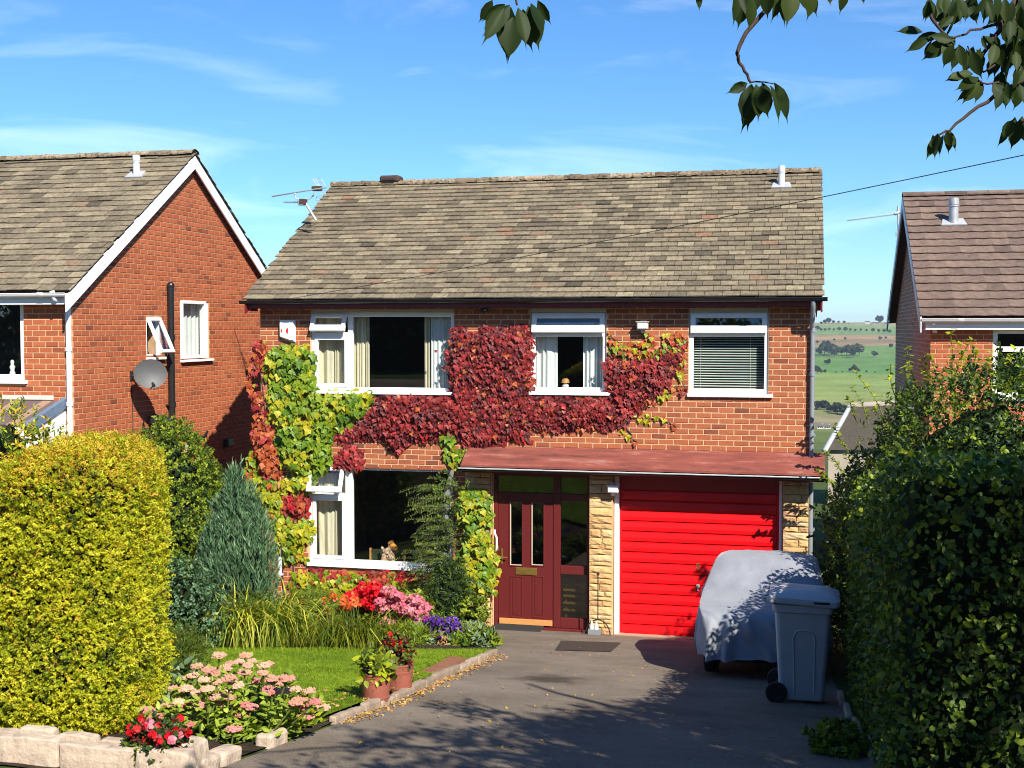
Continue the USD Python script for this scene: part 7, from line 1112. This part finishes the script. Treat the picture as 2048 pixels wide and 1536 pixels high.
obj(bn, 'handle', b, 'bin_grey'); b = MB(); b.rbox(BX + 0.10, BY - 0.25, BZ + 0.955, BX + 0.25, BY - 0.312, BZ + 0.985, 0.008); obj(bn, 'lid_grip', b, 'black_plastic')
for s_ in (-1, 1): b = MB(); b.lathe([(0, -0.025), (0.06, -0.025), (0.095, -0.022), (0.10, -0.012), (0.10, 0.012), (0.095, 0.022), (0.06, 0.025), (0.05, 0.015), (0, 0.015)], n=26); v = b.v()[:, [0, 2, 1]] * [1, s_, 1] + [BX - 0.225, BY + s_ * 0.235, BZ + 0.10]; obj(bn, 'wheel', (v, b.f()), 'rubber', smooth=40)
b = MB(); b.tube([(BX - 0.225, BY - 0.22, BZ + 0.10), (BX - 0.225, BY + 0.22, BZ + 0.10)], 0.014, 8); obj(bn, 'axle', b, 'iron')

# ------------------------------------------------------------------ lawn blades, fallen leaves
rg_ = np.random.default_rng(81); tb = MB()
for k in range(9): v, f = blade(rg_.uniform(0.022, 0.045), 0.004, rg_.uniform(0.3, 1.3), 4); a = rg_.uniform(0, 6.28); ca, sa = math.cos(a), math.sin(a); tb.add(np.column_stack([v[:, 0] * ca - v[:, 1] * sa, v[:, 0] * sa + v[:, 1] * ca, v[:, 2]]) + [rg_.normal() * 0.016, rg_.normal() * 0.016, 0], f)
N = 36000; x = rg_.uniform(1.5, 5.09, N); y = rg_.uniform(-10.05, -4.4, N); lb = np.interp(x, [1.2, 2.2, 4.0, 4.55, 5.1], [-6.5, -6.1, -5.1, -4.75, -4.45]); kx = np.array([KX(q) for q in y]) - 0.06; ok = (y < lb) & (x < kx); patch = Polygon([(q_[0], q_[1]) for q_ in [on_ground(u, v, 0.05) - [0.13, 0, 0] for u, v in ((866, 1346), (915, 1347), (966, 1321), (924, 1313))]]); ok &= ~shapely.contains_xy(patch, x, y) if True else ok
x, y = x[ok], y[ok]; a = rg_.uniform(0, 6.28, len(x)); Rz = np.zeros((len(x), 3, 3)); Rz[:, 0, 0] = np.cos(a); Rz[:, 0, 1] = -np.sin(a); Rz[:, 1, 0] = np.sin(a); Rz[:, 1, 1] = np.cos(a); Rz[:, 2, 2] = 1
instancer('/World', 'grass', [((tb.v(), tb.f()), 'grass_blade')], np.column_stack([x, y, gz(y) + 0.043]), Rz, rg_.uniform(0.6, 1.2, len(x)) * (0.7 + 0.6 * meshkit.noise(np.column_stack([x * 2, y * 2, 0 * x]), 3)), np.zeros(len(x)), 'short bright green mown grass of the lawn', 'grass')
y = np.concatenate([rg_.uniform(-10, -4.6, 480), rg_.uniform(-11, -2.5, 130), rg_.uniform(-9.9, -7.0, 90)]); x = np.concatenate([np.array([KX(q) for q in y[:480]]) + np.abs(rg_.normal(size=480)) * 0.07 + 0.01, rg_.uniform(5.4, 8.6, 130), np.array([KX(q) for q in y[610:]]) - 0.1 - np.abs(rg_.normal(size=90)) * 0.22]); up = np.concatenate([np.full(610, 0.016), np.full(90, 0.075)]); n = len(x)
instancer('/World', 'fallen_leaves', [(oval(0.045, 0.028, 0.3, 0.3), 'dry_leaf'), (oval(0.04, 0.022, 0.4, 0.3), 'amber_leaf')], np.column_stack([x, y, gz(y) + up + 0.004]), frame_from(np.column_stack([rg_.normal(size=(n, 2)), 0.15 * rg_.normal(size=n)]), np.column_stack([0.3 * rg_.normal(size=(n, 2)), np.ones(n)])), rg_.uniform(0.5, 1.1, n), (rg_.random(n) < 0.25).astype(int), 'dry brown fallen leaves along the kerb and over the drive', 'fallen leaves')

# ------------------------------------------------------------------ cherry tree over the viewer
ch = thing('cherry_tree', 'cherry tree whose leafy twigs hang into the top of the picture', 'tree', (12.6, -15.2, float(gz(-15.2))))
base = np.array([12.6, -15.2, gz(-15.2)]); fork = base + [-0.15, 0.1, 2.3]; b = MB(); t = np.linspace(0, 1, 10)[:, None]; tr_ = base + (fork - base) * t + np.column_stack([0.05 * np.sin(t * 4), 0.04 * np.sin(t * 3), 0 * t]); b.tube(tr_, np.linspace(0.24, 0.15, 10), 12); trunk = obj(ch, 'trunk', b, 'bark', smooth=True)
def fine_leaf(L, w, fold, droop):
    t = np.array([0, 0.06, 0.16, 0.30, 0.46, 0.62, 0.77, 0.88, 0.95, 1.0, 1.09, 1.16]); hw = np.interp(t, [0, 0.06, 0.16, 0.30, 0.46, 0.62, 0.77, 0.88, 0.95, 1.0, 1.09, 1.16], [0.01, 0.10, 0.27, 0.42, 0.5, 0.48, 0.38, 0.22, 0.10, 0.05, 0.02, 0.004]) * w; s_ = np.linspace(-1, 1, 7); ser = 1 + 0.04 * np.where(np.arange(12) % 2, 1, -1)
    P = np.array([[(L * a, h * e * (sr if abs(e) == 1 else 1), fold * h * abs(e) ** 1.3 - droop * L * a * a + 0.004 * w * 0) for e in s_] for a, h, sr in zip(t, hw, ser)]); b = MB(); b.sheet(P); return b.v(), b.f()
cl = fine_leaf(0.098, 0.046, 0.22, 0.16); rg_ = np.random.default_rng(101)
def bough(pts, r0, r1, n=14, wob=0.05, name='limb'):
    p = np.asarray(pts, float); tt = np.linspace(0, len(p) - 1, n); q = np.stack([np.interp(tt, np.arange(len(p)), p[:, k]) for k in range(3)], 1)
    if wob: q[1:-1] += rg_.normal(size=(n - 2, 3)) * wob
    b = MB(); b.tube(q, np.linspace(r0, r1, n), 7); obj(ch, name, b, 'bark' if r0 > 0.02 else 'twig', smooth=True); return q
# sprays seen in the picture: twig ways in the picture with their distance, then the leaves hanging from them
def leaf_at(u, v, L, ang, z, tilt=0.0, parent=None):
    """one hanging leaf: stalk end at (u, v), length in pixels, direction in the picture (degrees, 0 right, 90 down)"""
    p = at_z(u, v, z); a = math.radians(ang); d = RT * math.cos(a) - UPV * math.sin(a) + FWD * rg_.normal() * 0.22; up = -FWD * math.cos(tilt) + RT * math.sin(tilt) + UPV * 0.25; Rm = frame_from(d[None], up[None])[0]; s_ = L * z / FPX / 0.098 * 0.82; obj(ch, 'leaf', ((cl[0] * [1, 1.0 + 0.15 * rg_.normal(), 1] * s_) @ Rm.T + p, cl[1]), 'cherry_leaf', smooth=True)
Z1 = 3.3; bough([at_z(1040, -160, Z1 + 0.1), at_z(1036, -60, Z1), at_z(1034, 10, Z1)], 0.006, 0.003, 8, 0.004, 'twig')
for u, v, L, ang, tl in ((1020, 10, 90, 128, 0.5), (1010, 8, 62, 142, 0.9), (1000, 18, 55, 132, 0.2), (1022, 14, 112, 100, -0.3), (1036, 15, 95, 75, 0.4), (1026, 34, 98, 97, 0.0), (1056, 12, 95, 72, 0.2), (1062, 6, 80, 66, 0.9), (1075, 0, 60, 60, -0.5), (1008, 16, 95, 118, 0.3), (1046, 18, 90, 82, -0.6), (985, 0, 55, 120, 0.6)): leaf_at(u, v, L, ang, Z1 + rg_.normal() * 0.05, tl)
Z2 = 3.6; bough([at_z(1610, -120, Z2), at_z(1580, -30, Z2), at_z(1535, 18, Z2), at_z(1490, 66, Z2), at_z(1474, 105, Z2), at_z(1478, 122, Z2), at_z(1492, 145, Z2), at_z(1502, 166, Z2)], 0.0085, 0.004, 20, 0.0015, 'twig')
for u, v, L, ang, tl in ((1502, 168, 100, 93, 0.1), (1504, 168, 105, 96, 0.7), (1512, 168, 80, 82, 0.4), (1495, 166, 55, 150, 0.9), (1540, 170, 85, 66, 0.8), (1548, 165, 95, 60, 0.6), (1520, 172, 70, 75, -0.3), (1500, 170, 88, 105, -0.4), (1524, 165, 60, 70, 0.2)): leaf_at(u, v, L, ang, Z2 + rg_.normal() * 0.04, tl)
bough([at_z(1500, 165, Z2), at_z(1525, 162, Z2), at_z(1550, 168, Z2)], 0.003, 0.0015, 6, 0.001, 'twig')
for u, v, L, ang, tl in ((1395, -18, 42, 80, 0.3), (1472, -20, 75, 88, 0.5), (1480, -30, 85, 78, -0.2), (1490, -25, 88, 95, 0.1), (1500, -10, 75, 84, 0.6), (1545, -20, 60, 72, 0.1), (1560, -30, 85, 98, 0.7), (1568, -20, 75, 84, 0.0), (1590, -25, 65, 88, 0.9), (1602, -30, 60, 70, 0.2), (1618, -20, 60, 78, -0.5), (1690, -30, 62, 92, 0.3), (1720, -28, 40, 70, 0.1), (1515, -25, 60, 100, -0.3), (1580, -30, 90, 92, 0.3), (1628, -25, 70, 96, 0.4), (1655, -30, 45, 80, 0.2), (1535, -30, 70, 90, -0.4)): leaf_at(u, v, L, ang, Z2 + rg_.normal() * 0.1, tl)
Z3 = 5.2
bough([at_z(2130, -140, Z3), at_z(2045, -20, Z3), at_z(2015, 25, Z3), at_z(1998, 60, Z3), at_z(1970, 105, Z3), at_z(1950, 135, Z3)], 0.018, 0.006, 16, 0.004, 'twig'); bough([at_z(1856, 18, Z3), at_z(1866, 42, Z3), at_z(1888, 66, Z3), at_z(1908, 88, Z3)], 0.008, 0.005, 8, 0.002, 'twig'); bough([at_z(2075, 5, Z3), at_z(2035, 38, Z3), at_z(1985, 50, Z3), at_z(1940, 64, Z3), at_z(1905, 76, Z3)], 0.009, 0.004, 12, 0.003, 'twig')
bough([at_z(2150, 90, Z3), at_z(2060, 150, Z3), at_z(1990, 190, Z3), at_z(1940, 228, Z3), at_z(1900, 260, Z3), at_z(1872, 272, Z3)], 0.012, 0.004, 16, 0.003, 'twig'); bough([at_z(2110, 215, Z3), at_z(2040, 245, Z3)], 0.006, 0.004, 6, 0.002, 'twig'); bough([at_z(1998, 165, Z3), at_z(1968, 168, Z3), at_z(1950, 155, Z3)], 0.005, 0.003, 6, 0.001, 'twig'); bough([at_z(1990, 130, Z3), at_z(1960, 148, Z3), at_z(1935, 92, Z3)], 0.005, 0.003, 6, 0.001, 'twig')
def cluster(u, v, n, L, lo, hi, z=Z3, spread=10):
    for k in range(n): leaf_at(u + rg_.normal() * spread, v + rg_.normal() * spread * 0.4, 0.9 * L * rg_.uniform(0.75, 1.15), lo + (hi - lo) * (k + 0.5) / n + rg_.normal() * 6, z + rg_.normal() * 0.08, rg_.normal() * 0.5)
cluster(1905, 78, 7, 72, 118, 192, spread=8); cluster(1870, 75, 5, 58, 120, 190, spread=14); cluster(1915, 92, 5, 62, 80, 125); cluster(1950, 96, 6, 66, 60, 125); cluster(1985, 84, 6, 66, 70, 120); cluster(1975, 72, 4, 50, 20, 80); cluster(1955, 158, 7, 62, 85, 165, spread=8); cluster(1940, 150, 3, 55, 150, 190, spread=5); cluster(2000, 168, 6, 58, 60, 120); cluster(1875, 268, 5, 62, 80, 118, spread=7); cluster(1896, 262, 3, 52, 70, 100, spread=5); cluster(2035, 238, 7, 66, 80, 128, spread=10); cluster(2030, 90, 12, 70, 60, 125, spread=22); cluster(2040, 40, 9, 70, 60, 120, spread=22); cluster(1885, 0, 10, 62, 60, 120, spread=22); cluster(1930, -8, 9, 60, 60, 120, spread=24); cluster(1985, -5, 9, 60, 60, 125, spread=22); cluster(2045, 0, 8, 62, 70, 120, spread=20); cluster(2046, 170, 4, 55, 70, 110, spread=10); cluster(1905, 20, 5, 55, 100, 150, spread=12); cluster(2036, 130, 6, 64, 70, 120, spread=16)
# the crown round and above the viewer, out of the picture but for its hanging twigs; it shades the drive and the dark hedge
def shade_spot(p):
    t = (p[:, 2] - gz(p[:, 1]) + 0) / SUN[2]
    for _ in range(6): q = p - SUN * t[:, None]; t = t + (q[:, 2] - gz(q[:, 1])) / SUN[2]
    return p - SUN * t[:, None]
EDGE = lambda x: np.interp(x, [4.4, 5.45, 6.0, 6.7, 7.3, 8.2, 9.0, 12], [-11.9, -10.35, -9.7, -8.7, -7.5, -6.6, -5.2, -4.0])
Nc = 26000; p = np.array([10.6, -14.0, 7.2]) + rg_.normal(size=(Nc, 3)) * [2.6, 2.0, 1.5]; e = ((p - [10.6, -14.2, 7.2]) / [5.6, 4.6, 3.0]); p = p[(e ** 2).sum(1) < 1.0]
u_, v_, z_ = np.array([project(q) for q in p]).T; pad = 0.42 / np.maximum(z_, 0.1) * FPX; out = (z_ < -0.3) | ((z_ > 0.3) & ((u_ > 2048 + pad) | (u_ < -pad) | (v_ < -pad))); s_ = shade_spot(p); fz = meshkit.fbm(np.column_stack([s_[:, :2] * 2.0, 0 * s_[:, 0]]), 3, 12) - 0.5
ok = out & (s_[:, 1] < EDGE(s_[:, 0]) + fz * 1.5) & ((s_[:, 0] > 5.45) | (s_[:, 1] < -13.4)) & (meshkit.fbm(p * 0.9, 3, 14) > 0.40); left_part = np.clip((8.0 - s_[:, 0]) / 2.5, 0, 1); ok &= rg_.random(len(p)) > left_part * (0.35 + 0.9 * (meshkit.noise(np.column_stack([s_[:, :2] * 2.6, 0 * s_[:, 0]]), 6) > 0.5))
hp = p + SUN * ((-10.75 - p[:, 1]) / SUN[1])[:, None]; ok &= ~((hp[:, 0] > 9.0) & (hp[:, 2] > 1.6) & (hp[:, 2] < 4.3) & (rg_.random(len(p)) < 0.62))
p = p[ok]; n = len(p); d = rg_.normal(size=(n, 3)) * [1, 1, 0.5] + [0, 0, -0.5]; sprig = [clump(oval(0.10, 0.05, 0.16, 0.2, 0.15), 7, 0.22, r_, 1.0), clump(oval(0.10, 0.05, 0.16, 0.2, 0.15), 6, 0.24, r_, 1.1)]
instancer(ch, 'crown', [(sprig[0], 'cherry_leaf'), (sprig[1], 'cherry_leaf')], p, frame_from(d, rg_.normal(size=(n, 3)) * 0.4 + [0, 0, 1]), rg_.uniform(0.8, 1.2, n), rg_.integers(0, 2, n))
ends = [at_z(1040, -160, Z1 + 0.1), at_z(1610, -120, Z2), at_z(2130, -140, Z3), at_z(2150, 90, Z3), at_z(2110, 215, Z3)]
hub = np.array([11.2, -15.0, 6.0]); bough([fork, fork + [-0.5, 0.1, 1.0], hub], 0.13, 0.06)
for e_ in ends: bough([hub, (hub + e_) / 2 + [0, 0, 0.5], e_], 0.035, 0.008, 14, 0.03, 'branch')
for k in np.linspace(0, n - 1, 46).astype(int): bough([hub + rg_.normal(size=3) * 0.2, (hub + p[k]) / 2 + [0, 0, 0.25], p[k]], 0.03, 0.006, 12, 0.05, 'branch')
bough([fork, fork + [0.6, 0.5, 1.4], fork + [1.0, 1.2, 3.4]], 0.12, 0.03); bough([fork, fork + [-0.2, 0.9, 1.6], fork + [-1.0, 1.6, 3.2]], 0.11, 0.03)

# ------------------------------------------------------------------ bank of trees across the road behind the viewer, seen in the window panes
rear = [(lump((x, -27 + 1.2 * math.sin(x), 5.2 + 1.6 * math.sin(x * 2.3)), (3.2, 2.4, 4.6), int(x) + 50, 0.16)) for x in (-18, -12, -6, 0, 6, 12, 18, 24)]
bush('tree_belt', 'dark belt of trees standing across the road', 'trees', rear, [(clump(oval(0.24, 0.14), 8, 0.5, r_), 'shrub_dark'), (clump(oval(0.24, 0.14), 8, 0.5, r_), 'beech_dark')], 6000, 111, depth=0.7, size=(1.0, 1.8), base=(3, -27, 3.1))

# ------------------------------------------------------------------ far hillside: trees, hedgerows, farm buildings
def on_hill(u, v):
    d = ray(u, v); t = np.geomspace(45, 3000, 4000); p = EYE + d * t[:, None]; h = height(p[:, 0], p[:, 1]); k = np.flatnonzero((p[:, 2] < h) & (p[:, 1] > 40)); k = k[0] if len(k) else len(t) - 1; return np.array([p[k, 0], p[k, 1], h[k]])
def tree_mesh(seed, H=8.0, W=4.2, n=1500, squat=0.62):
    rng = np.random.default_rng(seed); cl = [np.array([rng.normal() * W * 0.26, rng.normal() * W * 0.26, H * (0.45 + 0.40 * rng.random())]) for _ in range(9)]; b = MB()
    for k in range(n): c = cl[rng.integers(len(cl))]; d = rand_dirs(1, rng)[0]; q = c + d * W * 0.24 * rng.uniform(0.6, 1.05); s_ = rng.uniform(0.25, 0.6); m = frame_from(rand_dirs(1, rng), d[None] + rng.normal(size=(1, 3)) * 0.5)[0]; b.add(np.array([(-s_, -s_ * 0.6, 0), (s_, -s_ * 0.6, 0.1), (s_ * 0.8, s_ * 0.6, 0), (-s_ * 0.8, s_ * 0.6, -0.1)]) @ m.T + q, [(0, 1, 2, 3)])
    core = MB()
    for c in cl: core.tm(lump(c, W * 0.19, seed, 0.2, 0.8, 2))
    return b, core
def far_tree(name, label, at, H, seed, group, W=None):
    t = thing(name, label, 'tree', at, group); b, core = tree_mesh(seed, H, W or H * 0.62); o = np.asarray(at, float)
    obj(t, 'crown', (b.v() + o, b.f()), 'far_tree'); obj(t, 'crown_core', (core.v() + o, core.f()), 'inner_green'); tb_ = MB(); tb_.tube([o - [0, 0, 0.5], o + [0, 0, H * 0.6]], [H * 0.035, H * 0.015], 6); obj(t, 'trunk', tb_, 'bark'); return t
FT = {}
ORD = ['first', 'second', 'third', 'fourth', 'fifth', 'sixth', 'seventh', 'eighth', 'ninth', 'tenth', 'eleventh', 'twelfth', 'thirteenth', 'fourteenth', 'fifteenth', 'sixteenth', 'seventeenth', 'eighteenth', 'nineteenth', 'twentieth', 'twenty-first']
def plant_trees(key, label, group, spots, hpx):
    words = label; rank = np.argsort(np.argsort([q[0] for q in spots])); spots = [(u, v + 0.6 * math.sin(u * 1.7), s_ * (1 + 0.3 * math.sin(u * 2.9))) for u, v, s_ in spots] if group else spots
    for k, (u, v, s_) in enumerate(spots):
        label = f'{ORD[rank[k]]} from the left of the {words}' if group else words
        at = on_hill(u, v); H = hpx * s_ * np.linalg.norm(at - EYE) / FPX
        if key not in FT: FT[key] = (far_tree('hill_tree', label, at, H, 200 + len(FT), group), H)
        else: copy(FT[key][0], 'hill_tree', at, rotz=float(k * 67 % 360), scale=H / FT[key][1], label=label, cat='tree', group=group)
plant_trees('copse', 'dark round copse trees across the green hillside', 'trees of the hillside copse', [(1640, 713, 1.0), (1649, 710, 1.2), (1658, 712, 0.9), (1664, 709, 1.1), (1674, 711, 1.25), (1683, 710, 1.1), (1693, 711, 0.9), (1702, 712, 1.2), (1711, 709, 1.2), (1719, 711, 1.0), (1669, 715, 0.8), (1706, 716, 0.9)], 20)
plant_trees('single', 'lone dark tree in the open green field right of the copse', None, [(1749, 716, 1.0)], 13)
plant_trees('single2', 'lone bush high in the field below the heath, near the right house', None, [(1781, 697, 1.0)], 9)
plant_trees('single3', 'round tree in the field just under the copse', None, [(1655, 730, 1.0)], 12)
plant_trees('hedge', 'small hedgerow trees across the lower hillside', 'trees of the lower hillside hedgerow', [(1634, 747, 1.2), (1642, 746, 1.0), (1650, 746, 0.8), (1700, 744, 1.0), (1708, 744, 1.1), (1716, 745, 0.8), (1733, 746, 0.6), (1750, 746, 0.5), (1672, 746, 0.5), (1685, 746, 0.5)], 10)
plant_trees('valley', 'dark trees slanting along the valley floor', 'trees of the slanting row near the valley floor', [(1634, 818, 0.7), (1641, 818, 0.8), (1649, 820, 1.0), (1657, 822, 0.9), (1666, 825, 1.1), (1675, 827, 1.1), (1684, 829, 0.9), (1693, 830, 1.0), (1702, 832, 1.0)], 15)
plant_trees('heath', 'dark bushes between heath and upper field', 'bushes between heath and upper field', [(1634, 662, 1.0), (1642, 663, 1.1), (1650, 663, 0.9), (1659, 662, 1.0), (1668, 662, 0.9), (1678, 663, 1.0), (1690, 664, 1.2), (1700, 664, 1.1), (1711, 664, 1.0), (1722, 664, 1.1), (1733, 665, 1.0), (1745, 665, 0.9), (1757, 666, 1.1), (1769, 667, 1.0), (1780, 668, 1.1), (1648, 687, 0.9), (1668, 682, 0.8), (1690, 680, 0.7), (1760, 681, 0.8), (1772, 679, 0.9), (1635, 688, 1.1)], 8)
plant_trees('sky', 'dark trees standing on the hill skyline', 'trees on the skyline', [(1642, 648, 0.8), (1650, 647.5, 1.0), (1658, 647, 0.9), (1667, 647, 0.6), (1677, 647, 0.5), (1688, 647.5, 0.5), (1698, 648, 0.45), (1760, 646, 1.3)], 8)
def far_house(name, label, u, v, wpx, hpx, wallm, roofm, group=None, yaw=0.2):
    at = on_hill(u, v); Z = np.linalg.norm(at - EYE); w, h = wpx * Z / FPX, hpx * Z / FPX; t = thing(name, label, 'house', at, group); dp = w * 0.7; b = MB(); b.box(at[0] - w / 2, at[1], at[2] - 1, at[0] + w / 2, at[1] + dp, at[2] + h * 0.6); wl_ = obj(t, 'wall', b, wallm)
    b = MB(); b.poly(Polygon([(at[1] - 0.3, at[2] + h * 0.6), (at[1] + dp / 2, at[2] + h), (at[1] + dp + 0.3, at[2] + h * 0.6)]), 0, w * 1.04, lambda v: np.stack([at[0] - w * 0.52 + v[:, 1], v[:, 0], v[:, 2]], 1)); obj(t, 'roof', b, roofm); b = MB(); b.box(at[0] + w * 0.3, at[1] + dp * 0.42, at[2] + h * 0.8, at[0] + w * 0.38, at[1] + dp * 0.58, at[2] + h * 1.18); obj(t, 'chimney', b, wallm)
    for k in (-0.3, 0.05, 0.3): b = MB(); b.box(at[0] + w * k - w * 0.05, at[1] - 0.08, at[2] + h * 0.22, at[0] + w * k + w * 0.05, at[1] - 0.003, at[2] + h * 0.42); obj(t, 'window', b, 'black_plastic')
far_house('farmhouse', 'white farm cottage on the hilltop left of the skyline tree', 1735, 647, 9, 5, 'render_pale', 'far_slate'); far_house('farmhouse', 'long stone barn on the hilltop below the skyline tree', 1752, 649, 14, 5, 'far_stone', 'far_slate'); far_house('farmhouse', 'pale stone house at the right end of the hilltop', 1776, 651, 12, 6, 'far_stone', 'far_slate')
far_house('cottage', 'white walled cottage far down in the valley beside the downpipe', 1641, 858, 12, 9, 'render_pale', 'far_slate'); far_house('cottage', 'second white cottage in the valley, right of the first', 1655, 858, 11, 8, 'render_pale', 'far_slate')
# stone outbuilding below, its sloping metal verge showing above the shrub
A, L_, Rg, Re = at_z(1701, 812, 49.0), at_z(1650, 900, 44.0), at_z(1840, 806, 49.0), at_z(1840, 900, 44.0); gbx = thing('outbuilding', 'stone outbuilding with dark roof and pale metal verge seen between the houses', 'outbuilding', (A[0], A[1], -4.0)); B_ = 2 * A - L_; B_[2] = L_[2]; B2 = 2 * Rg - Re; B2[2] = Re[2]
b = MB(); b.add([L_, Re, Rg, A, B_, B2], [(0, 1, 2, 3), (3, 2, 5, 4)]); obj(gbx, 'roof', b, 'roof_tile', tone=0.0); dn = np.array([0, 0, -5.0]); off = np.array([0.12, 0.12, -0.15])
b = MB(); b.add([L_ + off, Re + off, Re + off + dn, L_ + off + dn, A + off, B_ + off, B_ + off + dn], [(0, 1, 2, 3), (4, 0, 3, 3), (4, 3, 6, 5)]); obj(gbx, 'wall', b, 'far_stone'); b = MB(); b.tube([L_ - (A - L_) * 0.02, A], 0.10, 6); obj(gbx, 'verge', b, 'steel_pale', smooth=True); b = MB(); b.tube([A, Rg], 0.16, 6); obj(gbx, 'ridge', b, 'far_stone', smooth=True)

# ------------------------------------------------------------------ summer air
usdkit_air = usdkit.material(stage, '/World/Looks/air', {'v': ('principled_volume', {'color': (0.80, 0.90, 1.0), 'density': 0.00019, 'anisotropy': 0.2})}, [], volume='v.volume'); MATS['air'] = usdkit_air
zlo, zhi = float(ZZ.min()) - 1.0, float(ZZ.max()) + 14.0; b = MB(); b.box(-3600, -3100, zlo, 3600, 4100, zhi); obj('/World', 'haze', b, 'air', kind='stuff')
